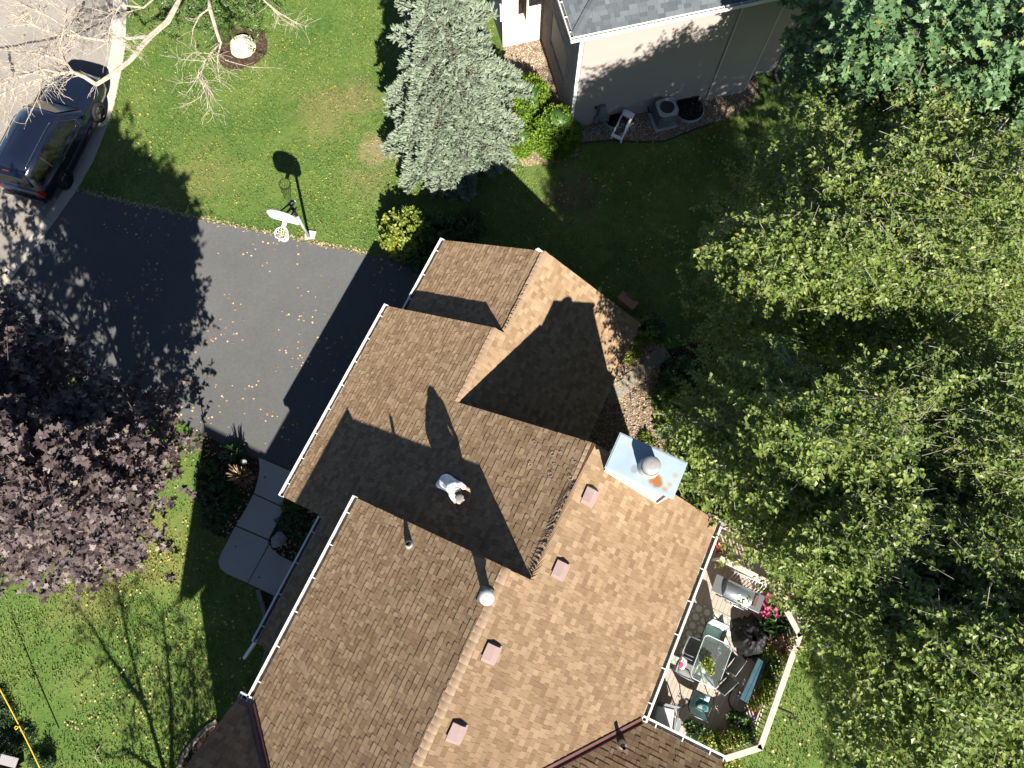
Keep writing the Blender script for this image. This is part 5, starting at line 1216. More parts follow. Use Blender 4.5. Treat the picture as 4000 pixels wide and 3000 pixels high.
# leafy crown at the top edge behind the bare limbs
canopy_tree('ash_tree', 'small green tree at the top edge beside the bare limbs', 'tree', tuple(at(760, -150)), tuple(at(760, -150) + Vector((0, 0, 2.2))),
    [(545, -150), (520, 20), (560, 60), (640, 85), (720, 110), (830, 110), (900, 120), (960, 150), (985, 120), (930, 60), (990, 0), (1050, 20), (1050, -150)], 1.6, 3.6, 160, 520, 16, .14, LANCE, M['shrub'], M['bark'], .08, 12, .6, .9, .4)
# trees that stand beyond the lower edge of the picture and throw the dappled shade
canopy_tree('yard_tree', 'tree beyond the lower right edge that dapples the back lawn', 'tree', (14.0, -13.2, 0), (14.0, -13.2, 5.5),
    [(4450, 4400), (5300, 4300), (6000, 4900), (5900, 5700), (5000, 5900), (4400, 5300)], 5.0, 8.5, 500, 800, 12, .13, OVATE, M['birch_leaf'], M['bark'], .2, 20, 1.2, .6, .47)
ft = empty('front_tree', (-9.55, -9.3, 0), 0, 'thin crowned tree below the picture whose branching shadow lies on the front lawn', 'tree'); FI = Matrix.Translation(-ft.location)
fineP, fineQ, fineR = [], [], []; b = MB(); B0 = ft.location.copy()
def fp(dx, dy, z): return B0 + Vector((dx, dy, z))
grow(b, [fp(0, 0, 0), fp(.02, 0, 1.2), fp(-.02, .05, 2.4)], .13, .1, 1, .1)
for pts in ([(-.02, .05, 2.4), (-.35, .1, 3.6), (-.7, .3, 4.6), (-.9, .3, 5.8), (-1.0, .3, 6.9)], [(-.02, .05, 2.4), (.25, 0, 3.6), (.4, .1, 4.8), (.4, .2, 6.2)], [(-.5, .2, 4.1), (-1.1, .3, 4.6), (-1.6, .3, 5.2), (-2.0, .2, 5.9)], [(-.02, .05, 2.2), (.6, 0, 2.9), (1.0, .1, 3.8), (1.2, 0, 5.0)], [(-.1, .1, 2.6), (-.8, .1, 3.0), (-1.4, .2, 3.2)]): grow(b, [fp(*p) for p in pts], .075, .03, 2, 2.2)
o = b.build('trunk', M['bark'], ft); o.matrix_parent_inverse = FI
V, F = twig_mesh(np.array(fineP), np.array(fineQ), np.array(fineR) * 2.2, np.array(fineR) * 1.4); o = tag(link('twigs', np_mesh('twigs', V, F), M['bark'], ft), kind='stuff'); o.matrix_parent_inverse = FI
cl = [(1.2, .1, 4.2, .75, 170), (1.0, .0, 3.2, .7, 170), (.9, 0, 2.2, .6, 130), (.3, 0, 2.6, .45, 40), (-.9, .2, 3.7, .3, 14), (-.6, .1, 2.3, .35, 16), (1.5, 0, 5.2, .5, 40), (-.9, .3, 6.1, .2, 6), (0, 0, 1.4, .5, 50), (1.3, 0, 1.5, .6, 60), (2.0, .2, 4.4, .6, 50), (-1.1, .1, 4.2, .25, 8)]
P = np.vstack([np.array(tuple(fp(x, y, z))) + rng.normal(0, r_, (n, 3)) for x, y, z, r_, n in cl]); D = norm(rng.normal(0, 1, P.shape)); crown(ft, P, D, rng.uniform(.25, .45, len(P)), 9, .09, OVATE, M['shrub'], M['bark'])
# ------------------------------------------------------------------ shrubs and bed plants
def mound(P0, r, h, n, clump=.3):
    """points over a lumpy dome"""
    a = rng.uniform(0, 6.283, n); t = rng.uniform(0, 1, n) ** .6; el = np.arccos(1 - t * .98)
    Q = np.column_stack([np.sin(el) * np.cos(a) * r, np.sin(el) * np.sin(a) * r, np.cos(el) * h]); k = 1 + clump * (vnoise(Q + 5 + P0[0], 2.2 / max(r, .3)) - .5) * 2
    return Q * k[:, None] * rng.uniform(.72, 1.0, (n, 1)), norm(Q / np.array([r, r, max(h, .2)]) ** 1)
def shrub(name, label, cat, p, r, h, n, ln, ll, tmpl, lm, group=None, flat=.6, clump=.3, spr=.22, droop=.1, stem=None, single=0):
    root = empty(name, p, random.uniform(0, 6.28), label, cat, group); Q, D = mound(tuple(p), r, h, n, clump)
    D = norm(D + np.array([[0, 0, .35]]) + rng.normal(0, .35, D.shape)); V, F = spray_leaves(Q, D, np.full(n, spr) * rng.uniform(.7, 1.3, n), ln, ll, tmpl, droop, flat)
    tag(link('foliage', np_mesh('foliage', V, F), lm, root), kind='stuff')
    m_ = max(4, n // 14); i = rng.permutation(n)[:m_]; V, F = twig_mesh(np.zeros((m_, 3)) + rng.normal(0, r * .08, (m_, 3)) * np.array([1, 1, 0]), Q[i], np.full(m_, .012), np.full(m_, .004)); tag(link('stems', np_mesh('stems', V, F), stem or M['bark'], root), kind='stuff')
    return root
FL = ([(0, 0, 0), (-.3, .35, .05), (-.12, .75, 0), (0, 1, .03), (.12, .75, 0), (.3, .35, .05)], [np.array([(0, 5, 4), (0, 4, 3), (0, 3, 2), (0, 2, 1)])])
def arbor(label, u, v, z, r, h, n, squash=1.0):
    p = at(u, v, z); p.z = 0; root = empty('arborvitae', p, 0, label, 'shrub', 'round arborvitae by the neighbour wall'); Q, D = mound(tuple(p), r, h, n, .16); Q[:, 1] *= squash
    D = norm(D + np.array([[0, 0, .55]]) + rng.normal(0, .3, D.shape)); V, F = spray_leaves(Q, D, np.full(n, .16), 7, .1, FL, -.1, .35, .7)
    tag(link('foliage', np_mesh('foliage', V, F), M['cedar'], root), kind='stuff'); b = MB(); b.ico((0, 0, h * .42), min(r, h) * .62, 3, (r / min(r, h), r / min(r, h) * squash, h / min(r, h) * .8), .15); b.build('inner_twigs', M['dark_leaf'], root)
arbor('rounded bright green arborvitae touching the taupe house corner', 2168, 500, .7, 1.02, 1.75, 3600)
arbor('bright green arborvitae behind the rounded one, next to the spruce', 2065, 400, .7, .95, 1.7, 3000, 1.25)
arbor('low arborvitae at the foot of the spruce on dry mulch', 2030, 545, .3, .72, .9, 1700)

shrub('laurel_shrub', 'sunlit round shrub with broad leaves at the garage corner', 'shrub', at(1590, 935), 1.0, 1.75, 620, 12, .13, OVATE, M['yellow_shrub'], flat=.8, clump=.25)
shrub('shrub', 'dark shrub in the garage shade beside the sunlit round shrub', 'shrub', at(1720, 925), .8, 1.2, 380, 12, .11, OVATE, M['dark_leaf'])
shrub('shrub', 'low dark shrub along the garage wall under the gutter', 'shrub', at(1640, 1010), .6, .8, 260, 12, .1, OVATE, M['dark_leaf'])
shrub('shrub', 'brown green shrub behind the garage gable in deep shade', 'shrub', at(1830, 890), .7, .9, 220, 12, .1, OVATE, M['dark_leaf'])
# front bed
root = empty('smoke_bush', Vector((*at(908, 1845, 1.2).xy, 0)), 0, 'pale pink dry plume plant standing sunlit in the shaded front bed', 'plant')
n = 150; Q, D = mound((0, 0), .27, 1.35, n, .2); D = norm(D + np.array([[0, 0, .3]]) + rng.normal(0, .25, D.shape)); V, F = twig_mesh(Q * .75, Q + D * .14, np.full(n, .022), np.full(n, .012)); tag(link('plumes', np_mesh('plumes', V, F), M['bronze'], root), kind='stuff')
V, F = twig_mesh(np.zeros((40, 3)), Q[:40], np.full(40, .01), np.full(40, .006)); tag(link('stems', np_mesh('stems', V, F), M['bronze'], root), kind='stuff')
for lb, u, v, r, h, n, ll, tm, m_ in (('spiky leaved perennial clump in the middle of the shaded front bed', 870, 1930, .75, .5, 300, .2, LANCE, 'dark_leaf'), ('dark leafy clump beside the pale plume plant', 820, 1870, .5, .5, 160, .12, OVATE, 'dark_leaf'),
    ('low grassy clump at the driveway end of the front bed', 915, 1778, .36, .42, 110, .22, LANCE, 'dark_leaf'), ('low fern like clump at the foot of the front bed', 850, 2010, .5, .35, 150, .14, LANCE, 'dark_leaf'), ('round low plant by the lawn edge of the front bed', 808, 1950, .4, .4, 120, .1, OVATE, 'dark_leaf'),  # the grassy clump's dark leaf colour stands in for shade on it
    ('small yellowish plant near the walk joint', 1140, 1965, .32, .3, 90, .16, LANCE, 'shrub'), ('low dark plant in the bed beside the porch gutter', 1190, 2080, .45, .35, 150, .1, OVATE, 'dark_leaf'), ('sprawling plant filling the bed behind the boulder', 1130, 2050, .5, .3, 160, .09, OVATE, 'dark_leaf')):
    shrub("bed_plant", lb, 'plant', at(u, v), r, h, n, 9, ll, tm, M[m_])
b = MB(); b.ico((0, 0, .12), .26, 3, (1, .8, .75), .35, 1.6, 4.0); o = b.build('boulder', mat('pink_granite', [(0, (.2, .16, .15)), (.5, (.33, .28, .27)), (1, (.48, .43, .42))], .9, .2, noise=(14, 8), noise2=(2, 4, .4), bump=(30, .5, .02))); o.location = at(1094, 2108); o.rotation_euler = (0, 0, 1.0); tag(o, 'pinkish granite boulder in the bed between walk and porch', 'boulder')
# solar globe and reflector stake
b = MB(); b.tube([(0, 0, 0), (0, 0, .4)], .015, 8); b.lathe([(0, .36), (.07, .38), (.1, .45), (.09, .52), (.05, .555), (0, .565)], (0, 0, 0), 18); o = b.build('garden_light', mat('frosted_globe', (.62, .6, .52), .4, .4)); o.location = at(972, 1813, 0); tag(o, 'small pale globe garden light next to the plume plant', 'garden light')
b = MB(); b.tube([(0, 0, 0), (0, 0, .85)], .014, 8); o = b.build('driveway_marker', M['white']); o.location = at(805, 1702); tag(o, 'white driveway marker stake with round reflector at the lawn corner', 'driveway marker')
b = MB(); b.lathe([(.0, -.012), (.055, -.012), (.06, 0), (.055, .012), (0, .012)], (0, 0, .9), 18, Matrix.Rotation(math.radians(70), 4, 'X')); b.build('reflector', mat('blue_reflector', (.12, .2, .4), .3, .5), o)
b = MB(); b.tube([(.06 * math.cos(k * .35), .06 * math.sin(k * .35) * .35, .9 + .06 * math.sin(k * .35)) for k in range(19)], .012, 6, False); b.build('reflector_rim', M['white'], o)

# tree stump in its mulch ring
b = MB(); n = 40; rows = []
for r_, z in ((1.1, 0), (1.03, .06), (1.0, .2), (.97, .22)):
    rows.append([(r_ * .48 * (1 + .07 * mnoise.noise(Vector((math.cos(k / n * 6.283) * 2.2, math.sin(k / n * 6.283) * 2.2, 1)))) * math.cos(k / n * 6.283), r_ * .48 * (1 + .07 * mnoise.noise(Vector((math.cos(k / n * 6.283) * 2.2, math.sin(k / n * 6.283) * 2.2, 1)))) * math.sin(k / n * 6.283), z) for k in range(n)])
vv = b.grid(rows, closed=True, smooth=False); b.b.faces.new(vv[-1]); o = b.build('tree_stump', mat('sawn_wood', [(0, (.36, .3, .23)), (.5, (.47, .405, .325)), (1, (.56, .5, .42))], .9, .15, noise=(5, 8), bump=(20, .5, .01))); o.location = at(943, 172, .22); o.location.z = 0; tag(o, 'wide pale sawn tree stump in a dark mulch ring', 'tree stump')

# ------------------------------------------------------------------ back garden behind the garage
pm = MB().box(-.27, -.27, 0, .27, .27, .045, bevel=.012).mesh('stepping_stone'); pm.materials.append(M['paver'])
for lb, u, v, a in (('stepping stone nearest the garage roof corner', 2398, 1546, .45), ('second stepping stone out from the garage roof, on sunny gravel', 2428, 1516, .5), ('third stepping stone, the brightest square on the gravel', 2470, 1482, .42), ('fourth stepping stone half under shrub shade', 2506, 1450, .4), ('fifth stepping stone in deep shrub shade', 2545, 1412, .45), ('farthest stepping stone out in the shaded garden', 2582, 1388, .5)):
    o = link('stepping_stone', pm, None); o.location = at(u, v, .012) ; o.rotation_euler = (random.uniform(-.02, .02), random.uniform(-.02, .02), a + random.uniform(-.06, .06)); tag(o, lb, 'stepping stone', 'stepping stones behind the garage')
b = MB(); b.tube([at(2432, 1418, .04), at(2450, 1485, .035), at(2462, 1540, .035), at(2465, 1575, .035)], .016, 6); tag(b.build('soaker_hose', M['black']), 'thin black hose lying across the stepping stones', 'hose')
for lb, u, v, r, h, n, ll, tm, m_ in (
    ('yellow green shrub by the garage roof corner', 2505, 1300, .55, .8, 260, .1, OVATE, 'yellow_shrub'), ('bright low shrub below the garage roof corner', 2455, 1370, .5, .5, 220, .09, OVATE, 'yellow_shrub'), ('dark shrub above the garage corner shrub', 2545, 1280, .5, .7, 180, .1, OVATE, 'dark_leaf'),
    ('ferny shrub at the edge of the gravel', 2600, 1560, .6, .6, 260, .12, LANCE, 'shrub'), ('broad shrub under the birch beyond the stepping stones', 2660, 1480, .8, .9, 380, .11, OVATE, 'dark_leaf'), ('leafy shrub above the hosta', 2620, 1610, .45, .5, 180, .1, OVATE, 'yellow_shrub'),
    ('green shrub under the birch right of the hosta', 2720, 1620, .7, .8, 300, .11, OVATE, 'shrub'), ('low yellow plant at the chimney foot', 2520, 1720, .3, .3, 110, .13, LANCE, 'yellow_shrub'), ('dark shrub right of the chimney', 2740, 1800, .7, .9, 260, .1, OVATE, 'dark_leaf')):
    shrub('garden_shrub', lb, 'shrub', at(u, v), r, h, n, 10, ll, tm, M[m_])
hs = empty('hosta', at(2588, 1690), 0, 'variegated hosta with cream edged leaves beside the chimney', 'plant')
for i in range(34):
    a = i * 2.4; e = .25 + .9 * (i / 34); Y = Vector((math.cos(a) * math.cos(e), math.sin(a) * math.cos(e), math.sin(e) * .7)).normalized(); X = Y.cross(Vector((0, 0, 1))).normalized(); Z = X.cross(Y)
    if i == 0:
        hm_ = np_mesh('leaf', [(0, 0, 0), (-.3, .25, .06), (-.36, .5, .08), (-.2, .8, .02), (0, 1.05, -.12), (.2, .8, .02), (.36, .5, .08), (.3, .25, .06), (0, .5, 0)], [np.array([(k, (k + 1) % 8, 8) for k in range(8)])]); hm_.materials.append(M['hosta'])
    o = link('leaf', hm_, None, hs); Mx = Matrix((X, Y, Z)).transposed().to_4x4() @ Matrix.Scale(random.uniform(.17, .25), 4); Mx.translation = (math.cos(a) * .1, math.sin(a) * .1, .1 + .2 * (i / 34)); o.matrix_local = Mx
b = MB(); b.ico((0, 0, .08), .13, 2, (1, .9, .7), .3, 2); o = b.build('boulder', M['paver']); o.location = at(2410, 1668); tag(o, 'round grey stone at the gravel edge by the chimney', 'boulder')
b = MB(); b.box(-.34, -.16, 0, .34, .16, .4, bevel=.02); o = b.build('storage_box', mat('terracotta_plastic', (.3, .13, .08), .6, .3)); o.location = at(2446, 1190); o.rotation_euler = (0, 0, math.radians(-42))
tag(o, 'brown storage box against the garage back corner', 'storage box'); MB().box(-.36, -.18, .4, .36, .18, .44, bevel=.015).build('lid', mat('terracotta_lid', (.34, .16, .1), .55, .3), o); MB().box(-.2, .12, .44, .2, .15, .47, bevel=.01).build('handle', M['flash'], o)

# ------------------------------------------------------------------ lower left corner: rope, wagon, low junipers
r0, r1 = at(-40, 2620, 1.2), at(175, 3040, .9); b = MB(); b.tube([r0.lerp(r1, t / 8) - Vector((0, 0, .06 * math.sin(t / 8 * math.pi))) for t in range(9)], .022, 6); rp_ = b.build('yellow_rope', mat('yellow_rope_fibre', [(0, (.6, .36, .02)), (1, (.72, .5, .05))], .7, .2, noise=(30, 3)))
tag(rp_, 'taut yellow rope crossing the lower left corner of the lawn', 'rope')
q = r0.lerp(r1, .53); b = MB(); b.tube([q, q + Vector((-.1, .03, -.02)), q + Vector((-.14, -.03, -.04)), q + Vector((-.08, -.07, -.02)), q], .014, 6); b.build('knot', rp_.data.materials[0], rp_)
wg = empty('garden_cart', at(-10, 2985), 0, 'red wooden garden cart with grey top boards in the lower left corner', 'cart')
M['red_wood'] = mat('red_stained_wood', [(0, (.07, .022, .016)), (1, (.15, .05, .032))], .7, .3, noise=(5, 5)); M['grey_wood'] = mat('weathered_board', [(0, (.26, .24, .23)), (1, (.36, .34, .33))], .85, .2, noise=(5, 6), obj=True)
b = MB(); b.prism([(-1.0, -.45), (.62, -.2), (.86, -.05), (.55, .12), (-1.0, -.15)], .1, .5); b.build('bed', M['red_wood'], wg)
for p, q in (((-1.1, .1, .62), (.45, .28, .62)), ((.45, .28, .62), (.98, .16, .62))): b = MB(); b.beam(p, q, .28, .04, bevel=.01); b.build('top_board', M['grey_wood'], wg)
for p, q in (((-1.1, -.2, .56), (.42, .0, .56)), ((.42, .0, .56), (.98, -.16, .56))): b = MB(); b.beam(p, q, .07, .06, bevel=.01); b.build('side_rail', mat('orange_rail', (.36, .14, .06), .6, .3), wg)
Mx = Matrix.Translation((-.05, -.35, .45)) @ Matrix.Rotation(math.radians(65), 4, 'X'); b = MB(); b.tube([Mx @ Vector((.3 * math.cos(k * .2618), .3 * math.sin(k * .2618), 0)) for k in range(25)], .022, 8, False)
for k in range(6): b.tube([Mx @ Vector((0, 0, 0)), Mx @ Vector((.3 * math.cos(k * 1.047), .3 * math.sin(k * 1.047), 0))], .014, 6)
b.build('wheel', mat('rusty_iron', (.2, .12, .1), .7, .3), wg); b = MB(); b.beam((-.2, -.5, .6), (-.1, -.15, .66), .07, .03); b.build('handle', M['white'], wg)
for lb, u, v, r, h, n in (('dark juniper beside the red garden cart', 40, 2920, .55, .6, 240), ('low juniper above the red garden cart', 100, 2880, .4, .4, 160), ('green tuft under the yellow rope', 30, 2800, .4, .35, 150), ('narrow dark conifer at the lower edge of the front lawn', 195, 2975, .22, .75, 130), ('small dark plant right of the garden cart', 150, 2965, .3, .35, 110), ('leafy clump at the left edge beside the rope', -10, 2740, .45, .4, 160)):
    shrub('juniper', lb, 'shrub', at(u, v), r, h, n, 9, .09, LANCE, M['dark_leaf'])
for lb, pts in (('bare fallen branch on the lawn at the lower edge', [(395, 2985, .05), (372, 2960, .1), (378, 2930, .12), (386, 2915, .1)]), ('small fallen twigs near the red garden cart', [(185, 2990, .1), (184, 2975, .2), (178, 2965, .25)]), ('black forked stick lying behind the parked car', [(60, 800, .05), (85, 822, .08), (110, 838, .05), (135, 842, .03)])):
    b = MB(); P = [at(*p) for p in pts]; b.tube(P, [.022, .018, .013, .008][:len(P)], 6); b.tube([P[1], P[1] + Vector((-.18, .1, .05)), P[1] + Vector((-.3, .28, .05))], [.014, .01, .005], 5); b.tube([P[-2], P[-2] + Vector((.12, .14, .04))], [.012, .005], 5)
    tag(b.build('fallen_branch', M['deadwood'] if 'black' not in lb else M['black']), lb, 'branch')
# ------------------------------------------------------------------ timber deck behind the house
DZ = 1.0; RZ = DZ + .95
deck = empty('deck', (0, 0, 0), PHI, 'tan timber deck with pale top rails behind the house', 'deck')
def rl(u, v, z=RZ): q = loc(u, v, z); return Vector((q.x, q.y, z))
N1, N2 = rl(2770, 2015), rl(2958, 2102); R1, R2, R3, R4, R5 = rl(2818, 2184), rl(3016, 2283), rl(3124, 2480), rl(2970, 2920), rl(2838, 2962)
E1 = rl(3075, 2180, DZ); WX, WY = 3.935, -1.86
DP = [(WX, WY), (WX, N1.y)] + [(p.x, p.y) for p in (N1, N2, E1, R2, R3, R4, R5)] + [(R5.x - .1, WY)]
pw = .138; x = WX
xmax = max(p[0] for p in DP)
while x < xmax:
    sp_ = span([(p[1], p[0]) for p in DP], x + pw / 2)
    s0, s1 = span([(p[1], p[0]) for p in DP], x + .004), span([(p[1], p[0]) for p in DP], x + pw - .004)
    if len(s0) != len(s1): s0 = s1 = sp_
    for (a0, a1), (b0, b1) in zip(s0, s1):
        b = MB(); b.prism([(x + .004, a0), (x + pw - .004, b0), (x + pw - .004, b1), (x + .004, a1)], DZ - .03, DZ); b.build('plank', M['deckwood'], deck)
    x += pw
b = MB(); b.prism(DP, DZ - .08, DZ - .04); b.build('joists', M['bark'], deck)
b = MB()
for p, q in zip(DP[1:], DP[2:] + DP[:1]):
    if p[0] == WX and q[0] == WX: continue
    b.beam((*p, DZ * .5 - .01), (*q, DZ * .5 - .01), .03, DZ - .04)
b.build('skirt', M['railwood'], deck)
bal = MB().box(-.018, -.018, 0, .018, .018, .8).mesh('baluster'); bal.materials.append(M['railwood'])
def rail(pts, zt=RZ, zb=DZ, capw=.17, mitre=True):
    for p, q in zip(pts, pts[1:]):
        p = Vector(p); q = Vector(q); d = (q - p); L_ = d.length; dn = d.normalized(); s = Vector((-dn.y, dn.x, 0)).normalized(); dz = (q.z - p.z)
        b = MB(); b.beam(p - dn * .05, q + dn * .05, capw, .038, bevel=.006); b.build('rail_cap', M['railwood'], deck)
        for o_ in (.06, .74): b = MB(); b.beam(p - Vector((0, 0, RZ - DZ - .1 if o_ < .1 else .06)), q - Vector((0, 0, RZ - DZ - .1 if o_ < .1 else .06)), .04, .08); b.build('rail', M['railwood'], deck)
        n = max(2, round(L_ / .135))
        for i in range(n):
            k = p.lerp(q, (i + .5) / n); o = link('baluster', bal, None, deck); o.location = (k.x, k.y, k.z - .86)
        n = max(1, round(L_ / 1.7))
        for i in range(n + 1):
            k = p.lerp(q, i / n); b = MB(); b.box(k.x - .045, k.y - .045, max(0.0, k.z - RZ), k.x + .045, k.y + .045, k.z - .02); b.build('post', M['railwood'], deck)
rail([N1, N2]); rail([R1, R2, R3, R4, R5])
rail([N2, Vector((E1.x, E1.y, RZ))])
# stairs outside the long rail
sd_ = (R3 - R2); sd_.z = 0; sL = sd_.length; sd_.normalize(); so_ = Vector((-sd_.y, sd_.x, 0)); so_ = so_ if so_.x > 0 else -so_
for i in range(6):
    c0 = R2 + so_ * .1 + sd_ * (.1 + i * .29); z = DZ - .14 - i * .15; b = MB()
    for k in range(2): b.prism([tuple((c0 + sd_ * (k * .14 + .005)).xy), tuple((c0 + sd_ * (k * .14 + .135)).xy), tuple((c0 + sd_ * (k * .14 + .135) + so_ * .85).xy), tuple((c0 + sd_ * (k * .14 + .005) + so_ * .85).xy)], z - .035, z)
    b.build('stair_tread', M['deckwood'], deck)
for o_ in (.08, .98): b = MB(); p = R2 + so_ * o_; b.beam((p.x, p.y, DZ - .2), (p.x + sd_.x * 1.85, p.y + sd_.y * 1.85, .06), .04, .2); b.build('stringer', M['deckwood'], deck)
h0, h1 = rl(3108, 2275, 1.75), rl(3160, 2462, 1.05); rail([h0, h1], capw=.15)

# patterned rug
ra, rb_ = rl(2884, 2424, DZ), rl(2836, 2720, DZ); m = bpy.data.materials.new('trellis_rug'); m.use_nodes = True; nt = m.node_tree; N = nt.nodes; L = nt.links
tc = N.new('ShaderNodeTexCoord'); mp = N.new('ShaderNodeMapping'); mp.inputs['Scale'].default_value = (1, 1, 1); L.new(tc.outputs['Object'], mp.inputs[0])
def vor(sc, feat, off):
    v = N.new('ShaderNodeTexVoronoi'); v.feature = feat; v.inputs['Scale'].default_value = sc; v.inputs['Randomness'].default_value = 0.0; a = N.new('ShaderNodeVectorMath'); a.inputs[1].default_value = (off, off, 0); L.new(mp.outputs[0], a.inputs[0]); L.new(a.outputs[0], v.inputs['Vector']); return v.outputs['Distance']
def rings(src, mid, wd):
    a = N.new('ShaderNodeMath'); a.operation = 'SUBTRACT'; L.new(src, a.inputs[0]); a.inputs[1].default_value = mid; b_ = N.new('ShaderNodeMath'); b_.operation = 'ABSOLUTE'; L.new(a.outputs[0], b_.inputs[0]); c = N.new('ShaderNodeMath'); c.operation = 'LESS_THAN'; L.new(b_.outputs[0], c.inputs[0]); c.inputs[1].default_value = wd; return c.outputs[0]
p1 = rings(vor(3.6, 'F1', 0), .42, .075); p2 = rings(vor(3.6, 'F1', .139), .3, .07); mx = N.new('ShaderNodeMath'); mx.operation = 'MAXIMUM'; L.new(p1, mx.inputs[0]); L.new(p2, mx.inputs[1])
rp = N.new('ShaderNodeMix'); rp.data_type = 'RGBA'; L.new(mx.outputs[0], rp.inputs[0]); rp.inputs[6].default_value = (.3, .285, .22, 1); rp.inputs[7].default_value = (.55, .53, .46, 1); L.new(rp.outputs[2], N['Principled BSDF'].inputs['Base Color']); N['Principled BSDF'].inputs['Roughness'].default_value = .95
b = MB(); b.box(WX + .06, rb_.y, DZ + .003, ra.x, ra.y, DZ + .013); rug = b.build('rug', m); rug.rotation_euler = (0, 0, PHI); tag(rug, 'pale grey rug with interlaced ring pattern under the glass table', 'rug')

# glass table
T0, T1, T2, T3 = [loc(u, v, DZ + .72) for u, v in ((2752, 2478), (2857, 2520), (2808, 2697), (2696, 2645))]
ta, tb_ = ((T0 + T3).x / 2, (T1 + T2).x / 2), ((T2 + T3).y / 2, (T0 + T1).y / 2); tcx, tcy = sum(ta) / 2, sum(tb_) / 2; tw, tl_ = (ta[1] - ta[0]) / 2, (tb_[1] - tb_[0]) / 2
tbl = empty('patio_table', wld(tcx, tcy, DZ), PHI, 'rectangular glass topped patio table with rounded corners on the deck', 'table')
def rrect(w, l, r, n=6): return [(sx * (w - r) + r * math.cos(a), sy * (l - r) + r * math.sin(a)) for sx, sy, a0 in ((1, 1, 0), (-1, 1, 90), (-1, -1, 180), (1, -1, 270)) for a in [math.radians(a0 + 90 * k / n) for k in range(n + 1)]]
b = MB(); b.prism(rrect(tw - .02, tl_ - .02, .13), .712, .72); b.build('glass_top', glass('table_glass', (.86, .94, .92), sky_haze=.1), tbl)
b = MB(); pr = rrect(tw, tl_, .14); b.tube([(x, y, .716) for x, y in pr] + [(*pr[0], .716)], .015, 8, False); b.build('rim', mat('pale_frame', (.5, .54, .54), .4, .5, metal=.3), tbl)
b = MB(); 
for sx in (-1, 1):
    for sy in (-1, 1): b.tube([(sx * (tw - .06), sy * (tl_ - .06), .69), (sx * .22, sy * .42, .66), (sx * .2, sy * .38, .4), (sx * .34, sy * .55, 0)], .016, 8)
b.tube([(x, y, .66) for x, y in rrect(.22, .42, .08, 3)] + [(.22, .34, .66)], .014, 6); b.build('legs_frame', mat('table_frame', (.36, .4, .4), .4, .5, metal=.4), tbl)

# sling chairs
def sling(sl_mat, fr_mat, label, u, v, facing, group, w=.26):
    f = Vector(facing).normalized(); top = at(u, v, DZ + .93); o_ = top + f * .42; o_.z = DZ
    c = empty('patio_chair', o_, math.atan2(f.y, f.x) - math.pi / 2, label, 'chair', group)
    b = MB(); b.grid([[(x, y, .42 - .03 * math.cos(x / w * 1.5) * 1) for x in (-w, -w / 2, 0, w / 2, w)] for y in (.26, .15, 0, -.12, -.22)]); s = b.build('seat', sl_mat, c); s.modifiers.new('t', 'SOLIDIFY').thickness = .012
    b = MB(); b.grid([[(x, -.22 - .17 * t - .03 * math.cos(x / w * 1.5), .42 + .53 * t) for x in (-w, -w / 2, 0, w / 2, w)] for t in (0, .25, .5, .75, .97, 1.0)]); s = b.build('backrest', sl_mat, c); s.modifiers.new('t', 'SOLIDIFY').thickness = .012
    for sg in (-1, 1):
        x = sg * (w + .012); b = MB(); b.tube([(x, .3, 0), (x, .27, .4), (x, -.22, .41), (x, -.4, .96)], .014, 8); b.tube([(x, .27, .4), (x + sg * .04, .28, .6), (x + sg * .05, .1, .65), (x + sg * .04, -.27, .64)], .016, 8); b.tube([(x, -.2, .41), (x, -.36, 0)], .014, 8); b.build('side_frame', fr_mat, c)
    for q in ((-.395, .96), (.26, .4)): b = MB(); b.tube([(-w, *q), (w, *q)], .013, 8); b.build('crossbar', fr_mat, c)
    return c
AQ = mat('aqua_sling', [(0, (.4, .55, .51)), (1, (.47, .62, .58))], .8, .2, noise=(3, 4)); DK = mat('charcoal_sling', [(0, (.13, .13, .126)), (1, (.19, .19, .182))], .75, .25, noise=(3, 4)); FR = mat('grey_frame', (.2, .21, .215), .4, .5)
CG = 'chairs around the glass table'; F_ = wld(0, 1); A_ = wld(1, 0)
sling(AQ, M['black'], 'aqua sling chair at the grill end of the glass table', 2819, 2428, -F_, CG)
sling(DK, FR, 'charcoal sling chair on the house side, nearer the grill', 2673, 2517, A_, CG)
sling(DK, FR, 'charcoal sling chair on the house side holding a white and red pillow', 2648, 2585, A_, CG)
sling(DK, FR, 'charcoal sling chair on the planter side nearer the black cover', 2896, 2614, Vector((-.75, .65, 0)), CG)
sling(DK, FR, 'charcoal sling chair on the planter side nearer the teal pillow', 2858, 2694, Vector((-.62, .75, 0)), CG)
ch5 = sling(AQ, M['black'], 'aqua sling chair with a teal swirled pillow at the far end', 2728, 2806, F_, CG)
def pillow(p, f, w_, label, m_):
    o = MB(); rows = []
    for i in range(11):
        s = -1 + i / 5; rows.append([(w_ * s, w_ * t_, .075 * (1 - abs(s) ** 3) * (1 - abs(t_) ** 3)) for t_ in [-1 + k / 5 for k in range(11)]])
    o.grid(rows); o.grid([[(x, y, -z) for x, y, z in r] for r in rows]); o = o.build('pillow', m_); f = Vector(f).normalized(); Z = (f * .85 + Vector((0, 0, .75))).normalized(); X = f.cross(Vector((0, 0, 1))).normalized(); Y = Z.cross(X)
    Mx = Matrix((X, Y, Z)).transposed().to_4x4(); Mx.translation = p; o.matrix_world = Mx; return tag(o, label, 'pillow')
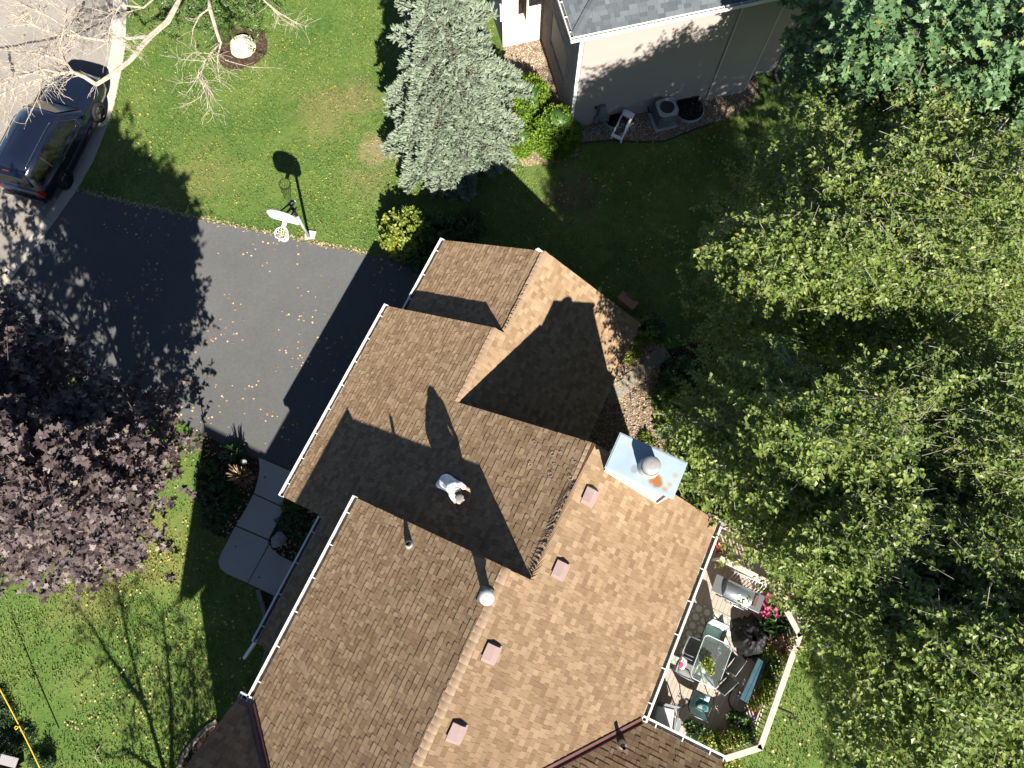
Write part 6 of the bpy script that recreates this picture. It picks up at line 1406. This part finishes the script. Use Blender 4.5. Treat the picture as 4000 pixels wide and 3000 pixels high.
M['teal_swirl'] = mat('teal_swirl_cloth', [(0, (.015, .06, .09)), (.38, (.02, .15, .16)), (.5, (.12, .32, .27)), (.6, (.4, .5, .42)), (.75, (.02, .14, .2)), (1, (.05, .26, .24))], .85, .15, noise=(3.2, 1.5), coord='obj')
M['red_white'] = mat('red_white_cloth', [(0, (.7, .68, .66)), (.55, (.7, .68, .66)), (.62, (.5, .05, .09)), (1, (.45, .04, .1))], .85, .15, noise=(3.5, 2), coord='obj')
pillow(at(2743, 2752, DZ + .62), F_, .2, 'teal and cream swirl pillow on the aqua chair', M['teal_swirl'])
pillow(at(2668, 2592, DZ + .6), A_, .17, 'white pillow splashed with red on the charcoal chair', M['red_white'])

# gas grill
g0 = loc(2884, 2318, DZ + .9); gr = empty('gas_grill', wld(g0.x, g0.y, DZ), PHI, 'stainless gas grill with closed lid against the deck rail', 'grill')
b = MB(); b.box(-.42, -.25, .1, .42, .25, .8, bevel=.02); b.build('cabinet', M['black'], gr)
b = MB(); rows = []
for x in (-.42, -.4, .4, .42): rows.append([(x, .27 * math.cos(a) * (1 if abs(x) < .41 else .96), .86 + .2 * math.sin(a) * (1 if abs(x) < .41 else .95)) for a in [math.pi * k / 10 for k in range(11)]])
v_ = b.grid(rows); b.b.faces.new(v_[0]); b.b.faces.new(v_[-1][::-1]); b.build('lid', M['steel'], gr)
b = MB(); b.box(-.43, -.33, .78, .43, .28, .87, bevel=.01); b.build('control_panel', M['steel'], gr)
for s, nm in ((-1, 'side_shelf'), (1, 'side_shelf')): b = MB(); b.box(s * .6 - .17, -.28, .84, s * .6 + .17, .27, .885, bevel=.012); b.build(nm, M['steel'], gr)
b = MB(); b.box(.5, -.17, .885, .6, .2, .93, bevel=.008); b.build('griddle_plate', mat('brown_iron', (.12, .06, .045), .6, .3), gr)
b = MB(); b.tube([(-.3, -.33, .98), (-.3, -.39, .98), (.3, -.39, .98), (.3, -.33, .98)], .014, 8); b.build('lid_handle', M['steel'], gr)
for i in range(4): b = MB(); b.lathe([(.03, 0), (.028, .03), (0, .034)], (-.27 + i * .18, -.33, .82), 14, Matrix.Rotation(math.pi / 2, 4, 'X')); b.build('knob', M['black'], gr)
b = MB(); b.lathe([(.0, 0), (.05, 0), (.05, .012), (0, .014)], (0, -.06, 1.045), 18, Matrix.Rotation(.3, 4, 'X')); b.build('thermometer', M['white'], gr)
for sx in (-.38, .38): b = MB(); b.lathe([(.05, -.02), (.06, 0), (.05, .02)], (sx, 0, .06), 14, Matrix.Rotation(math.pi / 2, 4, 'X')); b.build('castor', M['rubber'], gr)
w0 = loc(2922, 2268, DZ + .6); rk = empty('wire_rack', wld(w0.x, w0.y, DZ), PHI + .03, 'bent white wire rack between the grill and the deck rail', 'rack')
b = MB()
for i in range(11): x = -.5 + i * .1; b.tube([(x, -.2, .38), (x, -.1, .62), (x + .03, .08, .72), (x + .03, .14, .62), (x + .03, .14, 0)], .011, 6)
for y, z in ((-.2, .38), (.08, .72), (.14, .3)): b.tube([(-.52, y, z), (.55, y, z)], .012, 6)
b.build('wires', M['white'], rk); b = MB()
for i in range(7): b.tube([(-.4 + i * .13, -.18, .4), (-.26 + i * .13, .06, .52)], .007, 5); b.tube([(-.26 + i * .13, -.18, .4), (-.4 + i * .13, .06, .52)], .007, 5)
b.build('lattice', M['bronze'], rk)

# black draped cover
P0 = at(2922, 2490, DZ); cvr = MB(); n = 64; rows = []
for i in range(17):
    t = i / 16; row = []
    for k in range(n):
        a = 2 * math.pi * k / n; c_, s_ = math.cos(a), math.sin(a); r0_ = .08 + .5 * t ** .8; q = Vector((c_ * r0_ * 3.1, s_ * r0_ * 3.1, 1.7))
        f = 1 + .22 * mnoise.noise(Vector((c_ * 1.6, s_ * 1.6, 4.2))) + (.22 * mnoise.noise(Vector((c_ * 5, s_ * 5, 1.2))) * max(0, t - .75) * 4)
        h = .62 * (1 - t ** 2.2) * (1 + .35 * mnoise.noise(q)) + .09 * mnoise.noise(q * 2.6) + .05 * mnoise.noise(q * 6.1)
        row.append((r0_ * f * c_ * .95, r0_ * f * s_ * 1.15, max(.012 + .03 * abs(mnoise.noise(q * 4)), h)))
    rows.append(row)
cvr.grid(rows, closed=True); o = cvr.build('draped_cover', mat('black_tarp', [(0, (.005, .005, .006)), (1, (.011, .011, .012))], .6, .35, noise=(9, 5), bump=(9, .8, .03))); o.location = P0; tag(o, 'heap of black cloth cover draped beside the glass table', 'cover')
# blue slatted bench
c0, c1 = at(2978, 2580, DZ + .45), at(2906, 2738, DZ + .45); d = (c1 - c0); bn = empty('planter_bench', (c0 + c1) / 2 - Vector((0, 0, .45)), math.atan2(d.y, d.x), 'long dark teal bench between the table and the planters', 'bench'); L_ = d.length / 2
M['teal_wood'] = mat('teal_paint', [(0, (.02, .06, .085)), (1, (.035, .09, .12))], .55, .35, noise=(4, 4))
for i in range(2): b = MB(); b.box(-L_, -.13 + i * .135, .42, L_, -.005 + i * .135, .45, bevel=.006); b.build('slat', M['teal_wood'], bn)
for x in (-L_ + .1, L_ - .1):
    for y in (-.1, .1): b = MB(); b.box(x - .025, y - .025, 0, x + .025, y + .025, .42); b.build('leg', M['teal_wood'], bn)
b = MB(); pts = [at(u, v, DZ + .03) for u, v in ((2882, 2672), (2868, 2688), (2850, 2712), (2845, 2735), (2850, 2757), (2868, 2775), (2892, 2784), (2915, 2779), (2925, 2772))]; b.tube(pts, .02, 7); tag(b.build('garden_hose', M['black']), 'thick black hose curving over the shaded deck boards', 'hose')
b = MB(); pts = [at(u, v, .03) for u, v in ((3030, 2760), (3060, 2776), (3095, 2790), (3108, 2806), (3095, 2814), (3075, 2800))]; b.tube(pts, .014, 6); tag(b.build('lawn_cable', M['black']), 'thin dark cable looping on the lawn outside the deck rail', 'cable')
# lounge chair with white cushion, grey side table, dark stool
lg = empty('lounge_chair', at(2585, 2792, DZ), PHI + math.radians(12), 'grey mesh lounge chair with white cushion in the eave shade', 'chair')
b = MB(); b.box(-.3, -.34, .3, .3, .3, .34, bevel=.015); b.build('seat', FR, lg); b = MB(); b.grid([[(x, .3 + .13 * t, .34 + .55 * t) for x in (-.3, -.1, .1, .3)] for t in (0, .3, .6, 1)]); s = b.build('backrest', mat('grey_mesh', (.16, .17, .18), .7, .3), lg); s.modifiers.new('t', 'SOLIDIFY').thickness = .02
for sg in (-1, 1): b = MB(); b.tube([(sg * .33, -.32, 0), (sg * .33, -.32, .52), (sg * .34, .1, .56), (sg * .33, .32, .5), (sg * .33, .36, 0)], .022, 8); b.build('side_frame', FR, lg)
b = MB(); b.box(-.27, -.33, .345, .27, .27, .46, bevel=.045); b.build('cushion', mat('white_cushion', (.66, .64, .6), .9, .1), lg)
st = empty('side_table', at(2620, 2818, DZ), PHI, 'small square grey side table beside the lounge chair', 'side table')
b = MB(); b.box(-.2, -.17, .42, .2, .17, .45, bevel=.008); b.build('top', mat('slate_grey', (.2, .21, .22), .55, .4), st)
for sx in (-.16, .16):
    for sy in (-.13, .13): b = MB(); b.tube([(sx, sy, 0), (sx, sy, .42)], .014, 6); b.build('leg', M['black'], st)
b = MB(); b.lathe([(.12, 0), (.16, .05), (.17, .24), (.18, .26), (.15, .26), (.14, .2), (0, .2)], (0, 0, 0), 22); o = b.build('flower_pot', mat('red_glaze', (.25, .035, .02), .35, .5)); o.location = at(2803, 2140, DZ); tag(o, 'empty red pot in the shade between the two deck rails', 'pot')

# potted plants along the rails
POT = mat('clay_pot', [(0, (.2, .085, .05)), (1, (.28, .13, .08))], .8, .2, noise=(5, 4)); PG = 'potted plants along the deck rail'
FLW = {'pink': mat('pink_petal', [(0, (.45, .03, .12)), (1, (.6, .12, .2))], .5, .3, island=True, transl=.2), 'orange': mat('orange_petal', [(0, (.55, .1, .01)), (1, (.65, .2, .02))], .5, .3, island=True, transl=.2), 'violet': mat('violet_petal', (.16, .12, .4), .5, .3), 'white': mat('white_petal', (.7, .66, .68), .6, .3), 'yellow': mat('yellow_petal', (.6, .45, .05), .6, .3)}
def potted(label, u, v, r, h, n, ll, tm, lm, pot=.17, flower=None, nf=0, z=DZ, fs=.05, name='potted_plant', cat='potted plant', group=PG):
    p = at(u, v, z + pot * 1.3); p.z = z; root = empty(name, p, 0, label, cat, group); hp = pot * 1.5
    b = MB(); b.lathe([(0, 0), (pot * .7, 0), (pot * .95, hp), (pot * 1.05, hp), (pot * 1.05, hp + .03), (pot * .9, hp + .03), (pot * .88, hp - .02), (0, hp - .02)], (0, 0, 0), 18); b.build('pot', POT, root)
    Q, D = mound(tuple(p), r, h, n, .45); Q[:, 2] += hp; D = norm(D + np.array([[0, 0, .3]]) + rng.normal(0, .4, D.shape)); V, F = spray_leaves(Q, D, rng.uniform(.1, .2, n), 8, ll, tm, .1, .6); tag(link('foliage', np_mesh('foliage', V, F), lm, root), kind='stuff')
    i = rng.permutation(n)[:12]; V, F = twig_mesh(np.array([[0, 0, hp - .02]]) + rng.normal(0, .03, (len(i), 3)) * np.array([1, 1, 0]), Q[i], np.full(len(i), .008), np.full(len(i), .003)); tag(link('stems', np_mesh('stems', V, F), M['shrub'], root), kind='stuff')
    if flower:
        c = Q[rng.permutation(n)[:nf]] * 1.08; m_ = 7; k = np.repeat(np.arange(len(c)), m_); a = rng.uniform(0, 6.283, len(k)); Y = norm(np.column_stack([np.cos(a), np.sin(a), rng.uniform(.1, .9, len(k))])); X, Y, Z = frames(Y, np.array([[0, 0, 1.0]]) + rng.normal(0, .1, (len(k), 3))); V, F = instance(FL[0], FL[1], c[k], X, Y, Z, fs * rng.uniform(.8, 1.2, len(k))); tag(link('flowers', np_mesh('flowers', V, F), FLW[flower], root), kind='stuff')
    return root
potted('pot of bright pink lilies between the grill and the rail', 3005, 2365, .36, .5, 60, .1, LANCE, M['dark_leaf'], .18, 'pink', 26, fs=.11)
potted('dark spiky dracaena in a pot below the pink lilies', 3032, 2440, .28, .3, 46, .36, LANCE, M['dark_leaf'], .18)
potted('brown plumed fountain grass in a pot at the rail corner', 3058, 2512, .34, .4, 90, .26, LANCE, M['bronze'], .17)
potted('bright green leafy plant beside the fountain grass', 3000, 2548, .24, .35, 80, .11, OVATE, M['yellow_shrub'], .15)
potted('tall leafy plant spilling over the rail joint', 3055, 2590, .32, .5, 100, .12, OVATE, M['yellow_shrub'], .16)
potted('green leafy plant beside the teal bench top', 3008, 2612, .26, .4, 90, .1, OVATE, M['shrub'], .15, 'yellow', 5, fs=.03)
potted('fine leaved plant by the rail with pale flowers', 3026, 2660, .26, .3, 100, .07, OVATE, M['shrub'], .15, 'white', 5, fs=.05)
potted('large bushy green plant at the middle of the long rail', 2990, 2700, .36, .4, 170, .09, OVATE, M['yellow_shrub'], .18)
potted('pot of orange marigolds at the end of the teal bench', 2940, 2748, .24, .26, 110, .07, LANCE, M['yellow_shrub'], .15, 'orange', 8, fs=.06)
potted('dark leafy plant in the shade left of the marigolds', 2868, 2812, .28, .4, 80, .09, OVATE, M['dark_leaf'], .15)
potted('trailing plant with violet flowers near the long rail', 2905, 2828, .3, .5, 110, .09, OVATE, M['shrub'], .15, 'violet', 5, fs=.06)
potted('leafy plant in the lower rail corner', 2912, 2872, .26, .4, 90, .09, OVATE, M['shrub'], .15)
potted('thin stemmed plant beside the lower rail', 2862, 2868, .28, .5, 80, .09, OVATE, M['yellow_shrub'], .15)
potted('bright green plant at the end of the lower rail', 2812, 2895, .28, .35, 120, .09, OVATE, M['yellow_shrub'], .16)
potted('dark plant under the rear wing gutter', 2720, 2862, .28, .4, 80, .09, OVATE, M['dark_leaf'], .15)
potted('straggling yellow green plant along the rear wing gutter', 2760, 2895, .34, .5, 110, .1, OVATE, M['yellow_shrub'], .15)
potted('leafy plant between the lounge chair and the lower rail', 2690, 2835, .22, .35, 60, .08, OVATE, M['dark_leaf'], .13)
potted('yellow green herb pot in the middle of the glass table', 2768, 2590, .16, .14, 46, .09, OVATE, M['yellow_shrub'], .07, z=DZ + .72, group='plants on the glass table')
potted('tiny plant pot near the table edge', 2778, 2626, .06, .06, 12, .07, OVATE, M['yellow_shrub'], .03, z=DZ + .72, group='plants on the glass table')
# thistle bush outside the rail
shrub('garden_shrub', 'sparse plant growing outside the lower end of the deck rail', 'shrub', at(2840, 2985), .4, .6, 120, 9, .09, OVATE, M['yellow_shrub'])
# ------------------------------------------------------------------ grass tufts and fallen leaves
def quad2(pts): return [(p[0], p[1]) for p in pts]
HOUSE_FP = [[tuple(wld(a, b).xy) for a, b in q] for q in ([(-6.95, -.2), (-.15, -.2), (-.15, 8.9), (-6.4, 8.9), (-6.95, 6)], [(-6.5, 0), (3.93, 0), (3.93, 3.6), (-6.5, 3.6)], [(-4.8, -13), (6.1, -13), (6.1, -1.85), (3.93, 0), (-4.8, 0)])]
NB_FP = [tuple((NM @ Vector((a, b, 0))).xy) for a, b in ((-1.4, 4.4), (.37, 4.4), (.37, .3), (xB, .3), (xB, YC), (xC, YC), (xC, 9), (-1.4, 9))]
DECK_FP = [tuple(wld(a, b).xy) for a, b in DP]
BLOCK = [DRIVE, STREET, KERB_OUT + KERB_IN[::-1], BED1, BED2, BED3, BED4, YARD, MULCH5, NBED, NB_FP, DECK_FP] + HOUSE_FP + [quad2(q) for q in WALK_POLYS]
def free(P):
    k = np.ones(len(P), bool)
    for q in BLOCK: k &= ~in_poly(P, quad2(q))
    return k
n = 330000; P = np.column_stack([rng.uniform(-17.5, 16.5, n), rng.uniform(-7.5, 24.0, n)]); P = P[free(P)]; P = np.column_stack([P, np.zeros(len(P))]); P = P[~in_poly(P, quad2(NB2)) | (rng.random(len(P)) < .12)]
dens = vnoise(P, .9) * .5 + vnoise(P + 9, 3.1) * .5; P = P[dens > rng.uniform(.15, .62, len(P))]
m_ = len(P); a = rng.uniform(0, 6.283, m_); lean = rng.uniform(.25, 1.0, m_); Y = norm(np.column_stack([np.cos(a) * lean, np.sin(a) * lean, np.full(m_, .75)])); X, Y, Z = frames(Y, np.array([[0, 0, 1.0]]) + rng.normal(0, .2, (m_, 3)))
TUFT = ([(-.28, 0, 0), (.28, 0, 0), (.16, .6, .12), (-.16, .6, .12), (0, 1.1, -.05)], [np.array([(0, 1, 2, 3)]), np.array([(3, 2, 4)])])
V, F = instance(TUFT[0], TUFT[1], P, X, Y, Z, rng.uniform(.04, .085, m_)); tag(link('grass', np_mesh('grass', V, F), M['grass']), kind='stuff')
def litter(name, n, area, m, smin, smax, z, clump=0.0, block=None, inside=None, kind='stuff'):
    lo, hi = area; P = np.column_stack([rng.uniform(lo[0], hi[0], n), rng.uniform(lo[1], hi[1], n), np.full(n, z)])
    if inside is not None: P = P[in_poly(P, quad2(inside))]
    if block: P = P[free(P)]
    if clump: P = P[vnoise(P + 2, .7) * .6 + vnoise(P + 8, 2.4) * .4 > clump]
    k = len(P); a = rng.uniform(0, 6.283, k); Y = np.column_stack([np.cos(a), np.sin(a), rng.normal(.05, .18, k)]); X, Y, Z = frames(Y, np.array([[0, 0, 1.0]]) + rng.normal(0, .25, (k, 3))); V, F = instance(STAR[0], STAR[1], P, X, Y, Z, rng.uniform(smin, smax, k)); V[:, 2] = np.maximum(V[:, 2], z)
    return tag(link(name, np_mesh(name, V, F), m), kind=kind)
litter('fallen_leaves', 2600, ((-16, 9), (1, 24)), M['fallen_lawn'], .03, .065, .05, .47, True)
litter('fallen_leaves', 1500, ((-14, -6), (-6, 6)), M['fallen'], .035, .075, .05, .42, True)
litter('fallen_leaves', 900, ((1, 6), (9, 20)), M['fallen_lawn'], .05, .09, .05, .5, True)
litter('fallen_leaves', 700, ((8, -6), (14, 2)), M['fallen'], .05, .09, .05, .45, True)
litter('fallen_leaves', 1700, ((-15, 3), (-3, 14)), M['fallen'], .04, .085, .018, .52, inside=DRIVE)
litter('fallen_leaves', 260, ((-20, 8), (-14, 24)), M['fallen'], .05, .1, .05, .55)
for q in WALK_POLYS: litter('fallen_leaves', 40, ((-12, -5), (-4, 6)), mat('brown_leaf', [(0, (.07, .05, .04)), (1, (.2, .15, .11))], .8, .2, island=True) if q is WALK_POLYS[0] else bpy.data.materials['brown_leaf'], .05, .1, .055, 0, inside=q)
for q, k in ((BED1, 160), (BED2, 160), (BED3, 160), (YARD, 500), (MULCH5, 250), (NBED, 120)): lo = np.min([tuple(p)[:2] for p in q], 0); hi = np.max([tuple(p)[:2] for p in q], 0); litter('fallen_leaves', k * 2, (lo, hi), M['fallen'], .04, .08, .06, 0, inside=q)
# dry grass along the drive edge
edge_px = [(300, 745), (400, 772), (510, 797), (620, 818), (760, 850), (900, 884), (1040, 912), (1150, 934), (1250, 957), (1440, 994)]
E_ = [at(*p) for p in edge_px]; Q = []
for a_, c_ in zip(E_, E_[1:]):
    for _ in range(int((c_ - a_).length * 75)): q = a_.lerp(c_, random.random()); Q.append((q.x + random.gauss(0, .05), q.y + random.gauss(.05, .06), .01))
Q = np.array(Q); k = len(Q); a = rng.uniform(0, 6.283, k); Y = norm(np.column_stack([np.cos(a), np.sin(a), np.full(k, .35)])); X, Y, Z = frames(Y, np.array([[0, 0, 1.0]]) + rng.normal(0, .2, (k, 3))); V, F = instance(TUFT[0], TUFT[1], Q, X, Y, Z, rng.uniform(.05, .11, k)); tag(link('dry_grass', np_mesh('dry_grass', V, F), M['straw']), kind='stuff')
P = scatter(NB2, 2600, .02); k = len(P); a = rng.uniform(0, 6.283, k); Y = norm(np.column_stack([np.cos(a), np.sin(a), np.full(k, .2)])); X, Y, Z = frames(Y, np.array([[0, 0, 1.0]]) + rng.normal(0, .2, (k, 3))); V, F = instance(TUFT[0], TUFT[1], P, X, Y, Z, rng.uniform(.05, .1, k)); tag(link('dry_grass', np_mesh('dry_grass', V, F), M['straw']), kind='stuff')
bpy.context.view_layer.update()
